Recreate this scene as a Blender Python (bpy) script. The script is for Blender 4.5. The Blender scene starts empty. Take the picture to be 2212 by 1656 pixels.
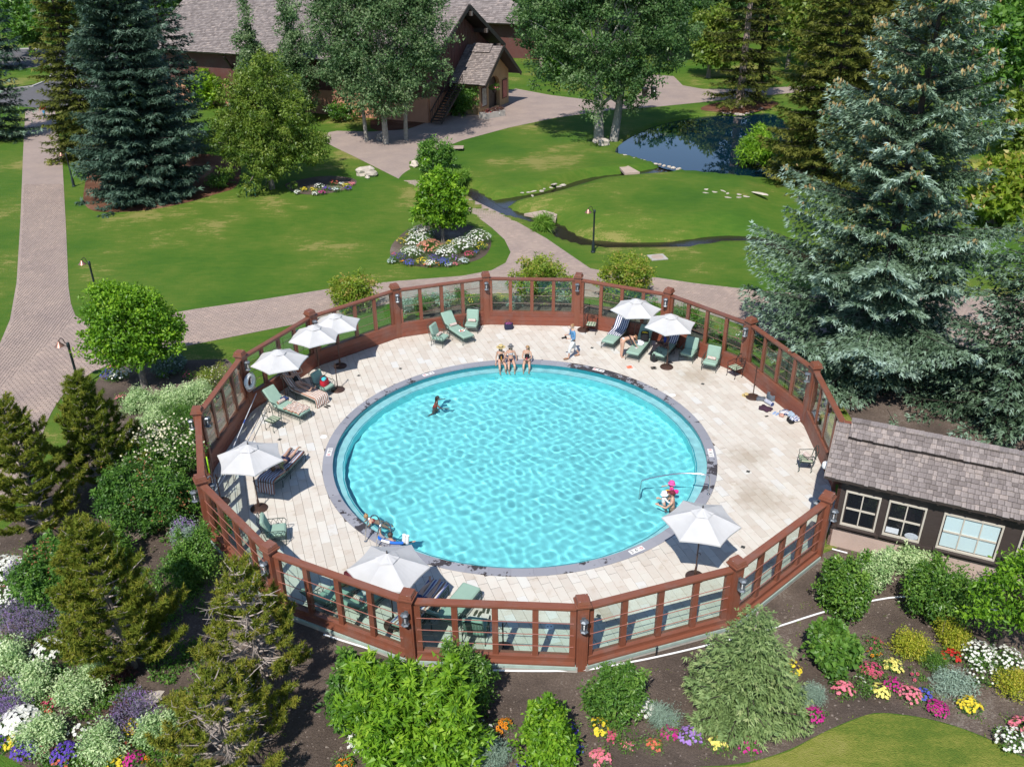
import bpy, bmesh, math, random
import numpy as np
from mathutils import Vector, Matrix
from mathutils.geometry import tessellate_polygon
S = bpy.context.scene
COL = S.collection
R = math.radians
PI = math.pi
# ------------------------------------------------------------------ camera
F, PITCH, ROLL, CH = 1886.85, 0.494394, 0.0105044, 18.257
W2, H2 = 1106.0, 828.0
cam = bpy.data.cameras.new('camera'); camo = bpy.data.objects.new('camera', cam); COL.objects.link(camo)
cam.sensor_width = 36.0; cam.lens = 36.0 * F / 2212.0; cam.clip_start = .5; cam.clip_end = 2500
_c, _s, _cr, _sr = math.cos(PITCH), math.sin(PITCH), math.cos(ROLL), math.sin(ROLL)
_r = Vector((1, 0, 0)); _u = Vector((0, _s, _c)); _f = Vector((0, _c, -_s))
_r2 = _r * _cr - _u * _sr; _u2 = _r * _sr + _u * _cr
camo.matrix_world = Matrix(((_r2.x, _u2.x, -_f.x, 0), (_r2.y, _u2.y, -_f.y, 0), (_r2.z, _u2.z, -_f.z, CH), (0, 0, 0, 1)))
S.camera = camo
# ------------------------------------------------------------------ light
SUN_EL, SUN_AZ = R(52), math.atan2(-.30, -.95)      # towards the sun: behind the camera, a little left
sun_dir = Vector((math.sin(SUN_AZ) * math.cos(SUN_EL), math.cos(SUN_AZ) * math.cos(SUN_EL), math.sin(SUN_EL)))
w = bpy.data.worlds.new('World'); S.world = w; w.use_nodes = True
_nt = w.node_tree; _sky = _nt.nodes.new('ShaderNodeTexSky'); _sky.sky_type = 'NISHITA'; _sky.sun_disc = False
_sky.sun_elevation = SUN_EL; _sky.sun_rotation = SUN_AZ; _sky.altitude = 1700; _sky.air_density = 1.0; _sky.dust_density = .6
_nt.links.new(_sky.outputs[0], _nt.nodes['Background'].inputs[0]); _nt.nodes['Background'].inputs[1].default_value = .125
sun = bpy.data.lights.new('sun', 'SUN'); sun.energy = 4.2; sun.angle = R(.5); sun.color = (1, .955, .89)
suno = bpy.data.objects.new('sun', sun); COL.objects.link(suno); suno.rotation_euler = sun_dir.to_track_quat('Z', 'Y').to_euler()
sun.cycles.is_caustics_light = True
S.view_settings.view_transform = 'Standard'; S.view_settings.look = 'None'; S.view_settings.exposure = .46; S.view_settings.gamma = 1
S.cycles.max_bounces = 8; S.cycles.transparent_max_bounces = 16; S.cycles.caustics_reflective = False; S.cycles.caustics_refractive = True; S.cycles.blur_glossy = .5
S.cycles.diffuse_bounces = 3; S.cycles.glossy_bounces = 3; S.cycles.transmission_bounces = 4; S.cycles.use_denoising = True
S.cycles.use_adaptive_sampling = True; S.cycles.adaptive_threshold = .02

ZG = 0.32                                             # ground outside the sunken pool deck (deck = 0)
CX, CY, RF, PH = .2605, 28.68, 11.67, 1.69966        # centre and radius of the fence ring

def G(px, py, z=ZG):
    u2 = (px - W2) / F; v2 = -(py - H2) / F
    u = u2 * _cr + v2 * _sr; v = -u2 * _sr + v2 * _cr
    dx, dy, dz = u, _c + v * _s, -_s + v * _c
    t = (z - CH) / dz
    return Vector((dx * t, dy * t, z))
def proj(p):
    Z = p[2] - CH; d = p[1] * _c - Z * _s; v = p[1] * _s + Z * _c
    return W2 + F * (p[0] * _cr - v * _sr) / d, H2 - F * (p[0] * _sr + v * _cr) / d
def hgt(base, topy):                                 # height of a vertical thing whose tip shows at topy
    lo, hi = 0., 60.
    for _ in range(40):
        m = (lo + hi) / 2
        Z = base[2] + m
        if Z > CH - .5 or proj((base[0], base[1], Z))[1] < topy: hi = m
        else: lo = m
    return lo
def pxm(p):                                          # photo pixels per metre at a point
    return F / (p[1] * _c - (p[2] - CH) * _s)

# ------------------------------------------------------------------ materials
MATS = {}
def srgb(h):
    h = h.lstrip('#'); v = [int(h[i:i + 2], 16) / 255 for i in (0, 2, 4)]
    return tuple((x / 12.92 if x <= .04045 else ((x + .055) / 1.055) ** 2.4) for x in v) + (1,)
def newmat(name):
    m = bpy.data.materials.new(name); m.use_nodes = True
    return m, m.node_tree, m.node_tree.nodes['Principled BSDF']
def N(nt, t, **k):
    n = nt.nodes.new(t)
    for a, b in k.items():
        if a in n.inputs: n.inputs[a].default_value = b
        else: setattr(n, a, b)
    return n
def ramp(nt, stops, fac=None):
    r = nt.nodes.new('ShaderNodeValToRGB'); e = r.color_ramp.elements
    while len(e) < len(stops): e.new(.5)
    for i, (p, c) in enumerate(stops):
        e[i].position = p; e[i].color = c if len(c) == 4 else tuple(c) + (1,)
    if fac is not None: nt.links.new(fac, r.inputs[0])
    return r
def C3(r, g, b): return (r, g, b, 1)
def mul(c, k): return (c[0] * k, c[1] * k, c[2] * k, 1)
def coords(nt, world=False):
    if world: return nt.nodes.new('ShaderNodeNewGeometry').outputs['Position']
    return nt.nodes.new('ShaderNodeTexCoord').outputs['Object']
def simple(name, c, rough=.6, metal=0, var=.12, scale=6, bump=0, bscale=40, spec=.4, world=False):
    """plain surface with slight tonal noise and fine relief"""
    if name in MATS: return MATS[name]
    m, nt, b = newmat(name); L = nt.links.new
    co = coords(nt, world)
    n = N(nt, 'ShaderNodeTexNoise', Scale=scale, Detail=4.0); L(co, n.inputs['Vector'])
    oi = nt.nodes.new('ShaderNodeObjectInfo')
    mx = N(nt, 'ShaderNodeMath', operation='MULTIPLY_ADD'); mx.inputs[1].default_value = .35; L(oi.outputs['Random'], mx.inputs[0]); L(n.outputs[0], mx.inputs[2])
    r = ramp(nt, [(.25, mul(c, 1 - var)), (1.0, mul(c, 1 + var))], mx.outputs[0]); L(r.outputs[0], b.inputs['Base Color'])
    b.inputs['Roughness'].default_value = rough; b.inputs['Metallic'].default_value = metal; b.inputs['Specular IOR Level'].default_value = spec
    if bump:
        n2 = N(nt, 'ShaderNodeTexNoise', Scale=bscale, Detail=3.0); L(co, n2.inputs['Vector'])
        bp = N(nt, 'ShaderNodeBump', Strength=bump, Distance=.02); L(n2.outputs[0], bp.inputs['Height']); L(bp.outputs[0], b.inputs['Normal'])
    MATS[name] = m; return m
def leafmat(name, stops, rough=.5, trans=.3, spec=.35):
    """foliage: colour picked per leaf by the tint attribute, part of the light passes through"""
    if name in MATS: return MATS[name]
    m, nt, b = newmat(name); L = nt.links.new
    at = N(nt, 'ShaderNodeAttribute', attribute_name='tint')
    oi = nt.nodes.new('ShaderNodeObjectInfo')
    ma = N(nt, 'ShaderNodeMath', operation='MULTIPLY_ADD'); ma.inputs[1].default_value = .12; L(oi.outputs['Random'], ma.inputs[0]); L(at.outputs['Fac'], ma.inputs[2])
    n_ = len(stops); r = ramp(nt, [((i + .0) / max(1, n_ - 1), c) for i, c in enumerate(stops)], ma.outputs[0])
    L(r.outputs[0], b.inputs['Base Color']); b.inputs['Roughness'].default_value = rough; b.inputs['Specular IOR Level'].default_value = spec
    if trans:
        t = nt.nodes.new('ShaderNodeBsdfTranslucent'); hs = N(nt, 'ShaderNodeHueSaturation', Saturation=1.1, Value=1.5); L(r.outputs[0], hs.inputs['Color']); L(hs.outputs[0], t.inputs[0])
        ms = N(nt, 'ShaderNodeMixShader'); ms.inputs[0].default_value = trans; L(b.outputs[0], ms.inputs[1]); L(t.outputs[0], ms.inputs[2])
        L(ms.outputs[0], nt.nodes['Material Output'].inputs['Surface'])
    MATS[name] = m; return m
def woodmat(name, c, rough=.45, var=.25, stretch=(1, 1, 12)):
    if name in MATS: return MATS[name]
    m, nt, b = newmat(name); L = nt.links.new
    co = coords(nt); mp = N(nt, 'ShaderNodeMapping'); mp.inputs['Scale'].default_value = tuple(14 / s for s in stretch); L(co, mp.inputs[0])
    n = N(nt, 'ShaderNodeTexNoise', Scale=2.2, Detail=6.0, Roughness=.65); L(mp.outputs[0], n.inputs['Vector'])
    oi = nt.nodes.new('ShaderNodeObjectInfo'); ma = N(nt, 'ShaderNodeMath', operation='MULTIPLY_ADD'); ma.inputs[1].default_value = .25
    L(oi.outputs['Random'], ma.inputs[0]); L(n.outputs[0], ma.inputs[2])
    r = ramp(nt, [(.3, mul(c, 1 - var)), (.62, c), (.95, mul(c, 1 + var))], ma.outputs[0])
    nw = N(nt, 'ShaderNodeTexNoise', Scale=1.3, Detail=7.0, Roughness=.7); L(coords(nt, True), nw.inputs['Vector']); rw = ramp(nt, [(.48, C3(0, 0, 0)), (.78, C3(.5, .5, .5))], nw.outputs[0])
    mw_ = N(nt, 'ShaderNodeMix', data_type='RGBA'); L(rw.outputs[0], mw_.inputs[0]); L(r.outputs[0], mw_.inputs[6]); g_ = (c[0] + c[1] + c[2]) / 3; mw_.inputs[7].default_value = C3(g_ * 1.9, g_ * 1.55, g_ * 1.4); L(mw_.outputs[2], b.inputs['Base Color'])
    b.inputs['Roughness'].default_value = rough
    bp = N(nt, 'ShaderNodeBump', Strength=.35, Distance=.01); L(n.outputs[0], bp.inputs['Height']); L(bp.outputs[0], b.inputs['Normal'])
    MATS[name] = m; return m
def stripemat(name, cols, per, axis='X', rough=.85, coord='UV'):
    """woven cloth with stripes that run across one axis of the piece"""
    if name in MATS: return MATS[name]
    m, nt, b = newmat(name); L = nt.links.new
    if coord == 'UV': co = nt.nodes.new('ShaderNodeTexCoord').outputs['UV']
    else: co = coords(nt)
    sp = nt.nodes.new('ShaderNodeSeparateXYZ'); L(co, sp.inputs[0])
    d = N(nt, 'ShaderNodeMath', operation='DIVIDE'); d.inputs[1].default_value = per; L(sp.outputs[axis], d.inputs[0])
    fr = N(nt, 'ShaderNodeMath', operation='FRACT'); L(d.outputs[0], fr.inputs[0])
    r = nt.nodes.new('ShaderNodeValToRGB'); r.color_ramp.interpolation = 'CONSTANT'; e = r.color_ramp.elements
    while len(e) < len(cols): e.new(.5)
    for i, (p, c) in enumerate(cols): e[i].position = p; e[i].color = c
    L(fr.outputs[0], r.inputs[0]); L(r.outputs[0], b.inputs['Base Color']); b.inputs['Roughness'].default_value = rough; b.inputs['Specular IOR Level'].default_value = .1
    MATS[name] = m; return m

# ------------------------------------------------------------------ mesh collector
class MB:
    def __init__(s): s.v = []; s.f = []; s.m = []; s.uv = None; s.mi = 0; s.M = None
    def add(s, vs, fs):
        o = len(s.v)
        if s.M is not None: vs = [tuple(s.M @ Vector(v)) for v in vs]
        s.v += [tuple(v) for v in vs]; s.f += [tuple(i + o for i in f) for f in fs]; s.m += [s.mi] * len(fs); return s
    def box(s, c, d, rz=0, rx=0, ry=0, taper=1):
        hx, hy, hz = d[0] / 2, d[1] / 2, d[2] / 2
        vs = [Vector((x * hx * (taper if z > 0 else 1), y * hy * (taper if z > 0 else 1), z * hz)) for z in (-1, 1) for x, y in ((-1, -1), (1, -1), (1, 1), (-1, 1))]
        if rz or rx or ry:
            M = Matrix.Rotation(rz, 3, 'Z') @ Matrix.Rotation(ry, 3, 'Y') @ Matrix.Rotation(rx, 3, 'X'); vs = [M @ v for v in vs]
        vs = [v + Vector(c) for v in vs]
        return s.add(vs, [(0, 3, 2, 1), (4, 5, 6, 7), (0, 1, 5, 4), (1, 2, 6, 5), (2, 3, 7, 6), (3, 0, 4, 7)])
    def bar(s, a, b, w, t, up=(0, 0, 1)):            # square bar between two points
        a, b = Vector(a), Vector(b); d = (b - a).normalized(); u = Vector(up)
        x = d.cross(u)
        if x.length < 1e-4: x = d.cross(Vector((0, 1, 0)))
        x.normalize(); y = x.cross(d)
        vs = [p + x * sx * w / 2 + y * sy * t / 2 for p in (a, b) for sx, sy in ((-1, -1), (1, -1), (1, 1), (-1, 1))]
        return s.add(vs, [(0, 3, 2, 1), (4, 5, 6, 7), (0, 1, 5, 4), (1, 2, 6, 5), (2, 3, 7, 6), (3, 0, 4, 7)])
    def tube(s, pts, r, n=6, closed=False):
        pts = [Vector(p) for p in pts]; k = len(pts); rr = r if isinstance(r, (list, tuple)) else [r] * k
        vs = []; fs = []; px = None
        for i, p in enumerate(pts):
            d = (pts[(i + 1) % k] - pts[i - 1]) if closed else (pts[min(i + 1, k - 1)] - pts[max(i - 1, 0)])
            d = d.normalized() if d.length > 1e-9 else Vector((0, 0, 1))
            if px is None:
                x = d.cross(Vector((0, 0, 1)))
                if x.length < .05: x = d.cross(Vector((0, 1, 0)))
            else: x = px - d * px.dot(d)
            x.normalize(); y = d.cross(x); px = x
            vs += [p + (x * math.cos(t) + y * math.sin(t)) * rr[i] for t in [2 * PI * j / n for j in range(n)]]
        for i in range(k if closed else k - 1):
            a, b = i * n, ((i + 1) % k) * n
            for j in range(n): fs.append((a + j, a + (j + 1) % n, b + (j + 1) % n, b + j))
        if not closed: fs += [tuple(range(n))[::-1], tuple(range((k - 1) * n, k * n))]
        return s.add(vs, fs)
    def lathe(s, prof, c=(0, 0, 0), n=16, axis=None):
        c = Vector(c); vs = []; fs = []; Q = None
        if axis is not None: Q = Vector((0, 0, 1)).rotation_difference(Vector(axis).normalized())
        for r, z in prof:
            for j in range(n):
                p = Vector((r * math.cos(2 * PI * j / n), r * math.sin(2 * PI * j / n), z))
                vs.append((Q @ p if Q else p) + c)
        for i in range(len(prof) - 1):
            for j in range(n): fs.append((i * n + j, i * n + (j + 1) % n, (i + 1) * n + (j + 1) % n, (i + 1) * n + j))
        fs.append(tuple(range(n))[::-1]); fs.append(tuple(range((len(prof) - 1) * n, len(prof) * n)))
        return s.add(vs, fs)
    def ell(s, c, r, n=10, m=6, Mx=None):
        vs = []; fs = []; c = Vector(c)
        for i in range(m + 1):
            a = -PI / 2 + PI * i / m
            for j in range(n):
                t = 2 * PI * j / n; p = Vector((r[0] * math.cos(a) * math.cos(t), r[1] * math.cos(a) * math.sin(t), r[2] * math.sin(a)))
                if Mx is not None: p = Mx @ p
                vs.append(p + c)
        for i in range(m):
            for j in range(n): fs.append((i * n + j, i * n + (j + 1) % n, (i + 1) * n + (j + 1) % n, (i + 1) * n + j))
        return s.add(vs, fs)
    def prism(s, poly, z0, z1):
        n = len(poly); vs = [(p[0], p[1], z0) for p in poly] + [(p[0], p[1], z1) for p in poly]
        fs = [tuple(range(n))[::-1], tuple(range(n, 2 * n))] + [(i, (i + 1) % n, n + (i + 1) % n, n + i) for i in range(n)]
        return s.add(vs, fs)
    def rbox(s, c, d, r=.03, rz=0, Mx=None):         # box with rounded vertical corners and softened top and bottom
        n = 3; out = []
        for (sx, sy, a0) in ((1, 1, 0), (-1, 1, PI / 2), (-1, -1, PI), (1, -1, 1.5 * PI)):
            for k in range(n + 1):
                a = a0 + PI / 2 * k / n; out.append((sx, sy, math.cos(a), math.sin(a)))
        rings = [(-d[2] / 2, r * .6), (-d[2] / 2 + r * .7, 0), (d[2] / 2 - r * .7, 0), (d[2] / 2, r * .8)]
        M = Matrix.Rotation(rz, 3, 'Z'); vs = []; fs = []; m = len(out)
        for z, ins in rings:
            for sx, sy, ca, sa in out:
                p = Vector((sx * (d[0] / 2 - r) + (r - ins) * ca, sy * (d[1] / 2 - r) + (r - ins) * sa, z)); p = M @ p
                if Mx is not None: p = Mx @ p
                vs.append(p + Vector(c))
        for i in range(3):
            for j in range(m): fs.append((i * m + j, i * m + (j + 1) % m, (i + 1) * m + (j + 1) % m, (i + 1) * m + j))
        fs.append(tuple(range(m))[::-1]); fs.append(tuple(range(3 * m, 4 * m)))
        return s.add(vs, fs)
    def mesh(s, name, mats, smooth=False):
        me = bpy.data.meshes.new(name); me.from_pydata(s.v, [], s.f)
        for m in (mats if isinstance(mats, (list, tuple)) else [mats]): me.materials.append(m)
        if len(me.materials) > 1: me.polygons.foreach_set('material_index', s.m)
        me.polygons.foreach_set('use_smooth', [False] * len(s.f))
        if smooth:
            me.polygons.foreach_set('use_smooth', [True] * len(s.f)); me.set_sharp_from_angle(angle=R(smooth if smooth is not True else 40))
        return me
    def build(s, name, mats, parent=None, smooth=False, loc=None, rz=0, kind=None, label=None):
        return link(name, s.mesh(name, mats, smooth), parent, loc, rz, kind, label)
def link(name, me, parent=None, loc=None, rz=0, kind=None, label=None):
    o = bpy.data.objects.new(name, me); COL.objects.link(o)
    if parent is not None: o.parent = parent
    if loc is not None: o.location = loc
    if rz: o.rotation_euler = (0, 0, rz)
    if kind: o['kind'] = kind
    if label: o['label'] = label
    return o
def thing(name, label, cat, loc=(0, 0, 0), rz=0, group=None, sc=1):
    o = bpy.data.objects.new(name, None); COL.objects.link(o); o.empty_display_size = .2
    o.location = loc; o.rotation_euler = (0, 0, rz); o['label'] = label; o['category'] = cat
    if sc != 1: o.scale = (sc,) * 3
    if group: o['group'] = group
    return o
def tag(o, label, cat, group=None):
    o['label'] = label; o['category'] = cat
    if group: o['group'] = group
    return o
KIDS = {}
def copy_tree(o, loc=None, rz=None, label=None, group=None, sc=None, parent=None):
    c = o.copy(); COL.objects.link(c); c.parent = parent
    if loc is not None: c.location = loc
    if rz is not None: c.rotation_euler = (0, 0, rz)
    if sc is not None: c.scale = (sc,) * 3 if not isinstance(sc, (tuple, list)) else sc
    if label: c['label'] = label
    if group: c['group'] = group
    for ch in CH_OF(o): copy_tree(ch, parent=c)
    return c
def CH_OF(o): return list(o.children)
def inpoly(x, y, P):
    x = np.asarray(x); y = np.asarray(y); r = np.zeros(x.shape, bool); n = len(P)
    for i in range(n):
        x1, y1 = P[i][0], P[i][1]; x2, y2 = P[(i + 1) % n][0], P[(i + 1) % n][1]
        if y1 == y2: continue
        c = ((y1 > y) != (y2 > y)) & (x < (x2 - x1) * (y - y1) / (y2 - y1) + x1); r ^= c
    return r
def smoothpoly(P, it=2):                             # corner cutting
    P = [Vector((p[0], p[1])) for p in P]
    for _ in range(it):
        Q = []
        for i in range(len(P)):
            a, b = P[i], P[(i + 1) % len(P)]; Q += [a * .75 + b * .25, a * .25 + b * .75]
        P = Q
    return P
def smoothline(P, it=2):
    P = [Vector(p) for p in P]
    for _ in range(it):
        Q = [P[0]]
        for i in range(len(P) - 1): Q += [P[i] * .75 + P[i + 1] * .25, P[i] * .25 + P[i + 1] * .75]
        P = Q + [P[-1]]
    return P
def sheet(name, P, z, mat, kind='structure', thick=0):
    tri = tessellate_polygon([[Vector((p[0], p[1], 0)) for p in P]])
    b = MB(); n = len(P); vs = [(p[0], p[1], z) for p in P]
    area = sum(P[i][0] * P[(i + 1) % n][1] - P[(i + 1) % n][0] * P[i][1] for i in range(n))
    fs = []
    for t in tri:
        a = Vector(P[t[0]][:2]); q = Vector(P[t[1]][:2]); c = Vector(P[t[2]][:2])
        cr = (q.x - a.x) * (c.y - a.y) - (q.y - a.y) * (c.x - a.x); fs.append(tuple(t) if cr > 0 else tuple(t)[::-1])
    b.add(vs, fs)
    if thick: b.add(vs + [(p[0], p[1], z - thick) for p in P], [(i, i + n, (i + 1) % n + n, (i + 1) % n) if area < 0 else ((i + 1) % n, (i + 1) % n + n, i + n, i) for i in range(n)])
    return b.build(name, mat, kind=kind)
# ---- big numpy meshes
def npmesh(name, V, Fq, mats, tint=None, mi=None, smooth=False):
    me = bpy.data.meshes.new(name); V = np.ascontiguousarray(V, np.float32); Fq = np.ascontiguousarray(Fq, np.int32); k = Fq.shape[1]
    me.vertices.add(len(V)); me.vertices.foreach_set('co', V.ravel())
    me.loops.add(Fq.size); me.loops.foreach_set('vertex_index', Fq.ravel())
    me.polygons.add(len(Fq)); me.polygons.foreach_set('loop_start', np.arange(0, Fq.size, k, dtype=np.int32)); me.polygons.foreach_set('loop_total', np.full(len(Fq), k, np.int32))
    for m in (mats if isinstance(mats, (list, tuple)) else [mats]): me.materials.append(m)
    if mi is not None: me.polygons.foreach_set('material_index', np.ascontiguousarray(mi, np.int32))
    me.polygons.foreach_set('use_smooth', np.full(len(Fq), bool(smooth)))
    me.update(calc_edges=True)
    if tint is not None:
        at = me.attributes.new('tint', 'FLOAT', 'FACE'); at.data.foreach_set('value', np.ascontiguousarray(tint, np.float32))
    return me
def unit(a): return a / np.maximum(np.linalg.norm(a, axis=1, keepdims=True), 1e-9)
def kites(P, D, Nn, L, Wd, fold=.25):
    """leaf quads: root P, direction D, face normal Nn, length L, width Wd, slightly folded"""
    D = unit(D); X = unit(np.cross(D, Nn)); Nn = np.cross(X, D)
    L = np.broadcast_to(np.asarray(L, float), (len(P),))[:, None]; Wd = np.broadcast_to(np.asarray(Wd, float), (len(P),))[:, None]
    a = P; b = P + D * L * .45 + X * Wd * .5 + Nn * Wd * fold * .5; c = P + D * L - Nn * L * .08; d = P + D * L * .45 - X * Wd * .5 + Nn * Wd * fold * .5
    V = np.stack([a, b, c, d], 1).reshape(-1, 3); Fq = np.arange(len(P) * 4).reshape(-1, 4)
    return V, Fq
def tris3(P, D, Nn, L, Wd):
    """pointed three-cornered leaf, widest near its root"""
    D = unit(D); X = unit(np.cross(D, Nn)); L = np.broadcast_to(np.asarray(L, float), (len(P),))[:, None]; Wd = np.broadcast_to(np.asarray(Wd, float), (len(P),))[:, None]
    V = np.stack([P + X * Wd * .5 + D * L * .12, P + D * L, P - X * Wd * .5], 1).reshape(-1, 3); return V, np.arange(len(P) * 3).reshape(-1, 3)
def cat(parts):
    V = []; Q = []; T = []; M = []; o = 0
    for p in parts:
        V.append(p[0]); Q.append(p[1] + o); o += len(p[0]); T.append(p[2]); M.append(np.full(len(p[1]), p[3] if len(p) > 3 else 0))
    return np.concatenate(V), np.concatenate(Q), np.concatenate(T), np.concatenate(M)
def rand_dirs(rng, n, up=0):
    d = rng.normal(size=(n, 3)); d[:, 2] += up; return unit(d)
# ------------------------------------------------------------------ ground materials
def lawnmat(name='lawn_grass', stops=None):
    m, nt, b = newmat(name); L = nt.links.new; co = coords(nt, True)
    n1 = N(nt, 'ShaderNodeTexNoise', Scale=.11, Detail=5.0, Roughness=.6); L(co, n1.inputs['Vector'])
    mp = N(nt, 'ShaderNodeMapping'); mp.inputs['Scale'].default_value = (1.2, 3.5, 1); mp.inputs['Rotation'].default_value = (0, 0, .3); L(co, mp.inputs[0])
    n2 = N(nt, 'ShaderNodeTexNoise', Scale=.9, Detail=6.0, Roughness=.7); L(mp.outputs[0], n2.inputs['Vector'])
    n3 = N(nt, 'ShaderNodeTexNoise', Scale=14.0, Detail=3.0, Roughness=.8); L(co, n3.inputs['Vector'])
    a = N(nt, 'ShaderNodeMath', operation='MULTIPLY_ADD'); a.inputs[1].default_value = .42; L(n2.outputs[0], a.inputs[0]); L(n1.outputs[0], a.inputs[2])
    a2 = N(nt, 'ShaderNodeMath', operation='MULTIPLY_ADD'); a2.inputs[1].default_value = .36; L(n3.outputs[0], a2.inputs[0]); L(a.outputs[0], a2.inputs[2])
    r = ramp(nt, stops or [(.60, C3(.034, .098, .011)), (.82, C3(.060, .132, .013)), (1.0, C3(.110, .158, .022)), (1.0, C3(.22, .21, .06))], a2.outputs[0])
    L(r.outputs[0], b.inputs['Base Color']); b.inputs['Roughness'].default_value = .8; b.inputs['Specular IOR Level'].default_value = .15
    n4 = N(nt, 'ShaderNodeTexNoise', Scale=30.0, Detail=2.0); L(co, n4.inputs['Vector'])
    bp = N(nt, 'ShaderNodeBump', Strength=.8, Distance=.05); L(n4.outputs[0], bp.inputs['Height']); L(bp.outputs[0], b.inputs['Normal'])
    return m
LAWN = lawnmat(); LAWN2 = lawnmat('dry_lawn_grass', [(.58, C3(.05, .105, .016)), (.74, C3(.105, .148, .021)), (.85, C3(.18, .195, .035)), (1.0, C3(.26, .24, .07))])
def soilmat(name, stops, sc=3.):
    m, nt, b = newmat(name); L = nt.links.new; co = coords(nt, True)
    n1 = N(nt, 'ShaderNodeTexNoise', Scale=.35, Detail=6.0, Roughness=.65); L(co, n1.inputs['Vector'])
    n2 = N(nt, 'ShaderNodeTexNoise', Scale=sc * 5, Detail=6.0, Roughness=.8); L(co, n2.inputs['Vector'])
    a = N(nt, 'ShaderNodeMath', operation='MULTIPLY_ADD'); a.inputs[1].default_value = .7; L(n2.outputs[0], a.inputs[0]); L(n1.outputs[0], a.inputs[2])
    r = ramp(nt, stops, a.outputs[0]); L(r.outputs[0], b.inputs['Base Color']); b.inputs['Roughness'].default_value = .95; b.inputs['Specular IOR Level'].default_value = .1
    bp = N(nt, 'ShaderNodeBump', Strength=.9, Distance=.08); L(n2.outputs[0], bp.inputs['Height']); L(bp.outputs[0], b.inputs['Normal'])
    return m
SOIL = soilmat('garden_soil', [(.55, C3(.06, .046, .038)), (.8, C3(.115, .088, .072)), (.95, C3(.17, .13, .105)), (1.0, C3(.25, .21, .175))])
MULCH = soilmat('bark_mulch', [(.6, C3(.06, .028, .018)), (.9, C3(.16, .075, .045)), (1, C3(.25, .14, .09))])
def pathmat():
    m, nt, b = newmat('paver'); L = nt.links.new; co = coords(nt, True)
    g = nt.nodes.new('ShaderNodeNewGeometry'); oi = nt.nodes.new('ShaderNodeObjectInfo')
    s = N(nt, 'ShaderNodeMath', operation='ADD'); L(g.outputs['Random Per Island'], s.inputs[0]); L(oi.outputs['Random'], s.inputs[1])
    fr = N(nt, 'ShaderNodeMath', operation='FRACT'); L(s.outputs[0], fr.inputs[0])
    r = ramp(nt, [(0, C3(.295, .232, .20)), (.5, C3(.32, .252, .217)), (.9, C3(.34, .265, .228)), (1, C3(.385, .295, .25))], fr.outputs[0])
    n = N(nt, 'ShaderNodeTexNoise', Scale=.5, Detail=5.0, Roughness=.6); L(co, n.inputs['Vector'])
    r2 = ramp(nt, [(.3, C3(.87, .87, .89)), (.7, C3(1.08, 1.07, 1.04))], n.outputs[0])
    mx = N(nt, 'ShaderNodeMix', data_type='RGBA', blend_type='MULTIPLY'); mx.inputs[0].default_value = 1
    L(r.outputs[0], mx.inputs[6]); L(r2.outputs[0], mx.inputs[7]); L(mx.outputs[2], b.inputs['Base Color'])
    n3 = N(nt, 'ShaderNodeTexNoise', Scale=60.0); L(co, n3.inputs['Vector'])
    bp = N(nt, 'ShaderNodeBump', Strength=.3, Distance=.01); L(n3.outputs[0], bp.inputs['Height']); L(bp.outputs[0], b.inputs['Normal'])
    b.inputs['Roughness'].default_value = .8; b.inputs['Specular IOR Level'].default_value = .2; return m
PAVER = pathmat()
def pathbase():
    m, nt, b = newmat('path_bed'); L = nt.links.new; co = coords(nt, True)
    br = N(nt, 'ShaderNodeTexBrick', Scale=1.0); br.inputs['Brick Width'].default_value = .24; br.inputs['Row Height'].default_value = .15; br.inputs['Mortar Size'].default_value = .008
    br.inputs['Color1'].default_value = C3(.30, .235, .203); br.inputs['Color2'].default_value = C3(.335, .262, .226); br.inputs['Mortar'].default_value = C3(.24, .19, .163); L(co, br.inputs['Vector'])
    n = N(nt, 'ShaderNodeTexNoise', Scale=.5, Detail=5.0); L(co, n.inputs['Vector']); r2 = ramp(nt, [(.3, C3(.87, .87, .89)), (.7, C3(1.08, 1.07, 1.04))], n.outputs[0])
    mx = N(nt, 'ShaderNodeMix', data_type='RGBA', blend_type='MULTIPLY'); mx.inputs[0].default_value = 1; L(br.outputs[0], mx.inputs[6]); L(r2.outputs[0], mx.inputs[7]); L(mx.outputs[2], b.inputs['Base Color'])
    b.inputs['Roughness'].default_value = .85; return m
PBED = pathbase()
JOINT = simple('joint_sand', C3(.13, .105, .09), .95, var=.2, world=True)
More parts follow.
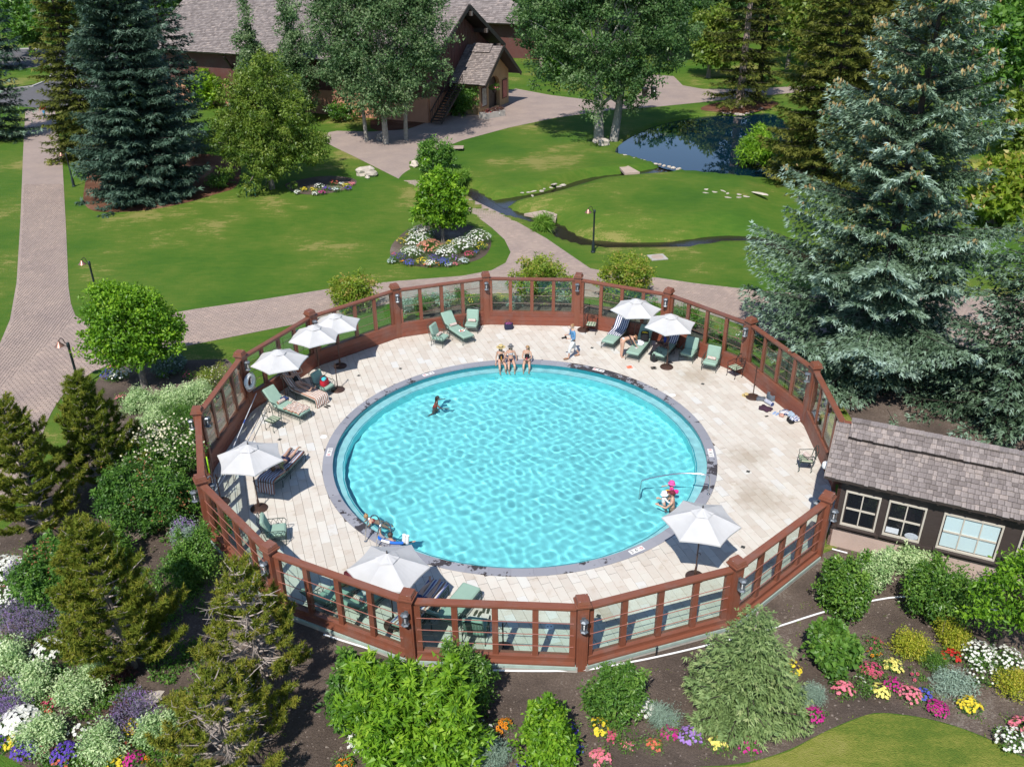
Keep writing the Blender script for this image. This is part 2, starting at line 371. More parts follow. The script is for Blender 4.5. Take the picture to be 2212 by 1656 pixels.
def tilemat(name, stops, rough=.55, joint=None):
    m, nt, b = newmat(name); L = nt.links.new; co = coords(nt, True)
    g = nt.nodes.new('ShaderNodeNewGeometry'); oi = nt.nodes.new('ShaderNodeObjectInfo')
    s = N(nt, 'ShaderNodeMath', operation='ADD'); L(g.outputs['Random Per Island'], s.inputs[0]); L(oi.outputs['Random'], s.inputs[1])
    fr = N(nt, 'ShaderNodeMath', operation='FRACT'); L(s.outputs[0], fr.inputs[0])
    r = ramp(nt, stops, fr.outputs[0])
    n = N(nt, 'ShaderNodeTexNoise', Scale=2.2, Detail=6.0, Roughness=.65); L(co, n.inputs['Vector'])
    r2 = ramp(nt, [(.25, C3(.74, .69, .60)), (.42, C3(.97, .955, .94)), (.8, C3(1.0, 1.05, 1.05))], n.outputs[0])
    mx = N(nt, 'ShaderNodeMix', data_type='RGBA', blend_type='MULTIPLY'); mx.inputs[0].default_value = 1
    L(r.outputs[0], mx.inputs[6]); L(r2.outputs[0], mx.inputs[7]); L(mx.outputs[2], b.inputs['Base Color'])
    last = mx.outputs[2]
    for (px_, py_, rad_) in ((1500, 812, 1.0), (1612, 985, .9), (1640, 1075, 1.1), (1150, 815, .9), (1316, 1325, .7), (560, 1180, .8)):
        g_ = G(px_, py_, 0); vd = N(nt, 'ShaderNodeVectorMath', operation='DISTANCE'); vd.inputs[1].default_value = g_; L(co, vd.inputs[0]); n5 = N(nt, 'ShaderNodeTexNoise', Scale=3.5, Detail=5.0); L(co, n5.inputs['Vector'])
        ad = N(nt, 'ShaderNodeMath', operation='MULTIPLY_ADD'); ad.inputs[1].default_value = 1.3; L(n5.outputs[0], ad.inputs[0]); L(vd.outputs['Value'], ad.inputs[2]); mr = N(nt, 'ShaderNodeMapRange'); mr.inputs['From Min'].default_value = rad_ * .6 + .4; mr.inputs['From Max'].default_value = rad_ + .75; mr.inputs['To Min'].default_value = .45; mr.inputs['To Max'].default_value = 0; L(ad.outputs[0], mr.inputs[0])
        m2 = N(nt, 'ShaderNodeMix', data_type='RGBA'); L(mr.outputs[0], m2.inputs[0]); L(last, m2.inputs[6]); m2.inputs[7].default_value = C3(.30, .235, .16); last = m2.outputs[2]
    L(last, b.inputs['Base Color'])
    b.inputs['Roughness'].default_value = rough; b.inputs['Specular IOR Level'].default_value = .25
    bp = N(nt, 'ShaderNodeBump', Strength=.15, Distance=.01); L(n.outputs[0], bp.inputs['Height']); L(bp.outputs[0], b.inputs['Normal']); return m
TILE = tilemat('travertine', [(0, C3(.53, .475, .415)), (.3, C3(.57, .52, .46)), (.65, C3(.595, .55, .49)), (.9, C3(.62, .58, .52)), (1, C3(.61, .60, .575))])
def copingmat():
    m, nt, b = newmat('bluestone_coping'); L = nt.links.new; co = coords(nt, True)
    oi = nt.nodes.new('ShaderNodeObjectInfo'); r = ramp(nt, [(0, C3(.235, .238, .27)), (1, C3(.285, .288, .32))], oi.outputs['Random'])
    n = N(nt, 'ShaderNodeTexNoise', Scale=1.5, Detail=7.0, Roughness=.72); L(co, n.inputs['Vector'])
    n0 = N(nt, 'ShaderNodeTexNoise', Scale=.16, Detail=1.0); L(co, n0.inputs['Vector'])
    ad = N(nt, 'ShaderNodeMath', operation='MULTIPLY_ADD'); ad.inputs[1].default_value = .7; L(n0.outputs[0], ad.inputs[0]); L(n.outputs[0], ad.inputs[2])
    wet = ramp(nt, [(.915, C3(0, 0, 0)), (.93, C3(1, 1, 1))], ad.outputs[0])
    mx = N(nt, 'ShaderNodeMix', data_type='RGBA'); L(wet.outputs[0], mx.inputs[0]); L(r.outputs[0], mx.inputs[6]); mx.inputs[7].default_value = C3(.055, .048, .05)
    L(mx.outputs[2], b.inputs['Base Color']); mr = N(nt, 'ShaderNodeMapRange'); mr.inputs['To Min'].default_value = .7; mr.inputs['To Max'].default_value = .15; L(wet.outputs[0], mr.inputs[0]); L(mr.outputs[0], b.inputs['Roughness'])
    b.inputs['Specular IOR Level'].default_value = .35; return m
COPING = copingmat()
CEDAR = woodmat('cedar_stain', C3(.19, .062, .034), .5)
CEDARH = woodmat('cedar_stain_rail', C3(.195, .068, .039), .5, stretch=(12, 1, 1))
CEDARB = woodmat('cedar_plank', C3(.19, .055, .031), .55, stretch=(12, 1, 1))
CONC = simple('concrete', C3(.36, .34, .31), .85, var=.2, scale=3, bump=.3)
COPPER = simple('weathered_copper_flashing', C3(.30, .38, .34), .6, var=.25, scale=5)
RODM = simple('painted_rod', C3(.30, .12, .09), .35, spec=.6)
IRONB = simple('dark_bronze_iron', C3(.035, .026, .024), .4, .3)
IRONG = simple('dark_green_iron', C3(.035, .06, .05), .4, .2)
STEEL = simple('stainless_steel', C3(.6, .61, .62), .18, 1.0, var=.05)
WHITEP = simple('white_plastic', C3(.78, .78, .77), .4)
PEWTER = simple('pewter_lantern', C3(.17, .19, .21), .45, .5)
def glassmat(name, tint=(.9, .97, .95), refl=.08, op=.0):
    m = bpy.data.materials.new(name); m.use_nodes = True; nt = m.node_tree; nt.nodes.clear(); L = nt.links.new
    o = nt.nodes.new('ShaderNodeOutputMaterial'); t = nt.nodes.new('ShaderNodeBsdfTransparent'); t.inputs[0].default_value = tint + (1,)
    g = N(nt, 'ShaderNodeBsdfGlossy', Roughness=.02); fr = N(nt, 'ShaderNodeLayerWeight', Blend=.5); pw_ = N(nt, 'ShaderNodeMath', operation='POWER'); pw_.inputs[1].default_value = 5; L(fr.outputs['Facing'], pw_.inputs[0])
    mm = N(nt, 'ShaderNodeMath', operation='MULTIPLY_ADD'); mm.inputs[1].default_value = .8; mm.inputs[2].default_value = .035; L(pw_.outputs[0], mm.inputs[0])
    ms = nt.nodes.new('ShaderNodeMixShader'); L(mm.outputs[0], ms.inputs[0]); L(t.outputs[0], ms.inputs[1]); L(g.outputs[0], ms.inputs[2]); L(ms.outputs[0], o.inputs[0]); return m
PANE = glassmat('fence_glass'); LGLASS = glassmat('lantern_glass', (.95, .95, .95))
def darkglass():
    m, nt, b = newmat('window_glass'); b.inputs['Base Color'].default_value = C3(.012, .014, .018); b.inputs['Roughness'].default_value = .04; b.inputs['Specular IOR Level'].default_value = .7; return m
WGLASS = darkglass()

# ------------------------------------------------------------------ terrain outlines (photo pixels unprojected on the ground)
def GP(L_, z=ZG): return [tuple(G(x, y, z)[:2]) for x, y in L_]
POND = smoothpoly(GP([(1322, 325), (1350, 297), (1410, 268), (1480, 252), (1560, 243), (1600, 248), (1665, 236), (1705, 262), (1722, 330), (1690, 385), (1620, 377), (1530, 369), (1452, 363), (1400, 344), (1350, 331)]), 2)
STR1 = smoothline(GP([(1440, 360), (1395, 369), (1350, 374), (1284, 381), (1236, 397), (1195, 411), (1147, 420), (1106, 427), (1072, 432)]))
STR2 = smoothline(GP([(1005, 400), (1020, 409), (1044, 424), (1079, 443), (1113, 456), (1144, 461), (1198, 479), (1216, 497), (1250, 511), (1284, 518), (1352, 521), (1455, 521), (1524, 511), (1576, 505), (1627, 508), (1661, 511), (1720, 540), (1800, 560)]))
ISLE = smoothpoly(GP([(1085, 434), (1150, 425), (1240, 405), (1300, 388), (1440, 370), (1530, 376), (1650, 384), (1690, 430), (1680, 480), (1620, 500), (1570, 497), (1450, 510), (1300, 508), (1225, 488), (1200, 465), (1130, 452)]), 2)
def distline(X, Y, P):
    d = np.full(X.shape, 1e9)
    for i in range(len(P) - 1):
        ax, ay = P[i][0], P[i][1]; bx, by = P[i + 1][0], P[i + 1][1]; ex, ey = bx - ax, by - ay; l = ex * ex + ey * ey + 1e-9
        t = np.clip(((X - ax) * ex + (Y - ay) * ey) / l, 0, 1); d = np.minimum(d, np.hypot(X - ax - t * ex, Y - ay - t * ey))
    return d
def sst(a, b, x): t = np.clip((x - a) / (b - a), 0, 1); return t * t * (3 - 2 * t)
def terrain(X, Y):
    Z = np.full(X.shape, ZG)
    ds = np.minimum(distline(X, Y, STR1) - .40, distline(X, Y, STR2) - .12)
    dp = distline(X, Y, [tuple(p) for p in POND] + [tuple(POND[0])]); ip = inpoly(X, Y, POND); sd = np.where(ip, -dp, dp)
    isl = inpoly(X, Y, ISLE); di = distline(X, Y, [tuple(p) for p in ISLE] + [tuple(ISLE[0])])
    Z += np.where(isl, .55 * sst(0, 2.6, di), 0)
    far = sst(52, 60, Y) * sst(2, 8, X)
    Z += .25 * np.exp(-((X - 4) / 7) ** 2 - ((Y - 66) / 6) ** 2) * 1.4
    trench = 1 - sst(.35, .95, ds); Z = Z * (1 - trench) + trench * (ZG - .5)
    pb = 1 - sst(-.6, .35, sd); Z = Z * (1 - pb) + pb * (ZG - .7)
    return Z
xs = np.arange(-62, 50, .5); ys = np.arange(11, 118, .5)
X, Y = np.meshgrid(xs, ys); Z = terrain(X, Y)
rr = np.hypot(X - CX, Y - CY); R0 = RF - .06
ang = np.arctan2(Y - CY, X - CX); ins = rr < R0
X2 = np.where(ins, CX + R0 * np.cos(ang), X); Y2 = np.where(ins, CY + R0 * np.sin(ang), Y)
nx, ny = len(xs), len(ys); idx = np.arange(nx * ny).reshape(ny, nx)
Q = np.stack([idx[:-1, :-1], idx[:-1, 1:], idx[1:, 1:], idx[1:, :-1]], -1).reshape(-1, 4)
keep = ~ins.ravel()[Q].all(1); Q = Q[keep]
V = np.stack([X2.ravel(), Y2.ravel(), Z.ravel()], 1)
link('lawn', npmesh('lawn', V, Q, LAWN, smooth=True), kind='structure')
b = MB()
for (x0, x1, y0, y1) in ((-700, -61.8, -60, 900), (49.5, 700, -60, 900), (-61.8, 49.5, -60, 11.3), (-61.8, 49.5, 117.3, 900)):
    b.add([(x0, y0, ZG - .004), (x1, y0, ZG - .004), (x1, y1, ZG - .004), (x0, y1, ZG - .004)], [(0, 1, 2, 3)])
b.build('ground', LAWN, kind='structure')
# water
def watermat(name, col, rough=.02, bump=.15, scale=3.):
    m, nt, b = newmat(name); L = nt.links.new; b.inputs['Base Color'].default_value = col; b.inputs['Roughness'].default_value = rough; b.inputs['IOR'].default_value = 1.33; b.inputs['Specular IOR Level'].default_value = .9
    n = N(nt, 'ShaderNodeTexNoise', Scale=scale, Detail=3.0); L(coords(nt, True), n.inputs['Vector'])
    bp = N(nt, 'ShaderNodeBump', Strength=bump, Distance=.02); L(n.outputs[0], bp.inputs['Height']); L(bp.outputs[0], b.inputs['Normal']); return m
POND_M = watermat('pond_water', C3(.002, .014, .026), .01, .05, 1.5); STREAM_M = watermat('stream_water', C3(.022, .017, .012), .08, .5, 8)
cx0 = sum(p[0] for p in POND) / len(POND); cy0 = sum(p[1] for p in POND) / len(POND)
sheet('pond_water', [((p[0] - cx0) * 1.02 + cx0, (p[1] - cy0) * 1.02 + cy0) for p in POND], ZG - .22, POND_M)
for P in (STR1, STR2):
    Lf, Rt = [], []
    for i, p in enumerate(P):
        d = (P[min(i + 1, len(P) - 1)] - P[max(i - 1, 0)]).normalized(); n_ = Vector((-d.y, d.x)); wq = 1.25 if P is STR1 else .95; Lf.append(p + n_ * wq); Rt.append(p - n_ * wq)
    bb = MB(); k = len(P); zz = ZG - .30 if P is STR1 else ZG - .31
    bb.add([(p[0], p[1], zz) for p in Lf] + [(p[0], p[1], zz) for p in Rt], [(i, k + i, k + i + 1, i + 1) for i in range(k - 1)]); bb.build('stream_water', STREAM_M, kind='structure')
# ---- paths
PATHS = dict(
 left=GP([(118, 236), (135, 350), (143, 500), (148, 620), (153, 655), (163, 682), (186, 697), (240, 700), (420, 668), (560, 648), (705, 625), (850, 608), (1000, 596), (1062, 584), (1092, 568), (1103, 545), (1090, 518), (1062, 492), (1030, 468), (960, 430), (900, 406), (800, 356), (760, 336), (722, 318), (690, 300), (700, 288), (728, 283), (800, 285), (880, 280), (930, 262), (985, 232), (1030, 212), (1115, 192), (1190, 206), (1290, 218), (1370, 214), (1392, 190), (1385, 160), (1455, 165), (1475, 185), (1520, 193), (1600, 193), (1760, 185), (1760, 196), (1640, 208), (1500, 223), (1420, 231), (1330, 237), (1200, 255), (1100, 276), (1000, 303), (950, 322), (905, 338), (884, 350), (884, 362), (905, 385), (960, 405), (1030, 436), (1100, 470), (1180, 515), (1240, 556), (1275, 580), (1340, 592), (1420, 600), (1500, 612), (1640, 628), (1800, 640), (2000, 640), (2230, 640), (2230, 760), (2100, 760), (1900, 742), (1800, 735), (1660, 735), (1600, 702), (1500, 668), (1400, 652), (1250, 640), (1100, 634), (1000, 636), (860, 652), (690, 690), (560, 716), (450, 738), (380, 752), (300, 768), (238, 787), (198, 805), (167, 827), (136, 853), (114, 886), (101, 912), (70, 1000), (30, 1090), (-60, 1200), (-160, 1200), (-160, 900), (-60, 790), (0, 742), (22, 690), (36, 610), (44, 480), (50, 330), (55, 236)]))
for P in PATHS.values():
    sheet('path', P, ZG + .014, PBED)
def zone(px, py): return 0
# brick field clipped to the outline, rows turned to follow each stretch
def brickfield(P, parts):
    Pn = np.array(P); x0, y0 = Pn.min(0); x1, y1 = Pn.max(0); bw, bh, j = .232, .145, .008
    out = []
    for (sel, a) in parts:
        ca, sa = math.cos(a), math.sin(a); Rg = 90
        us = np.arange(-Rg, Rg, bw); vs = np.arange(-Rg, Rg, bh)
        U, Vv = np.meshgrid(us, vs); U = U + (np.arange(len(vs)) % 2)[:, None] * bw / 2
        cxm, cym = 0, 40
        Xc = cxm + U * ca - Vv * sa; Yc = cym + U * sa + Vv * ca; Xc = Xc.ravel(); Yc = Yc.ravel()
        k = (Xc > x0) & (Xc < x1) & (Yc > y0) & (Yc < min(y1, 66)); Xc, Yc = Xc[k], Yc[k]
        k = inpoly(Xc, Yc, P) & sel(Xc, Yc)
        for du, dv in ((.1, .06), (-.1, .06), (.1, -.06), (-.1, -.06)): k &= inpoly(Xc + du * ca - dv * sa, Yc + du * sa + dv * ca, P)
        Xc, Yc = Xc[k], Yc[k]
        d = (Yc * _c - (ZG - CH) * _s); px = W2 + F * Xc / d; py = H2 - F * (Yc * _s + (ZG - CH) * _c) / d
        k = (px > -60) & (px < 2270) & (py < 1720) & (np.hypot(Xc - CX, Yc - CY) > RF + .5); out.append((Xc[k], Yc[k], np.full(k.sum(), a), d[k]))
    return [np.concatenate([o[i] for o in out]) for i in range(4)]
Lr = G(150, 700); sel1 = lambda x, y: x < Lr.x - .35 * (y - Lr.y) * 0 ; sel2 = lambda x, y: x >= Lr.x
bx, by, ba, bd = brickfield(PATHS['left'], [(sel1, R(98)), (sel2, R(4))])
def bricktemplate(w_, h_, t=.02, ch=.012):
    v = [(-w_ / 2, -h_ / 2, -t), (w_ / 2, -h_ / 2, -t), (w_ / 2, h_ / 2, -t), (-w_ / 2, h_ / 2, -t)]
    v += [(-w_ / 2 + ch, -h_ / 2 + ch, 0), (w_ / 2 - ch, -h_ / 2 + ch, 0), (w_ / 2 - ch, h_ / 2 - ch, 0), (-w_ / 2 + ch, h_ / 2 - ch, 0)]
    return np.array(v), np.array([(4, 5, 6, 7), (0, 1, 5, 4), (1, 2, 6, 5), (2, 3, 7, 6), (3, 0, 4, 7)])
rng = np.random.default_rng(5)
def scatter_boxes(name, xs_, ys_, an, z, tv, tf, mat, parent, rng, jit=.003):
    n_ = len(xs_); ca, sa = np.cos(an), np.sin(an)
    V = np.empty((n_, len(tv), 3)); V[:, :, 0] = xs_[:, None] + tv[:, 0] * ca[:, None] - tv[:, 1] * sa[:, None]; V[:, :, 1] = ys_[:, None] + tv[:, 0] * sa[:, None] + tv[:, 1] * ca[:, None]
    V[:, :, 2] = z + tv[:, 2] + rng.uniform(-jit, jit, n_)[:, None]
    Qf = (tf[None] + (np.arange(n_) * len(tv))[:, None, None]).reshape(-1, 4)
    return link(name, npmesh(name, V.reshape(-1, 3), Qf, mat), parent)
path_obj = [o for o in bpy.data.objects if o.name == 'path'][0]
tv, tf = bricktemplate(.222, .135)
# the 300 bricks that show largest stay single
o_ = np.argsort(bd); near = o_[:300]; rest = o_[300:]
bm_ = MB(); bm_.add([tuple(v) for v in tv], [tuple(f) for f in tf]); bme = bm_.mesh('brick', PAVER)
for i in near: link('brick', bme, path_obj, (bx[i], by[i], ZG + .034), ba[i])
so = scatter_boxes('brick_field', bx[rest], by[rest], ba[rest], ZG + .034, tv, tf, PAVER, path_obj, rng); so['kind'] = 'stuff'

# ---- road top left with kerbs and lawn islands
ASPH = simple('asphalt', C3(.115, .11, .115), .9, var=.15, scale=2, bump=.2, world=True)
sheet('road', GP([(-60, 222), (118, 236), (200, 215), (260, 190), (300, 170), (300, 105), (120, 102), (60, 104), (-60, 110)]), ZG + .010, ASPH)
KERB = simple('kerb_stone', C3(.42, .40, .38), .85)
verge = GP([(0, 190), (60, 160), (100, 178), (85, 200), (40, 215), (-60, 215), (-60, 180)]); 
tag(sheet('verge', [tuple(p) for p in smoothpoly(GP([(-60, 200), (70, 186), (105, 172), (120, 140), (60, 150), (-60, 155)]), 1)], ZG + .10, LAWN, thick=.12), 'grass traffic island beside the grey road', 'lawn')
bpy.data.objects['verge']['kind'] = 'structure'
kb = MB(); pl = GP([(-60, 202), (70, 188), (107, 173), (122, 140)])
for i in range(len(pl) - 1): kb.bar(pl[i] + (ZG + .07,), pl[i + 1] + (ZG + .07,), .25, .14)
pl = GP([(-60, 112), (60, 106), (300, 103)])
for i in range(len(pl) - 1): kb.bar(pl[i] + (ZG + .07,), pl[i + 1] + (ZG + .07,), .3, .14)
kb.build('kerb', KERB, kind='structure')
# far road glimpse and golf lawns behind
sheet('far_road', GP([(60, 68), (130, 48), (230, 40), (230, 30), (120, 38), (40, 60)]), ZG + .004, ASPH)
# ---- soil and mulch
_arc = [(CX + (RF - .05) * math.cos(a), CY + (RF - .05) * math.sin(a)) for a in np.linspace(R(160), R(322), 70)]
BED = smoothline(GP([(2212 + 200, 1190), (2600, 1500), (2350, 1700), (2205, 1632), (2151, 1601), (2072, 1569), (1992, 1548), (1912, 1538), (1872, 1541), (1778, 1580), (1706, 1620), (1608, 1650), (1500, 1656), (1393, 1662), (1300, 1760), (400, 1760), (60, 1662), (10, 1630), (-120, 1580), (-200, 1300), (0, 1150), (60, 1100), (120, 1010), (150, 945), (168, 890), (190, 850), (228, 797), (300, 783), (395, 778), (490, 775)]), 2)
BED = [tuple(p) for p in BED] + _arc + [tuple(G(2000, 1100)[:2])]
BEDo = sheet('soil', BED, ZG + .008, SOIL)
sheet('mulch_bed', [tuple(p) for p in smoothpoly(GP([(178, 418), (183, 448), (215, 460), (310, 456), (400, 440), (470, 418), (520, 405), (520, 330), (200, 330)]), 2)], ZG + .006, MULCH)
ISB = [tuple(p) for p in smoothpoly(GP([(840, 545), (850, 562), (900, 577), (960, 578), (1040, 562), (1062, 535), (1060, 510), (1010, 480), (900, 480), (850, 520)]), 2)]
sheet('soil_island', ISB, ZG + .006, SOIL)
sheet('soil_border', [tuple(p) for p in smoothpoly(GP([(610, 400), (640, 420), (700, 421), (765, 405), (775, 385), (700, 378), (630, 392)]), 2)], ZG + .006, SOIL)
sheet('mulch_pond', [tuple(p) for p in smoothpoly(GP([(1505, 238), (1560, 243), (1600, 247), (1665, 236), (1690, 220), (1600, 215), (1530, 225)]), 2)], ZG + .012, MULCH)
sheet('soil_chalet', [tuple(p) for p in smoothpoly(GP([(800, 285), (880, 280), (930, 262), (1030, 222), (1040, 208), (930, 225), (800, 255)]), 1)], ZG + .018, MULCH)
sheet('soil_under_spruce', [tuple(p) for p in smoothpoly(GP([(1690, 770), (1760, 700), (1880, 680), (2020, 700), (2090, 790), (2300, 800), (2450, 1000), (2400, 1130), (2100, 1060), (1900, 1010), (1850, 920), (1790, 830)]), 1)], ZG + .010, SOIL)
sheet('lawn_corner', [tuple(G(x_, y_)[:2]) for x_, y_ in ((2205, 1634), (2151, 1603), (2072, 1571), (1992, 1550), (1912, 1540), (1872, 1543), (1778, 1582), (1706, 1622), (1608, 1652), (1393, 1664), (1300, 1765), (2400, 1765), (2352, 1704))][::-1], ZG + .006, LAWN2)
# ring planting between fence and path behind the pool
ringp = []
for a in np.linspace(R(-12), R(200), 60): ringp.append((CX + (RF + .2) * math.cos(a), CY + (RF + .2) * math.sin(a)))
ringo = [(CX + (RF + 2.0) * math.cos(a), CY + (RF + 2.0) * math.sin(a)) for a in np.linspace(R(45), R(112), 30)]
ringi = [(CX + (RF - .05) * math.cos(a), CY + (RF - .05) * math.sin(a)) for a in np.linspace(R(112), R(45), 30)]
sheet('soil_ring', ringo + ringi, ZG + .006, SOIL)
# ------------------------------------------------------------------ pool deck
RP_O, RP_I = 7.52, 7.14
def ring(name, r0, r1, z, mat, n=160, kind='structure', z1=None):
    b = MB(); z1 = z if z1 is None else z1
    b.add([(CX + r0 * math.cos(2 * PI * i / n), CY + r0 * math.sin(2 * PI * i / n), z) for i in range(n)] + [(CX + r1 * math.cos(2 * PI * i / n), CY + r1 * math.sin(2 * PI * i / n), z1) for i in range(n)],
          [(i, n + i, n + (i + 1) % n, (i + 1) % n) for i in range(n)]); return b.build(name, mat, kind=kind)
deck = ring('deck', RP_O - .03, RF + .3, -.022, JOINT)
ta = R(-71.3); ca, sa = math.cos(ta), math.sin(ta); tl, tw = .612, .306
tiles = []
for r_ in range(-48, 49):
    off = (r_ % 2) * tl / 2 + random.Random(r_).uniform(-.02, .02)
    for k_ in range(-24, 25):
        u = k_ * tl + off; v = r_ * tw; x = CX + u * ca - v * sa; y = CY + u * sa + v * ca
        cor = [(x + du * ca - dv * sa, y + du * sa + dv * ca) for du, dv in ((-tl / 2 + .003, -tw / 2 + .003), (tl / 2 - .003, -tw / 2 + .003), (tl / 2 - .003, tw / 2 - .003), (-tl / 2 + .003, tw / 2 - .003))]
        d = [math.hypot(p[0] - CX, p[1] - CY) for p in cor]
        if max(d) < RP_O or min(d) > RF + .1: continue
        tiles.append((x, y, cor, min(d) < RP_O or max(d) > RF + .1, max(d) > RF + .1 ))
def clipcircle(cor, rad, outside):                   # trim a tile along a circle by walking its edge
    pts = []
    for i in range(4):
        a, b_ = cor[i], cor[(i + 1) % 4]
        for t in [j / 6 for j in range(6)]: pts.append((a[0] + (b_[0] - a[0]) * t, a[1] + (b_[1] - a[1]) * t))
    out = []
    for p in pts:
        d = math.hypot(p[0] - CX, p[1] - CY)
        if (outside and d < rad) or (not outside and d > rad): s_ = rad / d; p = (CX + (p[0] - CX) * s_, CY + (p[1] - CY) * s_)
        out.append(p)
    return out
cut = MB(); whole = []
for x, y, cor, c_, outer in tiles:
    if c_:
        P = clipcircle(cor, RF + .08, False) if outer else clipcircle(cor, RP_O + .004, True)
        n_ = len(P); area = abs(sum(P[i][0] * P[(i + 1) % n_][1] - P[(i + 1) % n_][0] * P[i][1] for i in range(n_))) / 2
        if area > .01: cut.add([(p[0], p[1], 0) for p in P], [tuple(range(n_))])
    else: whole.append((x, y))
o = cut.build('cut_tile', TILE, deck); o['kind'] = 'stuff'
whole.sort(key=lambda p: p[1] * _c)
tv, tf = bricktemplate(tl - .006, tw - .006, .02, .003); mb_ = MB(); mb_.add([tuple(v) for v in tv], [tuple(f) for f in tf]); tme = mb_.mesh('tile', TILE)
rt = random.Random(3)
for x, y in whole[:300]: link('tile', tme, deck, (x, y, rt.uniform(-.0015, .0015)), ta)
wr = np.array(whole[300:]); o = scatter_boxes('tile_field', wr[:, 0], wr[:, 1], np.full(len(wr), ta), 0, tv, tf, TILE, deck, np.random.default_rng(1), .0015); o['kind'] = 'stuff'
# small items let into the deck
for (px, py, s_) in ((1093 / 2208 * 0 + 1293, 1330, .1), (1616, 1018, .1), (1518, 829, .1), (1279, 751, .1), (604, 949, .1), (1605, 1181, .1), (775, 811, .1), (865 + 0, 706 + 90, .08)):
    g = G(px, py, 0); bb = MB(); bb.box((0, 0, .004), (.13, .13, .006)); bb.mi = 1
    for q in (-.035, 0, .035): bb.box((q, 0, .008), (.012, .1, .003))
    dr = bb.build('floor_drain', [simple('drain_cover', C3(.06, .065, .06), .5), IRONB]); dr.location = (g.x, g.y, 0); dr.rotation_euler = (0, 0, ta + .78)
    tag(dr, {1293: 'dark square floor drain in front of the front middle panel', 1616: 'dark square floor drain near the right dining chair', 1518: 'dark square floor drain beside the brown stain behind the pool', 1279: 'dark square floor drain near the towel lounger', 604: 'dark square floor drain by the left dining chair', 1605: 'dark square floor drain near the right hand front umbrella', 775: 'dark square floor drain in the shade of the rear umbrellas'}.get(px, 'dark square floor drain behind the pool'), 'drain', 'floor drains in the deck')
for (px, py, lb) in ((699, 943, 'left side of the pool'), (1187, 1353, 'front edge, half in umbrella shadow'), (1453, 853, 'rear right side of the pool'), (1038, 777, 'rear edge beside the woman in the straw hat')):
    g = G(px, py, 0); bb = MB(); bb.lathe([(.13, 0), (.13, .006), (.115, .01), (.0, .01)], n=20); bb.mi = 1; bb.lathe([(.02, .01), (.02, .012), (0, .012)], (.05, 0, 0), 8); bb.lathe([(.02, .01), (.02, .012), (0, .012)], (-.05, 0, 0), 8)
    sk = bb.build('round_cover', [WHITEP, JOINT]); sk.location = (g.x, g.y, .001); tag(sk, 'round white access cover, ' + lb, 'access cover', 'white covers around the pool')
# coping stones
nC = 64
COPS = ring('coping_bed', RP_I + .03, RP_O, -.03, JOINT)
for i in range(nC):
    a0 = 2 * PI * i / nC; w_ = 2 * PI / nC - .004 / RP_I; b = MB(); seg = 4
    vs = []
    for k_ in range(seg + 1):
        a = w_ * (k_ / seg - .5); vs += [(RP_I * math.cos(a), RP_I * math.sin(a)), (RP_O * math.cos(a), RP_O * math.sin(a))]
    z0, z1 = -.055, .012; nn = len(vs)
    fs = []
    for k_ in range(seg):
        a, b1, c1, d1 = 2 * k_, 2 * k_ + 1, 2 * k_ + 3, 2 * k_ + 2
        fs += [(a + nn, b1 + nn, c1 + nn, d1 + nn), (a, d1, c1, b1), (a, a + nn, d1 + nn, d1), (b1, c1, c1 + nn, b1 + nn)]
    fs += [(0, 1, 1 + nn, nn), (nn - 2, 2 * nn - 2, 2 * nn - 1, nn - 1)]
    if i == 0: b.add([(v[0], v[1], z0) for v in vs] + [(v[0], v[1], z1) for v in vs], fs); cme = b.mesh('coping_stone', COPING)
    link('coping_stone', cme, COPS, (CX, CY, random.Random(i).uniform(-.001, .002)), a0)
# pool shell, ledge, floor, water
def poolmat(name, c, rough=.5, tile=False):
    m, nt, b = newmat(name); L = nt.links.new; co = coords(nt, True)
    n = N(nt, 'ShaderNodeTexNoise', Scale=.5, Detail=3.0); L(co, n.inputs['Vector']); r = ramp(nt, [(.3, mul(c, .93)), (.7, mul(c, 1.07))], n.outputs[0])
    L(r.outputs[0], b.inputs['Base Color']); b.inputs['Roughness'].default_value = rough; return m
PFLOOR = poolmat('pool_plaster_cyan', C3(.25, .87, .91)); PLEDGE = poolmat('pool_ledge_pale', C3(.40, .80, .84)); PWALL = poolmat('pool_wall_turquoise', C3(.03, .40, .48), .3)
WL, ZF, ZL = -.10, -1.05, -.42
fl = ring('pool_floor', .02, 6.74, ZF, PFLOOR); 
lw = ring('pool_ledge_wall', 6.74, 6.74, ZF, PFLOOR, z1=ZL); ld = ring('pool_ledge', 6.74, RP_I + .06, ZL, PLEDGE); pw = ring('pool_wall', RP_I + .035, RP_I + .035, -.01, PWALL, z1=ZL)
rb = ring('pool_tile_line', 6.76, 6.80, ZL + .004, PWALL)
for o in (fl, lw, ld, pw, rb): o.cycles.is_caustics_receiver = True
gr, ga = 165, 640
rng = np.random.default_rng(11)
rad = np.linspace(.02, RP_I + .03, gr); th = np.linspace(0, 2 * PI, ga, endpoint=False)
RR, TT = np.meshgrid(rad, th, indexing='ij'); WX, WY = CX + RR * np.cos(TT), CY + RR * np.sin(TT); WZ = np.zeros_like(WX)
for i in range(46):
    lam = rng.uniform(.24, .62); k_ = 2 * PI / lam; a = rng.uniform(0, 2 * PI); amp = .00092 * (lam / .5) ** 1.65
    WZ += amp * np.sin(k_ * (WX * math.cos(a) + WY * math.sin(a)) + rng.uniform(0, 6.3) + 1.2 * np.sin(.5 * WX + i) * np.cos(.4 * WY - i))
for (px, py, am) in ((940, 875, .02), (1440, 1075, .02), (810, 1120, .02), (850, 1170, .012), (1100, 800, .008)):
    g = G(px, py, WL); d = np.hypot(WX - g.x, WY - g.y); WZ += am * .45 * np.cos(d * 13) * np.exp(-d * 1.6)
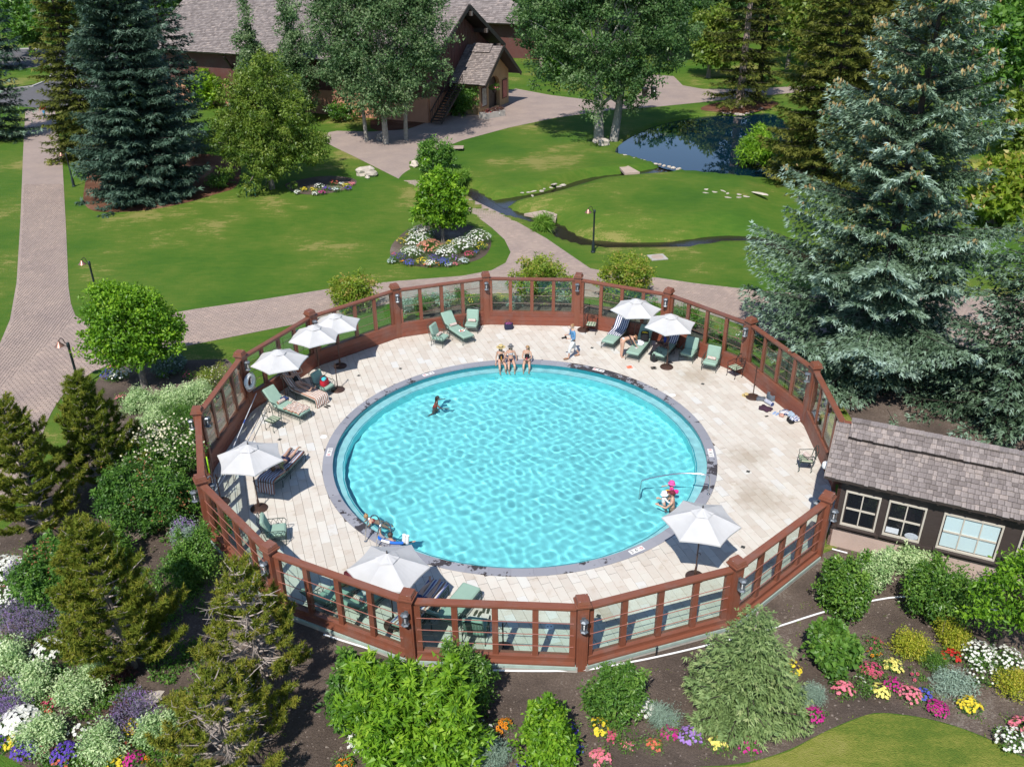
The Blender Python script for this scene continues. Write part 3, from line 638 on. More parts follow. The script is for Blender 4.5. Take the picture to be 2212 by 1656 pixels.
idx = np.arange(gr * ga).reshape(gr, ga); i2 = np.roll(idx, -1, 1)
Qw = np.stack([idx[:-1], idx[1:], i2[1:], i2[:-1]], -1).reshape(-1, 4)
mw = bpy.data.materials.new('pool_water'); mw.use_nodes = True; nt = mw.node_tree; b = nt.nodes['Principled BSDF']; b.inputs['Transmission Weight'].default_value = 1; b.inputs['Roughness'].default_value = 0; b.inputs['IOR'].default_value = 1.33; b.inputs['Base Color'].default_value = (.93, 1, 1, 1)
wo = link('pool_water', npmesh('pool_water', np.stack([WX.ravel(), WY.ravel(), (WL + WZ).ravel()], 1), Qw, mw, smooth=True), kind='structure')
wo.cycles.is_caustics_caster = True
RECV = []                                            # bodies that stand in the water receive its caustics
# depth markers set into the coping: white tile, digits and a no-diving ring
FONT = None
def textmesh(s_, size, mat, name='lettering'):
    cu = bpy.data.curves.new('t', 'FONT'); cu.body = s_; cu.size = size; cu.align_x = 'CENTER'; cu.align_y = 'CENTER'; cu.extrude = .001; cu.resolution_u = 3
    t = bpy.data.objects.new('t', cu); COL.objects.link(t); dg = bpy.context.evaluated_depsgraph_get(); me = bpy.data.meshes.new_from_object(t.evaluated_get(dg)); bpy.data.objects.remove(t)
    me.materials.clear(); me.materials.append(mat); me.name = name; return me
INK = simple('black_ink', C3(.015, .015, .015), .6); REDI = simple('red_ink', C3(.6, .05, .04), .6); MARK = simple('white_marker_tile', C3(.72, .71, .69), .4)
dig = [textmesh('3', .2, INK, 'digit'), textmesh('6', .2, INK, 'digit')]
tick = textmesh("'", .14, INK, 'tick'); tick2 = textmesh('"', .14, INK, 'tick')
rm = MB(); rm.tube([(.052 * math.cos(t), .052 * math.sin(t), 0) for t in np.linspace(0, 2 * PI, 16, endpoint=False)], .007, 4, True); rm.bar((-.035, .035, 0), (.035, -.035, 0), .012, .004); rm = rm.mesh('no_diving_ring', REDI)
for (px, py, lb) in ((1379, 1191, 'front right of the pool'), (1538, 978, 'right side of the pool'), (710, 976, 'left side of the pool'), (1290, 802, 'rear right of the pool'), (923, 806, 'rear left of the pool')):
    g = G(px, py, .012); a = math.atan2(g.y - CY, g.x - CX); rm_ = (RP_I + RP_O) / 2
    out = py > 1100 or px < 800 or px > 1500
    t = thing('depth_marker', 'white 3 6 depth marker with no diving sign, ' + lb, 'depth marker', (CX + rm_ * math.cos(a), CY + rm_ * math.sin(a), .0175), a + (PI / 2 if True else -PI / 2), 'depth markers on the coping')
    bb = MB(); bb.box((0, 0, 0), (.55, .2, .008)); bb.build('marker_tile', MARK, t)
    link('digit', dig[0], t, (-.19, 0, .006), 0); link('tick', tick, t, (-.10, .02, .006)); link('digit', dig[1], t, (-.02, 0, .006)); link('tick', tick2, t, (.06, .02, .006)); link('no_diving_ring', rm, t, (.19, 0, .008))
# ------------------------------------------------------------------ fence ring (16 posts, a bay left out for the bathhouse)
fence = thing('pool_fence', 'reddish brown wooden fence with glass panes and lanterns, ringing the round pool', 'fence', (CX, CY, 0))
def pp(i, r=RF): a = PH - i * 2 * PI / 16; return (r * math.cos(a), r * math.sin(a)), a
b = MB(); b.box((0, 0, 1.27), (.30, .30, 2.54)); 
for s_ in (-1, 1):
    b.box((s_ * .155, 0, 1.2), (.012, .2, 2.3))
post_me = b.mesh('post', CEDAR)
b = MB(); b.box((0, 0, 2.565), (.36, .36, .05)); b.box((0, 0, 2.61), (.42, .42, .045)); b.box((0, 0, 2.66), (.36, .36, .055)); b.box((0, 0, 2.725), (.34, .34, .075), taper=.93); cap_me = b.mesh('post_cap', CEDARH)
spk = MB(); rs = random.Random(2)
for _ in range(2): spk.lathe([(.008, 0), (.006, .002), (0, .003)], (rs.uniform(-.13, .13), rs.uniform(-.13, .13), 2.763), 6)
spk_me = spk.mesh('droppings', WHITEP)
def lantern_mesh():
    b = MB(); n = 6
    b.box((-.05, 0, .0), (.03, .1, .42)); b.mi = 0
    b.lathe([(.055, -.19), (.115, -.16), (.115, -.145), (.08, -.11)], (.08, 0, 0), n); b.lathe([(.08, .13), (.12, .17), (.12, .185), (.075, .225), (.05, .235), (.05, .2)], (.08, 0, 0), n)
    for k_ in range(n):
        t = 2 * PI * k_ / n; b.bar((.08 + .075 * math.cos(t), .075 * math.sin(t), -.12), (.08 + .078 * math.cos(t), .078 * math.sin(t), .14), .012, .012)
    b.tube([(-.04, 0, .14), (0, 0, .16), (.05, 0, .15)], .012, 5)
    b.mi = 2; b.lathe([(.022, -.1), (.022, 0), (.026, .03), (.012, .08)], (.08, 0, 0), 8)
    b.mi = 1; b.lathe([(.068, -.115), (.072, .135)], (.08, 0, 0), n)
    return b.mesh('lantern', [PEWTER, LGLASS, WHITEP])
lan = lantern_mesh()
for i in range(16):
    (x, y), a = pp(i); po = link('post', post_me, fence, (x, y, 0), a); link('post_cap', cap_me, po); link('droppings', spk_me, po, rz=i)
    inner = i in (0, 1, 2, 3, 14, 15, 13, 12, 11, 4); outer = i in (6, 7, 8, 9, 10, 11, 12)
    if inner or i == 6: link('lantern', lan, po, (-.205, 0, 2.12), PI)
    if outer: link('lantern', lan, po, (.205, 0, 2.05), 0)
bayL = 2 * RF * math.sin(PI / 16) - .30
HB = bayL / 2
def bay_parts():
    P = {}
    b = MB(); b.box((0, 0, 2.45), (bayL - .012, .22, .06)); b.box((0, .0, 2.385), (bayL - .012, .14, .056)); P['top_rail'] = (b.mesh('top_rail', CEDARH), None)
    b = MB(); b.box((0, .01, .715), (bayL - .012, .2, .045)); b.box((0, -.03, .64), (bayL - .01, .1, .10)); P['bottom_rail'] = (b.mesh('bottom_rail', CEDARH), None)
    b = MB(); b.box((0, 0, 0), (.16, .12, 1.615)); P['mullion'] = (b.mesh('mullion', CEDAR), [(x, 0, 1.546) for x in (-HB + .082, -bayL / 4, 0, bayL / 4, HB - .082)])
    w_ = (bayL - .125 * 2 - .12 * 3) / 4 + .02
    b = MB(); b.box((0, 0, 0), (w_, .012, 1.615)); P['glass_pane'] = (b.mesh('glass_pane', PANE), [(x, .03, 1.546) for x in (-bayL * 3 / 8 + .015, -bayL / 8, bayL / 8, bayL * 3 / 8 - .015)])
    b = MB(); b.tube([(-HB + .05, 0, 0), (HB - .05, 0, 0)], .012, 6); P['rod'] = (b.mesh('rod', RODM), [(0, -.075, z) for z in (1.12, 1.53, 1.94)])
    for k_, (z, h_, m) in enumerate(((.10, .17, 'kick_board'), (.31, .22, 'kick_board'), (.54, .22, 'kick_board'))):
        pass
    b = MB(); b.box((0, 0, 0), (bayL - .012, .045, .222)); P['kick_board'] = (b.mesh('kick_board', CEDARB), [(0, .1, .125), (0, .097, .355), (0, .1, .585)])
    b = MB(); b.box((0, 0, 0), (bayL + .14, .14, .9)); P['curb'] = (b.mesh('curb', CONC), [(0, -.13, .05)])
    b = MB(); b.box((0, 0, 0), (bayL, .15, .06)); P['sill_board'] = (b.mesh('sill_board', CEDARH), [(0, -.115, .56)])
    b = MB(); b.box((0, 0, 0), (bayL + .05, .14, .012)); b.box((0, -.075, -.04), (bayL + .05, .008, .09)); P['flashing'] = (b.mesh('flashing', COPPER), [(0, -.14, .512)])
    return P
BP = bay_parts()
for i in range(16):
    if i == 5: continue
    a1 = PH - i * 2 * PI / 16; am = a1 - PI / 16; rm_ = RF * math.cos(PI / 16); bx_, by_ = rm_ * math.cos(am), rm_ * math.sin(am)
    rot = am + PI / 2                                # local +y points to the pool
    ca, sa = math.cos(rot), math.sin(rot)
    for nm, (me, spots) in BP.items():
        for s_ in (spots or [(0, 0, 0)]): link(nm, me, fence, (bx_ + s_[0] * ca - s_[1] * sa, by_ + s_[0] * sa + s_[1] * ca, s_[2]), rot)
# concrete base outside the front curb
# ------------------------------------------------------------------ foliage builders
_lm = leafmat
def leafmat(name, stops, *a, **k): return _lm(name, [mul(c, 1.3) for c in stops], *a, **k)
LM = dict(
 bluespruce=leafmat('blue_spruce_needles', [C3(.020, .042, .020), C3(.05, .09, .046), C3(.12, .18, .115), C3(.20, .28, .215), C3(.30, .39, .335)], .6, .12),
 darkspruce=leafmat('dark_spruce_needles', [C3(.015, .034, .022), C3(.036, .07, .046), C3(.068, .118, .08), C3(.125, .18, .13)], .6, .12),
 olive=leafmat('olive_fir_needles', [C3(.03, .042, .009), C3(.065, .08, .015), C3(.115, .125, .024), C3(.17, .165, .036)], .7, .2, .15),
 tan=leafmat('tan_spruce_cones', [C3(.16, .10, .045), C3(.27, .20, .09), C3(.36, .28, .13)], .7, .1),
 pine=leafmat('pine_needles', [C3(.024, .048, .007), C3(.052, .085, .010), C3(.088, .122, .014), C3(.135, .16, .022), C3(.20, .19, .03)], .7, .25, .1),
 light=leafmat('light_spruce_needles', [C3(.055, .095, .028), C3(.115, .175, .058), C3(.17, .235, .085), C3(.24, .28, .12)], .6, .15),
 cotton=leafmat('cottonwood_leaves', [C3(.022, .055, .018), C3(.045, .10, .03), C3(.085, .155, .045), C3(.15, .21, .10)], .5, .35, .3),
 cotpale=leafmat('pale_cottonwood_leaves', [C3(.035, .075, .028), C3(.07, .13, .05), C3(.125, .19, .08), C3(.21, .26, .145)], .5, .35, .3),
 birch=leafmat('birch_leaves', [C3(.045, .085, .012), C3(.085, .14, .018), C3(.135, .19, .028), C3(.2, .23, .05)], .45, .35),
 lime=leafmat('lime_leaves', [C3(.045, .11, .010), C3(.095, .2, .014), C3(.16, .29, .02), C3(.26, .38, .04)], .42, .38),
 gold=leafmat('gold_leaves', [C3(.10, .14, .012), C3(.2, .24, .018), C3(.32, .33, .03), C3(.42, .33, .06)], .5, .35),
 dark=leafmat('dark_green_leaves', [C3(.018, .052, .010), C3(.042, .105, .014), C3(.085, .175, .022), C3(.15, .25, .04)], .4, .3, .5),
 mid=leafmat('mid_green_leaves', [C3(.028, .075, .014), C3(.055, .13, .02), C3(.09, .19, .028), C3(.15, .25, .045)], .42, .35, .45),
 fence=leafmat('yellow_green_leaves', [C3(.06, .11, .012), C3(.12, .19, .018), C3(.21, .27, .03), C3(.34, .25, .08)], .45, .4),
 varie=leafmat('variegated_leaves', [C3(.10, .19, .06), C3(.21, .32, .13), C3(.37, .46, .24), C3(.52, .58, .36)], .5, .3),
 sage=leafmat('silver_sage_leaves', [C3(.10, .15, .11), C3(.18, .25, .19), C3(.27, .35, .28)], .7, .15),
 lav=leafmat('lavender_leaves', [C3(.07, .10, .07), C3(.12, .10, .16), C3(.2, .15, .26), C3(.10, .15, .09)], .6, .2),
 grass=leafmat('grass_blades', [C3(.06, .14, .02), C3(.12, .23, .03), C3(.2, .3, .05)], .5, .4),
 maroon=leafmat('maroon_leaves', [C3(.05, .02, .02), C3(.10, .035, .035), C3(.08, .07, .03)], .5, .2),
)
leafmat = _lm
def petal(name, c, c2=None): return leafmat('petals_' + name, [mul(c, .72), c, c2 or mul(c, 1.08)], .6, .25, .2)
PT = dict(white=petal('white', C3(.74, .74, .68)), yellow=petal('yellow', C3(.72, .58, .05)), pale=petal('pale_yellow', C3(.78, .70, .20)), orange=petal('orange', C3(.72, .27, .015)),
 magenta=petal('magenta', C3(.50, .03, .24)), pink=petal('pink', C3(.72, .22, .28)), coral=petal('coral', C3(.68, .17, .11)), red=petal('red', C3(.55, .03, .03)), violet=petal('violet', C3(.13, .07, .42)),
 blue=petal('blue', C3(.10, .11, .48)), lilac=petal('lilac', C3(.38, .22, .55)), salmon=petal('salmon', C3(.62, .27, .18)), cream=petal('cream', C3(.70, .66, .48)), silver=petal('silver', C3(.55, .62, .62)), rose=petal('rose', C3(.55, .09, .17)), rust=petal('rust', C3(.24, .11, .045)))
BARK = simple('grey_bark', C3(.20, .17, .145), .9, var=.3, scale=8, bump=.6, bscale=20); BARKD = simple('dark_bark', C3(.045, .036, .03), .95, var=.3, scale=8, bump=.6)
BARKW = simple('pale_aspen_bark', C3(.27, .255, .225), .85, var=.5, scale=5, bump=.4, bscale=15); TWIG = simple('bare_twig', C3(.33, .28, .25), .9, var=.2)
CENTER = simple('flower_eye', C3(.16, .06, .01), .8)

def limbs(b, base, tips, r0, rng, sag=.1):
    base = Vector(base)
    for t in tips:
        t = Vector(t); m = base.lerp(t, .5); m.z -= (t - base).length * sag * .5; m += Vector(rng.normal(size=3) * .06 * (t - base).length)
        b.tube([base, m, t], [r0, r0 * .6, r0 * .15], 5)
def spruce(name, label, base, H, Rr, key, seed, group=None, z0=.03, sp=.22, dens=1., droop=.28, cones=0, wh=.5, nbr=7, tone=0., cat_='tree', power=.85, trunkr=.2, bare=None, up=.25, spray=.24, bark=None, latw=.38):
    rng = np.random.default_rng(seed); T = thing(name, label, cat_, base, 0, group)
    zs = []; z = H * z0
    while z < H * .985: zs.append(z); z += wh * (.55 + .6 * (1 - z / H)) * rng.uniform(.85, 1.15)
    Pp, Dd, Tt, Ll = [], [], [], []; cP = []
    tb = MB(); tb.tube([(0, 0, -.1), (0, 0, H * .3), (0, 0, H * .99)], [trunkr, trunkr * .75, .02], 8)
    brs = MB()
    lump = rng.uniform(.72, 1.15, size=12)
    for iz, z in enumerate(zs):
        u = (z / H - z0) / (1 - z0); rad = Rr * (1 - u) ** power + .12; nb = max(4, int(nbr * (.55 + .6 * (1 - u)))); a0 = rng.uniform(0, 2 * PI)
        for k in range(nb):
            a = a0 + 2 * PI * k / nb + rng.normal() * .16; ln = rad * rng.uniform(.62, 1.15) * lump[int(a / (2 * PI) * 12) % 12]
            if bare is not None and rng.random() < bare: ln *= .55
            bt = rng.normal() * .09; dirh = np.array([math.cos(a), math.sin(a), 0]); perp = np.array([-math.sin(a), math.cos(a), 0])
            dr = droop * (1 - u) - up * u; s_ = np.arange(.18, 1.001, sp / max(ln, .3))
            if len(s_) < 2: s_ = np.array([.5, 1.])
            s_ = np.clip(s_, 0, 1)
            sag = lambda q: -dr * ln * q + (droop * .75 * (1 - u)) * ln * q ** 2.2
            base_p = np.array([0, 0, z]) + dirh[None] * (s_ * ln)[:, None]; base_p[:, 2] += sag(s_)
            if ln > .9: brs.tube([(0, 0, z), tuple(np.array([0, 0, z]) + dirh * ln * .5 + np.array([0, 0, sag(.5)])), tuple(np.array([0, 0, z]) + dirh * ln * .95 + np.array([0, 0, sag(.95)]))], [.035, .022, .008], 3)
            for side in (-1, 1):
                lat = (.10 + latw * ln * (1 - s_) ** .75 * s_ ** .35 * (1.25 if ln > 1 else 1)); 
                for j in range(len(s_)):
                    m = max(1, int(lat[j] / (.17 / dens))); q = (np.arange(m) + rng.uniform(.2, 1)) / m
                    d = dirh * .75 + perp * side * .8; d /= np.linalg.norm(d)
                    p = base_p[j] + d * (q * lat[j])[:, None] + rng.normal(size=(m, 3)) * .05; p[:, 2] -= (q * lat[j]) ** 1.5 * .28
                    Pp.append(p); dd = d[None] + rng.normal(size=(m, 3)) * .28; dd[:, 2] -= .10 + .25 * (1 - u); Dd.append(dd)
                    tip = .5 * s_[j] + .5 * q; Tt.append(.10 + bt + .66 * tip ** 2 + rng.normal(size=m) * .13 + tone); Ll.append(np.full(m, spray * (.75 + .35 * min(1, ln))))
            if cones and u > .35 and rng.random() < cones * (u + .2): cP += [base_p[-1] + rng.normal(size=3) * .15 * np.array([1, 1, .4]) for _ in range(int(4 + 12 * u))]
    tp = np.array([[0, 0, H * .97 - .08 * i] for i in range(8)]); Pp.append(tp); Dd.append(rand_dirs(rng, 8, .6)); Tt.append(np.full(8, .8)); Ll.append(np.full(8, spray))
    P = np.concatenate(Pp); D = unit(np.concatenate(Dd)); Tn = np.concatenate(Tt); Ls = np.concatenate(Ll) * rng.uniform(.75, 1.25, len(P)); n = len(P)
    Nr = unit(np.stack([rng.normal(size=n) * .5, rng.normal(size=n) * .5, np.ones(n)], 1))
    side = unit(np.cross(D, Nr)); parts = []
    for sd, dl, f_ in ((0, 0, 1.), (.7, -.3, .85), (-.7, -.3, .85), (.25, .7, .7)):
        dd = unit(D + side * sd + np.array([0, 0, dl]) * .4 + rand_dirs(rng, n) * .18); V1, Q1 = tris3(P + rng.normal(size=P.shape) * .02, dd, unit(Nr + side * sd * .6), Ls * f_, Ls * .27); parts.append((V1, Q1, Tn - .05 * abs(sd) + rng.normal(size=n) * .05))
    V, Qd, T_, M_ = cat(parts)
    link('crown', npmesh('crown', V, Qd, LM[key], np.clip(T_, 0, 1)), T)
    tb.build('trunk', bark or BARKD, T, True); bo = brs.build('branches', BARKD, T); bo['kind'] = 'stuff'
    if cP:
        cP = np.array(cP); D = np.tile([0, 0, -1.], (len(cP), 1)) + rng.normal(size=(len(cP), 3)) * .25; a1 = kites(cP, D, rand_dirs(rng, len(cP)), .17, .065, -.9); a2 = kites(cP, D, rand_dirs(rng, len(cP)), .17, .065, -.9)
        t_ = rng.uniform(0, 1, len(cP)); V, Qd, T_, M_ = cat([(*a1, t_), (*a2, t_)]); co = link('cones', npmesh('cones', V, Qd, LM['tan'], T_), T); co['kind'] = 'stuff'
    return T
def leafcloud(rng, lobes, nclump, per, cr, Lf, Wf, up=.5, hollow=.5, tone=0., shape=1.8, droopy=0, shoots=0):
    per = int(per * .72); Lf = Lf * 1.12
    tri = Lf >= .168
    lobes = np.array(lobes, float); wts = (lobes[:, 3] * lobes[:, 4] + lobes[:, 3] * lobes[:, 5]); wts /= wts.sum()
    li = rng.choice(len(lobes), nclump, p=wts); d = rand_dirs(rng, nclump, .25); r = (hollow + (1 - hollow) * rng.random(nclump) ** .6)[:, None]; ph = rng.uniform(0, 6, 6)
    r = r * (1 + .16 * np.sin(4 * d[:, :1] + ph[0] + 3 * d[:, 2:]) + .13 * np.sin(6 * d[:, 1:2] + ph[1]) ); sh_ = rng.random(nclump) < .10; r[sh_] *= rng.uniform(1.08, 1.32, (sh_.sum(), 1))
    C = lobes[li, :3] + d * lobes[li, 3:6] * r
    if shoots:
        top = C[np.argsort(-C[:, 2])[:max(6, len(C) // 3)]]; sb = top[rng.integers(0, len(top), shoots)]; dv = unit(np.stack([sb[:, 0] * .25, sb[:, 1] * .25, np.full(shoots, 1.)], 1) + rng.normal(size=(shoots, 3)) * .18)
        C = np.concatenate([C] + [sb + dv * cr * q for q in (.6, 1.0, 1.4, 1.8)])
    C = C[C[:, 2] > .05]; nclump = len(C); ct = rng.normal(size=nclump) * .17
    cs = rng.uniform(.6, 1.35, nclump)
    if shoots: cs[-min(nclump, shoots * 4):] *= .42
    n = nclump * per; ci = np.repeat(np.arange(nclump), per); off = rand_dirs(rng, n) * (rng.random(n) ** .5)[:, None] * (cr * cs[ci])[:, None] * np.array([1, 1, .72])
    P = C[ci] + off; P[:, 2] = np.maximum(P[:, 2], .03); out = unit(off)
    D = unit(out * .7 + rand_dirs(rng, n) * .7 + np.array([0, 0, -.15 - droopy])); Nn = unit(out * .6 + rand_dirs(rng, n) * .55 + np.array([0, 0, up]))
    Ls = Lf * rng.uniform(.65, 1.3, n); V, Qd = tris3(P, D, Nn, Ls * 1.1, Ls * Wf * 1.25) if tri else kites(P, D, Nn, Ls, Ls * Wf, .35)
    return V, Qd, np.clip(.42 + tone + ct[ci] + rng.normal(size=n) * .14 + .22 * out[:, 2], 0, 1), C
def tree(name, label, base, H, lobes, key, seed, nclump=300, per=45, cr=.5, Lf=.2, Wf=.6, trunk=.2, bark=None, group=None, tone=0., stems=None, ntips=30, cat_='tree', up=.5, hollow=.45, droopy=0, extra=None):
    rng = np.random.default_rng(seed); T = thing(name, label, cat_, base, 0, group)
    V, Qd, t, C = leafcloud(rng, lobes, nclump, per, cr, Lf, Wf, up, hollow, tone, droopy=droopy)
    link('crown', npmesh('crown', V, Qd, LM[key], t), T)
    stems = stems or [((0, 0), (0, 0), H * .8, trunk)]
    b = MB(); lb = MB(); tips = C[rng.choice(len(C), min(ntips, len(C)), replace=False)]
    for (x0, y0), (x1, y1), h_, r_ in stems:
        b.tube([(x0, y0, -.1), (x0 * .7 + x1 * .3, y0 * .7 + y1 * .3, h_ * .35), (x1, y1, h_)], [r_ * 1.15, r_ * .8, r_ * .22], 9)
        k = len(tips) // len(stems)
        for tpt in tips[:k]:
            zz = min(h_ * .95, max(h_ * .22, tpt[2] * .55)); f_ = zz / h_; limbs(lb, (x0 + (x1 - x0) * f_, y0 + (y1 - y0) * f_, zz), [tpt], r_ * .38 * (1 - f_ * .6), rng, -.1)
        tips = tips[k:]
    b.build('trunk', bark or BARK, T, True); lo_ = lb.build('limbs', bark or BARK, T); lo_['kind'] = 'stuff'
    if extra: extra(T, rng, C)
    return T
FCACHE = {}
def bush(name, label, base, r, h, key, seed, n=60, per=45, Lf=.1, Wf=.5, cr=.22, group=None, tone=0., cat_='shrub', lobes=None, rz=0, up=.5, flowers=None, droopy=0, hollow=.55, shoots=0, share=False):
    rng = np.random.default_rng(seed); T = thing(name, label, cat_, base, rz, group)
    if lobes is None:
        lobes = [(0, 0, h * .42, r * .82, r * .82, h * .46)] + [(r * .55 * math.cos(a), r * .55 * math.sin(a), h * rng.uniform(.3, .62), r * rng.uniform(.38, .6), r * rng.uniform(.38, .6), h * rng.uniform(.28, .46)) for a in rng.uniform(0, 6.28, 6)]
    ck = (key, round(r / .12), round(h / .12), Lf, Wf) if share else None
    if ck and len(FCACHE.get(ck, ())) >= 2: me, C = FCACHE[ck][seed % 2]
    else:
        V, Qd, t, C = leafcloud(rng, lobes, n, per, cr, Lf, Wf, up, hollow, tone, droopy=droopy, shoots=shoots); me = npmesh('foliage', V, Qd, LM[key], t)
        if ck: FCACHE.setdefault(ck, []).append((me, C))
    fo = link('foliage', me, T, rz=(seed * 1.7) % 6.28 if share else 0)
    b = MB(); limbs(b, (0, 0, -.02), C[rng.choice(len(C), min(9, len(C)), replace=False)], .03, rng); so = b.build('stems', BARK, T); so['kind'] = 'stuff'
    if flowers: blossoms(T, rng, C, *flowers, r=r, h=h)
    return T
def blossoms(T, rng, C, col, num, size, kind='daisy', r=.3, h=.3, name='blossoms', spread=None):
    """flower heads on top of the foliage: every head is six petals around an eye"""
    a = rng.uniform(0, 2 * PI, num); q = np.sqrt(rng.random(num)) * r * (spread or .95); P = np.stack([q * np.cos(a), q * np.sin(a), h * (.97 - .55 * (q / r) ** 2.4) + rng.uniform(-.02, .05, num)], 1)
    out = unit(np.stack([P[:, 0], P[:, 1], np.full(num, r * 1.3)], 1)); out = unit(out + rng.normal(size=(num, 3)) * .15)
    x = unit(np.cross(out, rand_dirs(rng, num))); y = np.cross(out, x); parts = []
    if kind in ('daisy', 'disc'):
        k = 5
        for i in range(k):
            t = 2 * PI * i / k; d = x * math.cos(t) + y * math.sin(t); V, Qd = kites(P, unit(d + out * .25), out, size, size * 1.15, .1); parts.append((V, Qd, np.clip(rng.normal(size=num) * .2 + .55, 0, 1)))
    elif kind == 'spike':
        for i in range(6):
            t = 2 * PI * i / 6 + i; zoff = np.array([0, 0, 1]) * size * i * .55; d = x * math.cos(t) + y * math.sin(t); V, Qd = kites(P + zoff, unit(d + np.array([0, 0, 1.6])), unit(d), size * 1.1, size * .6, .2); parts.append((V, Qd, np.clip(rng.normal(size=num) * .2 + .5, 0, 1)))
    elif kind == 'plume':
        for i in range(26):
            o_ = rng.normal(size=(num, 3)) * np.array([1, 1, 1.1]) * size * 1.3; V, Qd = kites(P + o_ + np.array([0, 0, size]), rand_dirs(rng, num, .4), rand_dirs(rng, num, .5), size * .55, size * .4, .2); parts.append((V, Qd, np.clip(rng.normal(size=num) * .25 + .55, 0, 1)))
    V, Qd, t, M_ = cat(parts); o = link(name, npmesh(name, V, Qd, PT[col], t), T); o['kind'] = 'stuff'
    if kind == 'disc':
        b = MB()
        for p, u_ in zip(P, out): b.lathe([(size * .36, .004), (size * .2, .02), (0, .022)], tuple(p + u_ * .012), 6, axis=u_)
        c = b.build('flower_eyes', CENTER, T); c['kind'] = 'stuff'
    return o
def flower(label, px, py, dia, col, key='mid', num=40, size=.035, h=None, kind='daisy', seed=None, cat_='flower clump', group='flowering clumps in the beds', Lf=.055, tone=0., name='flower_clump', z=None, n=None):
    g = G(px, py, ZG + .01); r = dia / 2 / pxm(g) * (1.15 if py > 1200 else 1.0); h = h or r * .95; size *= (1.5 if num >= 90 else 1.0 if py > 700 else 1.25); num = int(num * 1.6); seed = seed or int(px * 7 + py)
    # the clump is seen from above: its foot sits in front of the middle of what shows
    g = G(px, py + r * .25 * pxm(g), ZG + .01)
    n = n or max(8, int(26 * (r / .35) ** 2)); return bush(name, label, g, r, h, key, seed, n=n, per=26, Lf=Lf, Wf=.4, cr=.10 + r * .15, group=group, cat_=cat_, flowers=(col, num, size, kind), tone=tone, share=True)
def tufts(rng, C, D, n, L, W_, tone):                # bottlebrush needles round the twig ends
    m = len(C); ci = np.repeat(np.arange(m), n); dd = unit(D[ci] * .75 + rand_dirs(rng, m * n) * 1.0); P = C[ci] - D[ci] * (rng.random(m * n) * .16)[:, None]
    V, Qd = tris3(P, dd, rand_dirs(rng, m * n), L * rng.uniform(.8, 1.2, m * n), W_ * 1.2); return V, Qd, np.clip(tone[ci] + rng.normal(size=m * n) * .12, 0, 1)
def pine(name, label, base, H, Rr, seed, group=None, tone=0., z0=.08, nwh=11, sk=None, leader=True, power=.8, dens=1., bare=0):
    rng = np.random.default_rng(seed); T = thing(name, label, 'pine tree', base, 0, group)
    tb = MB(); lean = rng.normal(size=2) * .04 * H; tb.tube([(0, 0, -.1), (lean[0] * .4, lean[1] * .4, H * .45), (lean[0], lean[1], H * .95)], [.10, .07, .02], 7); bb = MB(); C = []; D = []; tn = []
    for k in range(nwh):
        u = z0 + (1 - z0) * k / nwh; z = H * u; nb = rng.integers(5, 8); a0 = rng.uniform(0, 6.28); rad = Rr * (1 - u) ** power + .15
        for j in range(nb):
            a = a0 + 2 * PI * j / nb + rng.normal() * .2; ln = rad * rng.uniform(.7, 1.15); dh = np.array([math.cos(a), math.sin(a), 0]); p0 = np.array([lean[0] * u, lean[1] * u, z])
            pts = [p0 + dh * ln * s + np.array([0, 0, ln * (.12 * s + .42 * s ** 2)]) for s in (0, .35, .7, 1)]
            bb.tube(pts, [.028, .02, .014, .008], 4)
            nt_ = max(2, int(ln / .085 * dens))
            for q in range(nt_):
                s = (.38 + .3 * (bare > 0 and u < .75)) + (.62 - .3 * (bare > 0 and u < .75)) * (q + rng.random()) / nt_; pp_ = p0 + dh * ln * s + np.array([0, 0, ln * (.12 * s + .42 * s ** 2)]); side = np.array([-dh[1], dh[0], 0]) * rng.choice([-1, 1]); off = side * rng.uniform(.05, .30) * (1.25 - s * .5) + np.array([0, 0, rng.uniform(.04, .2)])
                for f_ in (.55, 1.0):
                    C.append(pp_ + off * f_); D.append(unit((side * .5 + dh * .5 + np.array([0, 0, 1.0]))[None])[0]); tn.append(.42 + tone + .3 * s * f_ + rng.normal() * .12)
                if q % 2 == 0: bb.tube([pp_, pp_ + off], [.009, .005], 3)
    for k in range(bare):                            # dead inner branches, forked and pale
        z = H * rng.uniform(.12, .8); a = rng.uniform(0, 6.28); ln = Rr * rng.uniform(.35, .75); dh = np.array([math.cos(a), math.sin(a), 0]); p0 = np.array([lean[0] * z / H, lean[1] * z / H, z]); tip = p0 + dh * ln + np.array([0, 0, ln * rng.uniform(.1, .5)]); bb.tube([p0, (p0 + tip) / 2 + rng.normal(size=3) * .04, tip], [.022, .015, .006], 4)
        for q in range(4): m_ = p0 + (tip - p0) * rng.uniform(.3, .85); bb.tube([m_, m_ + rng.normal(size=3) * .12 + dh * .2 + np.array([0, 0, .08])], [.010, .004], 3)
    for k in range(10): C.append(np.array([lean[0], lean[1], H * (.82 + .018 * k)])); D.append(np.array([0, 0, 1.])); tn.append(.6)
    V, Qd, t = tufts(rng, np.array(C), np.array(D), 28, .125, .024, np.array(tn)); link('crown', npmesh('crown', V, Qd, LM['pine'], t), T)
    tb.build('trunk', BARK, T, True); bo = bb.build('branches', TWIG, T); bo['kind'] = 'stuff'; return T
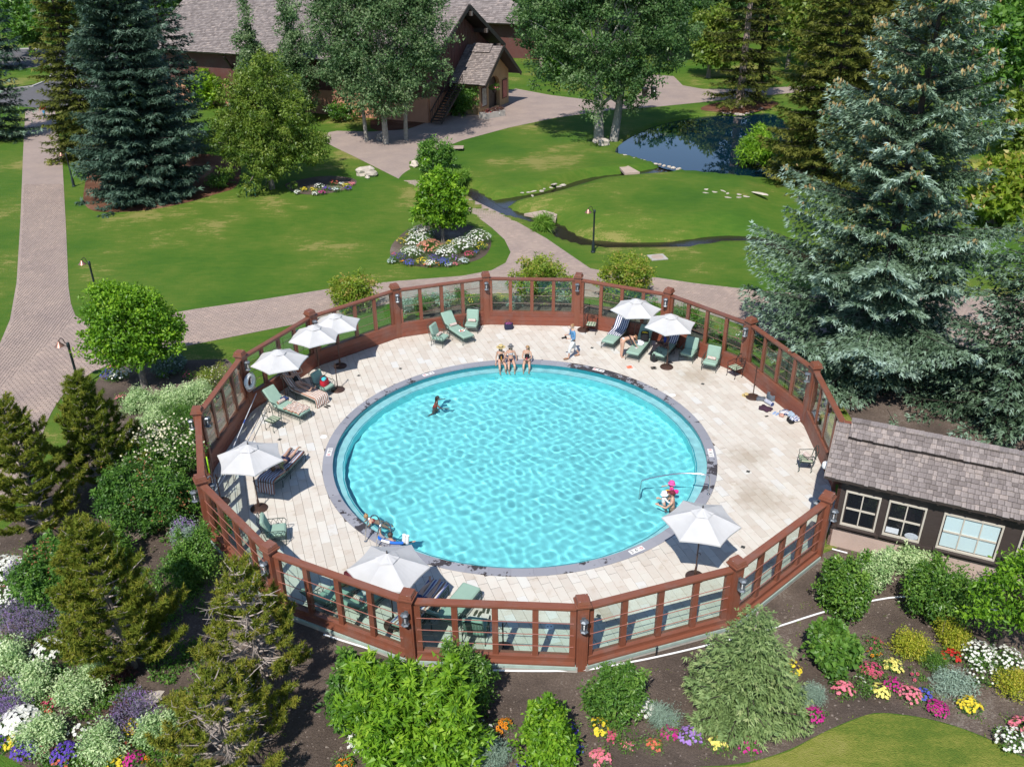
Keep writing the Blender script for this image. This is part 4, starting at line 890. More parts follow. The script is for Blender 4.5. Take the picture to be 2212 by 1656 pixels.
# ------------------------------------------------------------------ big trees
def HB_(px, py, topy): g = G(px, py); return g, hgt(g, topy)
def ell_(cx, cy, cz, r, rz=None, ry=None): return (cx, cy, cz, r, ry or r, rz or r)
def lobes_round(R_, z0, z1, rng, k=9, jit=.3):
    L_ = [(0, 0, (z0 + z1) / 2, R_ * .78, R_ * .78, (z1 - z0) / 2 * .9)]
    for i in range(k):
        a = rng.uniform(0, 6.28); q = rng.uniform(.35, .62) * R_; zz = rng.uniform(z0 + .25 * (z1 - z0), z1 - .22 * (z1 - z0)); L_.append((q * math.cos(a), q * math.sin(a), zz, R_ * rng.uniform(.38, .52), R_ * rng.uniform(.38, .52), (z1 - z0) * rng.uniform(.18, .28)))
    return L_
def lobes_cone(R_, z0, z1, rng, k=14, p=1.0):
    L_ = []
    for i in range(k):
        u = (i + .5) / k; rr_ = R_ * (1 - u) ** p + .25; a = rng.uniform(0, 6.28); L_.append((rr_ * .35 * math.cos(a), rr_ * .35 * math.sin(a), z0 + (z1 - z0) * u, rr_ * .85, rr_ * .85, (z1 - z0) / k * 1.5))
    return L_
rg = np.random.default_rng(77)
# the big blue spruce right of the pool and its neighbour
g, _ = HB_(1872, 800, 0)
spruce('spruce_tree', 'huge silver blue spruce leaning over the pool fence, tan cones in its top', g, 17.4, 5.45, 'bluespruce', 1, 'spruce trees', z0=.03, sp=.165, wh=.84, nbr=10, cones=2.2, power=.66, spray=.22, droop=.34, up=.55, trunkr=.3, dens=1.45, latw=.52)
g, _ = HB_(2165, 905, 500); spruce('spruce_tree', 'smaller blue spruce cut by the right picture edge behind the bathhouse', g, 9.4, 3.9, 'bluespruce', 2, 'spruce trees', z0=.04, sp=.19, wh=.5, nbr=9, power=.75, spray=.22, droop=.25, dens=1.2)
# left group
g, _ = HB_(322, 425, 0); spruce('spruce_tree', 'massive dark blue green spruce on a bark mulch bed left of the lawn', g, 23, 4.45, 'darkspruce', 3, 'spruce trees', z0=.0, sp=.2, wh=.55, nbr=11, power=.46, spray=.36, droop=.33, dens=1.15)
g, _ = HB_(2, 300, 0); spruce('spruce_tree', 'blue spruce on the far left edge beside the brick path', g, 17, 3.6, 'bluespruce', 4, 'spruce trees', z0=.02, sp=.28, wh=.62, nbr=8, power=.72, spray=.34, droop=.3, tone=-.12, dens=.9)
g, _ = HB_(196, 345, 0); spruce('fir_tree', 'olive brown fir just left of the massive dark spruce', g, 20, 3.7, 'olive', 5, 'fir trees', z0=.03, sp=.26, wh=.6, nbr=8, power=.7, spray=.38, droop=.2, up=.2, dens=.95)
g, _ = HB_(395, 330, 0); spruce('spruce_tree', 'dark spruce behind the massive one, nearest the chalet roof', g, 17, 4.2, 'darkspruce', 6, 'spruce trees', z0=.02, sp=.3, wh=.65, nbr=8, power=.7, spray=.36, droop=.3, dens=.85)
g, _ = HB_(480, 400, 0); bush('shrub', 'low dark shrub at the foot of the massive dark spruce', g, 1.2, 1.2, 'dark', 7, 60, 40, .14, group='shrubs near the chalet')
# right olive firs
g, _ = HB_(1775, 400, 0); spruce('fir_tree', 'broad olive green fir on the right shore of the pond', g, 17.5, 5.0, 'olive', 8, 'fir trees', z0=.03, sp=.24, wh=.85, nbr=9, power=.5, spray=.34, droop=.4, up=.3, dens=1.05, latw=.5)
g, _ = HB_(1880, 330, 0); spruce('fir_tree', 'tall olive green fir filling the gap left of the cone laden spruce top', g, 20, 5.8, 'olive', 9, 'fir trees', z0=.05, sp=.26, wh=.9, nbr=9, power=.5, spray=.36, droop=.35, up=.3, dens=1.0, latw=.5)
g, _ = HB_(1596, 232, 0); spruce('old_spruce', 'old spruce with a bare pinkish trunk standing in the mulch by the pond', g, 22, 4.6, 'olive', 10, 'old spruces by the pond', z0=.08, sp=.28, wh=.95, nbr=7, power=.3, spray=.40, droop=.5, bare=.3, dens=.8, trunkr=.42, bark=simple('pinkish_bark', C3(.34, .26, .22), .9, var=.3, bump=.6, scale=3), tone=-.05)
g, _ = HB_(1636, 218, 0); spruce('old_spruce', 'old dark trunked spruce right of the pinkish trunk, branches half bare', g, 20, 3.8, 'olive', 11, 'old spruces by the pond', z0=.16, sp=.3, wh=1.0, nbr=7, power=.3, spray=.42, droop=.5, bare=.4, dens=.75, trunkr=.34, tone=.05)
# cottonwoods
def cw_lobes(R_, z0, z1, rng): return lobes_round(R_, z0, z1, rng, 14)
g, _ = HB_(836, 308, 0)
tree('cottonwood_tree', 'tall grey green cottonwood on three pale trunks in the paved plaza', g, 16, [(0, 0, 8.8, 4.6, 4.6, 5.6), (-3.0, .4, 6.4, 2.8, 2.8, 3.0), (2.9, 0, 6.2, 2.7, 2.7, 3.0), (0, -1.4, 4.6, 3.0, 2.4, 2.0), (-1.4, 0, 12.8, 3.6, 3.6, 3.6), (1.8, .5, 12.0, 3.2, 3.2, 3.4), (-4.2, .3, 10.0, 2.4, 2.4, 3.4), (4.0, 0, 9.4, 2.1, 2.1, 3.2)], 'cotpale', 21, 1150, 95, .72, .175, .62, group='cottonwood trees', bark=BARKW, stems=[((0, -.5), (-.3, 0), 14, .24), ((-1.9, .6), (-2.2, .5), 10, .16), ((1.6, .8), (2.2, .5), 11, .18)], ntips=60, up=.35, hollow=.25, tone=.02)
g, _ = HB_(1306, 305, 0)
tree('cottonwood_tree', 'wide dark green cottonwood with a twin trunk between lawn and pond', g, 18, [(0, 0, 9.8, 4.6, 4.6, 5.2), (-3.8, .4, 7.8, 3.4, 3.4, 3.4), (3.6, 0, 7.6, 3.2, 3.2, 3.2), (-.8, -1.8, 5.8, 3.0, 2.6, 2.8), (1.9, -.9, 5.1, 2.5, 2.3, 2.2), (-5.6, 0, 9.6, 2.6, 2.6, 3.4), (5.2, 0, 10, 2.6, 2.6, 3.6), (0, 0, 14, 4.6, 4.6, 4), (-3.4, .5, 12.6, 3, 3, 3.2), (4, .5, 13, 3, 3, 3.2)], 'cotton', 22, 1000, 100, .70, .18, .65, group='cottonwood trees', bark=BARKW, stems=[((-.5, 0), (-1.2, 0), 13, .42), ((.8, .1), (2.4, 0), 12, .36)], ntips=70, up=.35, hollow=.3, tone=-.02)
for k_, (px, py, R_, H_, key, lb) in enumerate(((2165, 350, 4.6, 15, 'mid', 'dense bright green tree in the upper right corner behind the cone laden spruce'), (2215, 270, 5, 14, 'dark', 'dark green tree on the right edge beyond the bright one'),
        (1170, 150, 4.2, 12, 'cotton', 'grey green tree behind the chalet porch'), (1060, 62, 4.5, 12, 'dark', 'dark tree behind the chalet gable'), (1420, 120, 5, 13, 'cotton', 'dark leafy tree behind the wide cottonwood'), (1240, 100, 5, 13, 'cotpale', 'pale green tree high behind the lawn'), (1540, 110, 4.5, 12, 'cotton', 'leafy tree left of the old spruce tops'))):
    g = G(px, py); rg = np.random.default_rng(300 + k_)
    tree('leafy_tree', lb, g, H_, lobes_round(R_, H_ * .18, H_, rg, 12), key, 30 + k_, 330, 40, .75, .36, .65, group='leafy trees beyond the lawn', trunk=.3, up=.35, bark=BARKW if k_ in (0, 3) else BARK)
# far belt of trees that closes the view at the top
k_ = 0
for px, py, lb in ((40, 60, 'far tree at the end of the road on the left'), (110, 48, 'far tree with a white trunk above the road'), (190, 66, 'far blue green tree right of the road'), (270, 72, 'far tree left of the massive spruce top'), (360, 56, 'far tree behind the dark spruces'), (0, 150, 'dark tree on the left edge across the road'), (190, 150, 'tree on the lawn beyond the traffic island'), (1130, 40, 'far tree right of the chalet ridge'), (1600, 60, 'far tree between the old spruces'), (1700, 90, 'far tree behind the leaning spruce'), (1760, 120, 'far tree left of the tall fir'), (1990, 120, 'far tree beside the brown hut'), (2150, 130, 'far tree right of the brown hut'), (2080, 60, 'far tree behind the brown hut'), (930, 15, 'far tree over the chalet roof'), (1290, 30, 'far tree left of the middle at the top'), (1480, 30, 'far tree near the middle at the top'), (1350, 60, 'far tree behind the wide cottonwood crown'), (1900, 60, 'far tree behind the fir tops')):
    g = G(px, py); rg = np.random.default_rng(400 + k_); Rr = 5.5 if g.y < 150 else 7
    if k_ % 3 == 2: spruce('far_conifer', lb.replace('tree', 'conifer'), g, 17, 4.5, 'darkspruce' if k_ % 2 else 'olive', 60 + k_, 'trees of the far belt', sp=.6, wh=1.1, nbr=8, spray=.8, dens=.38, droop=.3, power=.7)
    else: tree('far_tree', lb, g, 14, lobes_round(Rr, 1.5, 14, rg, 9), ['cotton', 'mid', 'dark', 'cotpale'][k_ % 4], 60 + k_, 210, 26, 1.0, .6, .7, group='trees of the far belt', trunk=.3, up=.35, ntips=10)
    k_ += 1
ORDS = 'first second third fourth fifth sixth seventh eighth ninth tenth eleventh twelfth thirteenth fourteenth fifteenth sixteenth seventeenth eighteenth nineteenth twentieth'.split()
for i in range(18):                                  # the row that closes the view
    px = -30 + i * 132; py = 26 + 9 * math.sin(i * 2.1); g = G(px, py); rg = np.random.default_rng(700 + i)
    tree('far_tree', '%s tree from the left in the row closing the view' % ORDS[i], g, 21, lobes_round(8.5, 1.0, 21, rg, 9), ['cotton', 'mid', 'dark', 'cotpale'][i % 4], 700 + i, 230, 22, 1.6, 1.0, .7, group='trees closing the view', trunk=.3, up=.35, ntips=6, tone=-.05)
for i, (px, py, H_, R_, key, lb) in enumerate(((2105, 215, 13, 4.6, 'mid', 'bright green tree right of the cone laden spruce top'), (2205, 420, 7, 2.6, 'birch', 'yellow green bushy tree on the right edge behind the big spruce'), (2140, 480, 4, 2.2, 'fence', 'yellow green bush showing through the big spruce'), (1500, 60, 16, 5.0, 'cotton', 'leafy tree filling the top right of the middle'), (1640, 42, 16, 5.0, 'dark', 'dark tree behind the two old spruces'), (1700, 150, 13, 3.4, 'dark', 'dark tree between the old spruces and the broad fir'), (1110, 96, 13, 4.4, 'mid', 'green tree between chalet gable and wide cottonwood'), (1215, 175, 7, 2.4, 'mid', 'small green tree on the lawn behind the porch'), (330, 100, 16, 5.0, 'dark', 'dark tree filling the gap behind the massive spruce'), (70, 120, 9, 3.4, 'mid', 'bushy green tree across the road at the left'), (2010, 210, 14, 4.6, 'dark', 'dark tree right behind the big spruce top'), (1530, 168, 8, 3.2, 'birch', 'olive green tree left of the old pinkish trunk'), (1735, 175, 12, 3.8, 'birch', 'olive tree between the old spruces and the firs'), (1445, 130, 10, 3.4, 'dark', 'dark tree over the path beyond the wide cottonwood'))):
    g = G(px, py); rg = np.random.default_rng(800 + i); tree('leafy_tree', lb, g, H_, lobes_round(R_, H_ * .08, H_, rg, 11), key, 800 + i, 360, 40, .75, .36, .65, group='leafy trees beyond the lawn', trunk=.25, up=.35, ntips=16)
fb = MB()                                            # woods beyond, one mass
rg = np.random.default_rng(9); n_ = 1500; Xf = rg.uniform(-230, 230, n_); Yf = rg.uniform(215, 330, n_)
lob = [(x, y, rg.uniform(3, 9), 8, 8, 6) for x, y in zip(Xf[:220], Yf[:220])]
V, Qd, t, C = leafcloud(rg, lob, 2600, 14, 3.4, 2.2, .8, .5, .5); link('far_woods', npmesh('far_woods', V, Qd, LM['cotton'], t), kind='stuff')
# birch-like, conical pair and lime shrub before the chalet
g, _ = HB_(588, 408, 0); rg = np.random.default_rng(41)
tree('weeping_birch', 'broad yellow green weeping birch at the left lawn edge', g, 9.5, [(0, 0, 4.6, 3.1, 3.1, 3.6), (-1.9, .2, 3.8, 2.1, 2.1, 2.5), (2.0, 0, 4.0, 2.1, 2.1, 2.6), (0, -1.4, 3.0, 2.3, 1.9, 2.2), (.5, 0, 7.2, 2.0, 2.0, 2.2), (-1.3, 0, 6.3, 1.7, 1.7, 2.0), (3.2, 0, 3.3, 1.4, 1.4, 1.6)], 'birch', 42, 600, 100, .5, .155, .5, group=None, trunk=.2, ntips=45, droopy=.35, up=.3, tone=-.02)
g, _ = HB_(562, 262, 52); rg = np.random.default_rng(43); tree('young_aspen', 'slim conical aspen in front of the chalet eave', g, 11.5, lobes_cone(2.4, 1, 11.3, rg), 'cotpale', 44, 280, 90, .5, .18, .6, group='young aspens by the chalet', trunk=.13, bark=BARKW, tone=.05)
g, _ = HB_(655, 262, 0); rg = np.random.default_rng(45); tree('young_aspen', 'taller conical aspen beside the grey cottonwood, white twigs showing', g, 14.5, lobes_cone(2.9, 1, 14, rg), 'cotpale', 46, 340, 90, .55, .18, .6, group='young aspens by the chalet', trunk=.15, bark=BARKW, tone=-.02)
g, _ = HB_(450, 232, 152); bush('shrub', 'round lime green shrub against the chalet wall', g, 2.0, 3.6, 'lime', 47, 170, 40, .24, cr=.4, group='shrubs near the chalet', tone=.12)
g, _ = HB_(1008, 247, 188); bush('shrub', 'dense green shrub left of the chalet door', g, 1.75, 3.0, 'mid', 48, 150, 42, .2, cr=.35, group='shrubs near the chalet')
g, _ = HB_(745, 262, 200); bush('shrub', 'loose green shrub under the grey cottonwood', g, 1.6, 1.8, 'dark', 49, 80, 40, .2, cr=.35, group='shrubs near the chalet')
# centre round tree, shrub above it, left round tree
g, h_ = HB_(957, 522, 362); rg = np.random.default_rng(50)
tree('round_tree', 'round bright green tree in the white flower island', g, h_, [(0, 0, h_ * .58, 1.45, 1.45, h_ * .36), (-.75, -.1, h_ * .42, 1.0, .9, h_ * .2), (.8, .1, h_ * .44, .95, .9, h_ * .2), (.15, 0, h_ * .82, .9, .9, h_ * .18), (-.65, .1, h_ * .68, .85, .85, .75), (.8, 0, h_ * .64, .8, .8, .75)], 'lime', 51, 270, 52, .28, .17, .62, group='round lawn trees', trunk=.10, tone=-.03)
g, h_ = HB_(945, 372, 298); bush('shrub', 'leafy green shrub behind the round tree at the path corner', g, 1.45, h_, 'mid', 52, 170, 45, .16, cr=.3, group='lawn shrubs', tone=.05)
g, _ = HB_(985, 395, 0); bush('reed_clump', 'upright reeds between the round tree and the stream', g, .8, 1.0, 'grass', 53, 60, 50, .35, .12, cr=.25, group='reed clumps', cat_='reeds', up=.1)
g, _ = HB_(1176, 497, 460); bush('reed_clump', 'upright green reeds beside the flat stone bridge', g, .55, .9, 'grass', 54, 50, 60, .32, .10, cr=.2, group='reed clumps', cat_='reeds', up=.05)
g, _ = HB_(1636, 356, 272); bush('willow_shrub', 'bright green willow shrub growing out of the pond', g, 1.75, 2.9, 'lime', 55, 170, 50, .24, .26, cr=.4, cat_='shrub', tone=-.05)
g, h_ = HB_(313, 836, 612); rg = np.random.default_rng(56)
tree('round_tree', 'round lime green tree between the paths left of the pool', g, h_, [(0, 0, h_ * .62, 1.75, 1.75, h_ * .32), (-.9, -.2, h_ * .5, 1.2, 1.2, h_ * .22), (.95, .1, h_ * .52, 1.15, 1.1, h_ * .2), (.1, -.5, h_ * .42, 1.1, 1.0, h_ * .16), (-.4, 0, h_ * .83, 1.1, 1.1, .8), (.8, 0, h_ * .76, .95, .95, .7), (1.55, 0, h_ * .57, .6, .5, .5)], 'lime', 57, 520, 56, .30, .135, .62, group='round lawn trees', trunk=.14, tone=-.02, ntips=50, up=.4)
# shrubs behind the pool fence
for k_, (px, py, r, h_, lb) in enumerate(((768, 664, 1.35, 2.0, 'yellow green shrub outside the fence behind the rear umbrella'), (1168, 648, 1.55, 2.5, 'yellow green shrub outside the fence behind the middle rear panel'), (1345, 648, 1.65, 2.5, 'yellow green shrub outside the fence left of the rear right umbrella'))):
    g = G(px, py); bush('fence_shrub', lb, g, r, h_, 'fence', 70 + k_, 210, 48, .13, .5, cr=.26, group='yellow green shrubs outside the fence')
k_ = 0
for px, py, r, h_, key, fl, lb in ((880, 672, .6, .8, 'sage', None, 'grey green low shrub'), (905, 668, .65, .8, 'dark', None, 'dark low shrub'), (930, 664, .6, .75, 'mid', None, 'fresh green low shrub'), (965, 662, .7, .85, 'sage', None, 'soft green mound'), (1000, 660, .6, .8, 'dark', None, 'deep green mound'), (1022, 662, .5, .7, 'mid', ('yellow', 26, .035, 'daisy'), 'yellow flowered clump'), (1072, 660, .5, .7, 'mid', ('yellow', 22, .035, 'daisy'), 'yellow flowered clump'), (1112, 662, .5, .6, 'sage', ('lilac', 14, .03, 'daisy'), 'lilac flowered clump'), (1205, 660, .55, .8, 'sage', None, 'silver mound'), (1400, 672, .55, .7, 'mid', None, 'green mound'), (1480, 690, .7, .8, 'mid', None, 'feathery green mound'), (1510, 705, .6, .7, 'dark', None, 'dark mound'), (1555, 735, .45, .5, 'mid', ('rose', 18, .04, 'daisy'), 'rose pink clump'), (1585, 750, .4, .5, 'dark', ('pink', 16, .04, 'daisy'), 'pink and white clump'), (1603, 742, .4, .6, 'mid', ('white', 18, .04, 'daisy'), 'white flowered clump')):
    g = G(px, py); place = ['behind the first rear panel', 'behind the rear panel left of the middle', 'behind the middle rear panel', 'behind the right rear panels'][0 if px < 900 else 1 if px < 1045 else 2 if px < 1300 else 3]
    bush('border_plant', '%s %s, %s' % (lb, place, ['leftmost', 'second', 'third', 'fourth', 'fifth', 'sixth', 'seventh', 'eighth', 'ninth', 'tenth', 'eleventh', 'twelfth', 'thirteenth', 'fourteenth', 'rightmost'][k_] + ' of the border'), g, r, h_, key, 90 + k_, 46, 34, .08, cr=.18, group='border plants outside the rear fence', flowers=fl, cat_='border plant'); k_ += 1
# ------------------------------------------------------------------ pines bottom left
for k_, (px, py, H_, R_, tone, lb) in enumerate(((95, 1150, 5.0, 1.95, .04, 'bushy green pine on the far left beside the brick path'), (232, 1045, 4.6, 1.6, -.06, 'dark slender pine left of the round fence corner'), (292, 1440, 5.0, 1.7, .04, 'broad olive pine in the lower left bed'), (572, 1480, 4.2, 1.6, .08, 'open pine with pale bare branches touching the front left fence'), (505, 1660, 3.1, 1.65, .08, 'pine with bare pale branches at the bottom edge'))):
    g = G(px, py); pine('pine_tree', lb, g, H_, R_, 120 + k_, 'small pines in the garden', tone, nwh=13 if k_ < 3 else 11, dens=1.45 if k_ < 3 else .75, bare=0 if k_ < 3 else 46)
g = G(1600, 1545); spruce('young_spruce', 'light green young spruce in front of the front right fence post', g, 3.5, 1.62, 'light', 130, None, z0=.02, sp=.075, wh=.24, nbr=12, power=.9, spray=.13, droop=.30, up=.4, dens=2.2, trunkr=.05, bark=TWIG)
# ------------------------------------------------------------------ garden shrubs
def shrub(label, px, py, wpx, hm, key, Lf=.1, Wf=.5, tone=0., nd=.85, fl=None, name='garden_shrub', group='shrubs in the pool garden', cr=.2, up=.5, cat_='shrub', droopy=0, per=45):
    g = G(px, py); r = wpx / 2 / pxm(g); n = int((60 + 100 * (r ** 2)) * nd * (hm ** .5))
    return bush(name, label, g, r, hm, key, int(px + 3 * py), n=n, per=per, Lf=Lf, Wf=Wf, cr=cr, group=group, tone=tone, flowers=fl, cat_=cat_, up=up, droopy=droopy, shoots=int(7 + 9 * r) if hm > 1.0 and key != 'sage' else 0, share=(key in ('varie', 'lav', 'sage') and hm < 1))
g = G(885, 1640); bush('garden_shrub', 'big lime green shrub in front of the post left of the bottom middle', g, 1.9, 2.6, 'lime', 4711, 330, 46, .15, .36, cr=.24, shoots=46, hollow=.35, group='shrubs in the pool garden', tone=-.02, lobes=[(0, 0, 1.1, 1.35, 1.2, 1.1), (-.9, .3, 1.3, .8, .8, .8), (.75, .2, 1.5, .85, .8, .8), (.1, .5, 1.75, .6, .6, .6), (-.5, .8, 1.5, .6, .5, .7), (1.2, -.3, .9, .8, .7, .6), (-.1, -.7, .9, 1.0, .7, .7), (.9, .8, 1.7, .35, .35, .5), (-1.2, .7, 1.3, .35, .3, .5)])
shrub('darker green shrub joined to the left side of the big lime shrub', 775, 1545, 130, 1.5, 'mid', .13, .6, 0, 1.2)
shrub('upright dark green shrub between two front fence panels', 1012, 1530, 105, 2.3, 'dark', .085, .5, .05, 2.0)
shrub('small green bush right of the big lime shrub', 1035, 1625, 60, .8, 'mid', .10, .45)
shrub('broad leaved green shrub at the bottom centre', 1180, 1645, 125, 1.7, 'lime', .11, .6, -.1, 1.4)
shrub('mixed green and yellow shrub below the front lantern post', 1330, 1545, 130, 1.35, 'mid', .10, .4, .02, 1.5)
shrub('dark green round shrub by the bathhouse corner', 1818, 1320, 98, 1.9, 'dark', .09, .6, .12, 1.8)
shrub('cream edged bush behind the dark round shrub', 1875, 1268, 72, 1.2, 'varie', .07, .55, .0, 1.6)
shrub('cream edged bush below the middle bathhouse window', 1975, 1235, 80, .9, 'varie', .07, .55, .0, 1.5)
shrub('wide dark green shrub below the large bathhouse window', 2020, 1330, 140, 1.9, 'dark', .09, .5, .08, 1.5)
shrub('cream edged bush behind the young tree on the right', 2115, 1300, 80, .8, 'varie', .07, .55, -.05, 1.2)
shrub('big leaved green shrub right of the young spruce', 1795, 1435, 92, 1.25, 'mid', .14, .85, .08, 1.3)
shrub('small pointed green plant below the big leaved shrub', 1800, 1455, 40, .5, 'mid', .09, .7)
shrub('gold leaved round bush right of the red coneflowers', 1962, 1410, 68, .7, 'gold', .05, .5, 0, 1.8)
shrub('gold leaved bush behind the white phlox', 2052, 1392, 62, .8, 'gold', .05, .5, 0, 1.8)
shrub('gold leaved bush on the right edge', 2195, 1505, 90, .8, 'gold', .05, .5, .05, 1.8)
shrub('fine dark green ball beside the gold bush', 2010, 1440, 48, .5, 'dark', .05, .25, .1, 2.)
shrub('silver mound right of the young spruce', 1745, 1515, 58, .5, 'sage', .07, .14, 0, 2.2, cat_='sagebrush')
shrub('silver mound left of the young spruce', 1434, 1562, 58, .5, 'sage', .07, .14, 0, 2.2, cat_='sagebrush')
shrub('large silver mound at the bottom between the lime shrubs', 1056, 1655, 86, .6, 'sage', .07, .14, 0, 2.0, cat_='sagebrush')
shrub('silver blue spreading shrub in the right bed', 2060, 1490, 82, .4, 'sage', .08, .2, .05, 2.0, cat_='sagebrush')
g = G(2150, 1420); rg = np.random.default_rng(140)
tree('young_tree', 'young bright green tree in front of the right end of the bathhouse', g, 3.6, [(0, 0, 2.3, 1.0, 1.0, .9), (.6, .2, 2.8, .9, .9, .8), (-.7, -.1, 1.9, .6, .6, .5), (.9, -.2, 1.9, .8, .7, .6)], 'lime', 141, 150, 40, .22, .13, .45, trunk=.07, bark=BARKD, tone=-.08)
# left garden
shrub('dark green elder shrub with brown seed heads by the left fence', 335, 1125, 210, 1.9, 'mid', .10, .5, -.1, 1.1, ('rust', 7, .13, 'plume'))
shrub('green shrub with cream white plumes beside the left fence corner', 355, 1035, 165, 1.6, 'mid', .11, .35, .04, 1.2, ('cream', 22, .19, 'plume'))
shrub('fine leaved green shrub hugging the left fence', 400, 935, 80, 1.3, 'mid', .07, .3, .05, 1.5)
shrub('dark leafy shrub between the pines in the lower left', 150, 1275, 190, 1.6, 'mid', .11, .5, -.1, 1.2, ('rust', 5, .13, 'plume'))
shrub('small leaved bright green shrub below the left fence', 425, 1250, 120, 1.5, 'mid', .075, .55, .06, 1.6)
shrub('deep green shrub below the broad elder', 235, 1230, 110, 1.2, 'dark', .09, .5, .1, 1.2)
shrub('round green shrub left of the broad olive pine', 165, 1310, 75, .9, 'mid', .10, .6, 0, 1.2)
shrub('shaded dark shrub between the left fence and the pines', 470, 1160, 70, .9, 'dark', .08, .5, 0, 1.2)
for (px, py, wp, lb) in ((310, 885, 72, 'leftmost cream edged bush in the bed under the round tree'), (380, 878, 72, 'second cream edged bush from the left near the fence'), (432, 862, 70, 'cream edged bush nearest the white daisies by the fence'), (335, 925, 62, 'cream edged bush in front of the leftmost one'), (398, 915, 74, 'cream edged bush just above the white lantern post')):
    shrub(lb, px, py, wp, .9, 'varie', .065, .55, 0, 1.7, group='cream edged bushes')
for (px, py, wp, lb) in ((35, 1432, 80, 'cream edged mound at the left edge beside white daisies'), (88, 1490, 98, 'cream edged mound second from the left edge'), (178, 1500, 120, 'largest cream edged mound, left of the broad pine'), (95, 1612, 92, 'cream edged mound above the violet flowers near the corner'), (225, 1628, 98, 'cream edged mound above the bottom edge'), (350, 1600, 92, 'cream edged mound beside the bottom pine')):
    shrub(lb, px, py, wp, .75, 'varie', .065, .5, 0, 1.6, group='cream edged bushes')
for (px, py, wp, lb) in ((80, 1340, 150, 'big hazy lavender drift in the lower left bed'), (30, 1520, 110, 'lavender drift at the left edge'), (300, 1560, 130, 'lavender drift below the broad olive pine'), (15, 1560, 80, 'small lavender clump in the left corner'), (150, 1300, 80, 'lavender behind the round green shrub')):
    shrub(lb, px, py, wp, .6, 'lav', .06, .3, 0, 1.2, ('lilac', 60, .03, 'spike'), name='lavender', group='lavender drifts', cat_='lavender')
shrub('purple flower spikes at the left edge', 45, 1272, 50, .9, 'mid', .07, .3, 0, 1, ('lilac', 45, .045, 'spike'), name='salvia', group='spiky salvias', cat_='salvia')
shrub('pale blue flower spikes under the left fence', 405, 1180, 60, 1.0, 'sage', .07, .3, 0, 1, ('lilac', 30, .05, 'spike'), name='salvia', group='spiky salvias', cat_='salvia')
shrub('airy bush of small white daisies by the left fence', 468, 832, 80, .9, 'fence', .06, .3, 0, 1, ('cream', 70, .028, 'daisy'), name='daisy_bush', cat_='flower clump')
shrub('maroon leaved low plant among the cream edged mounds', 240, 1470, 60, .4, 'maroon', .07, .5, 0, 1, name='low_plant', group='maroon plants', cat_='plant')
shrub('maroon leaved low plant near the corner lawn', 260, 1560, 60, .4, 'maroon', .07, .5, 0, 1, name='low_plant', group='maroon plants', cat_='plant')
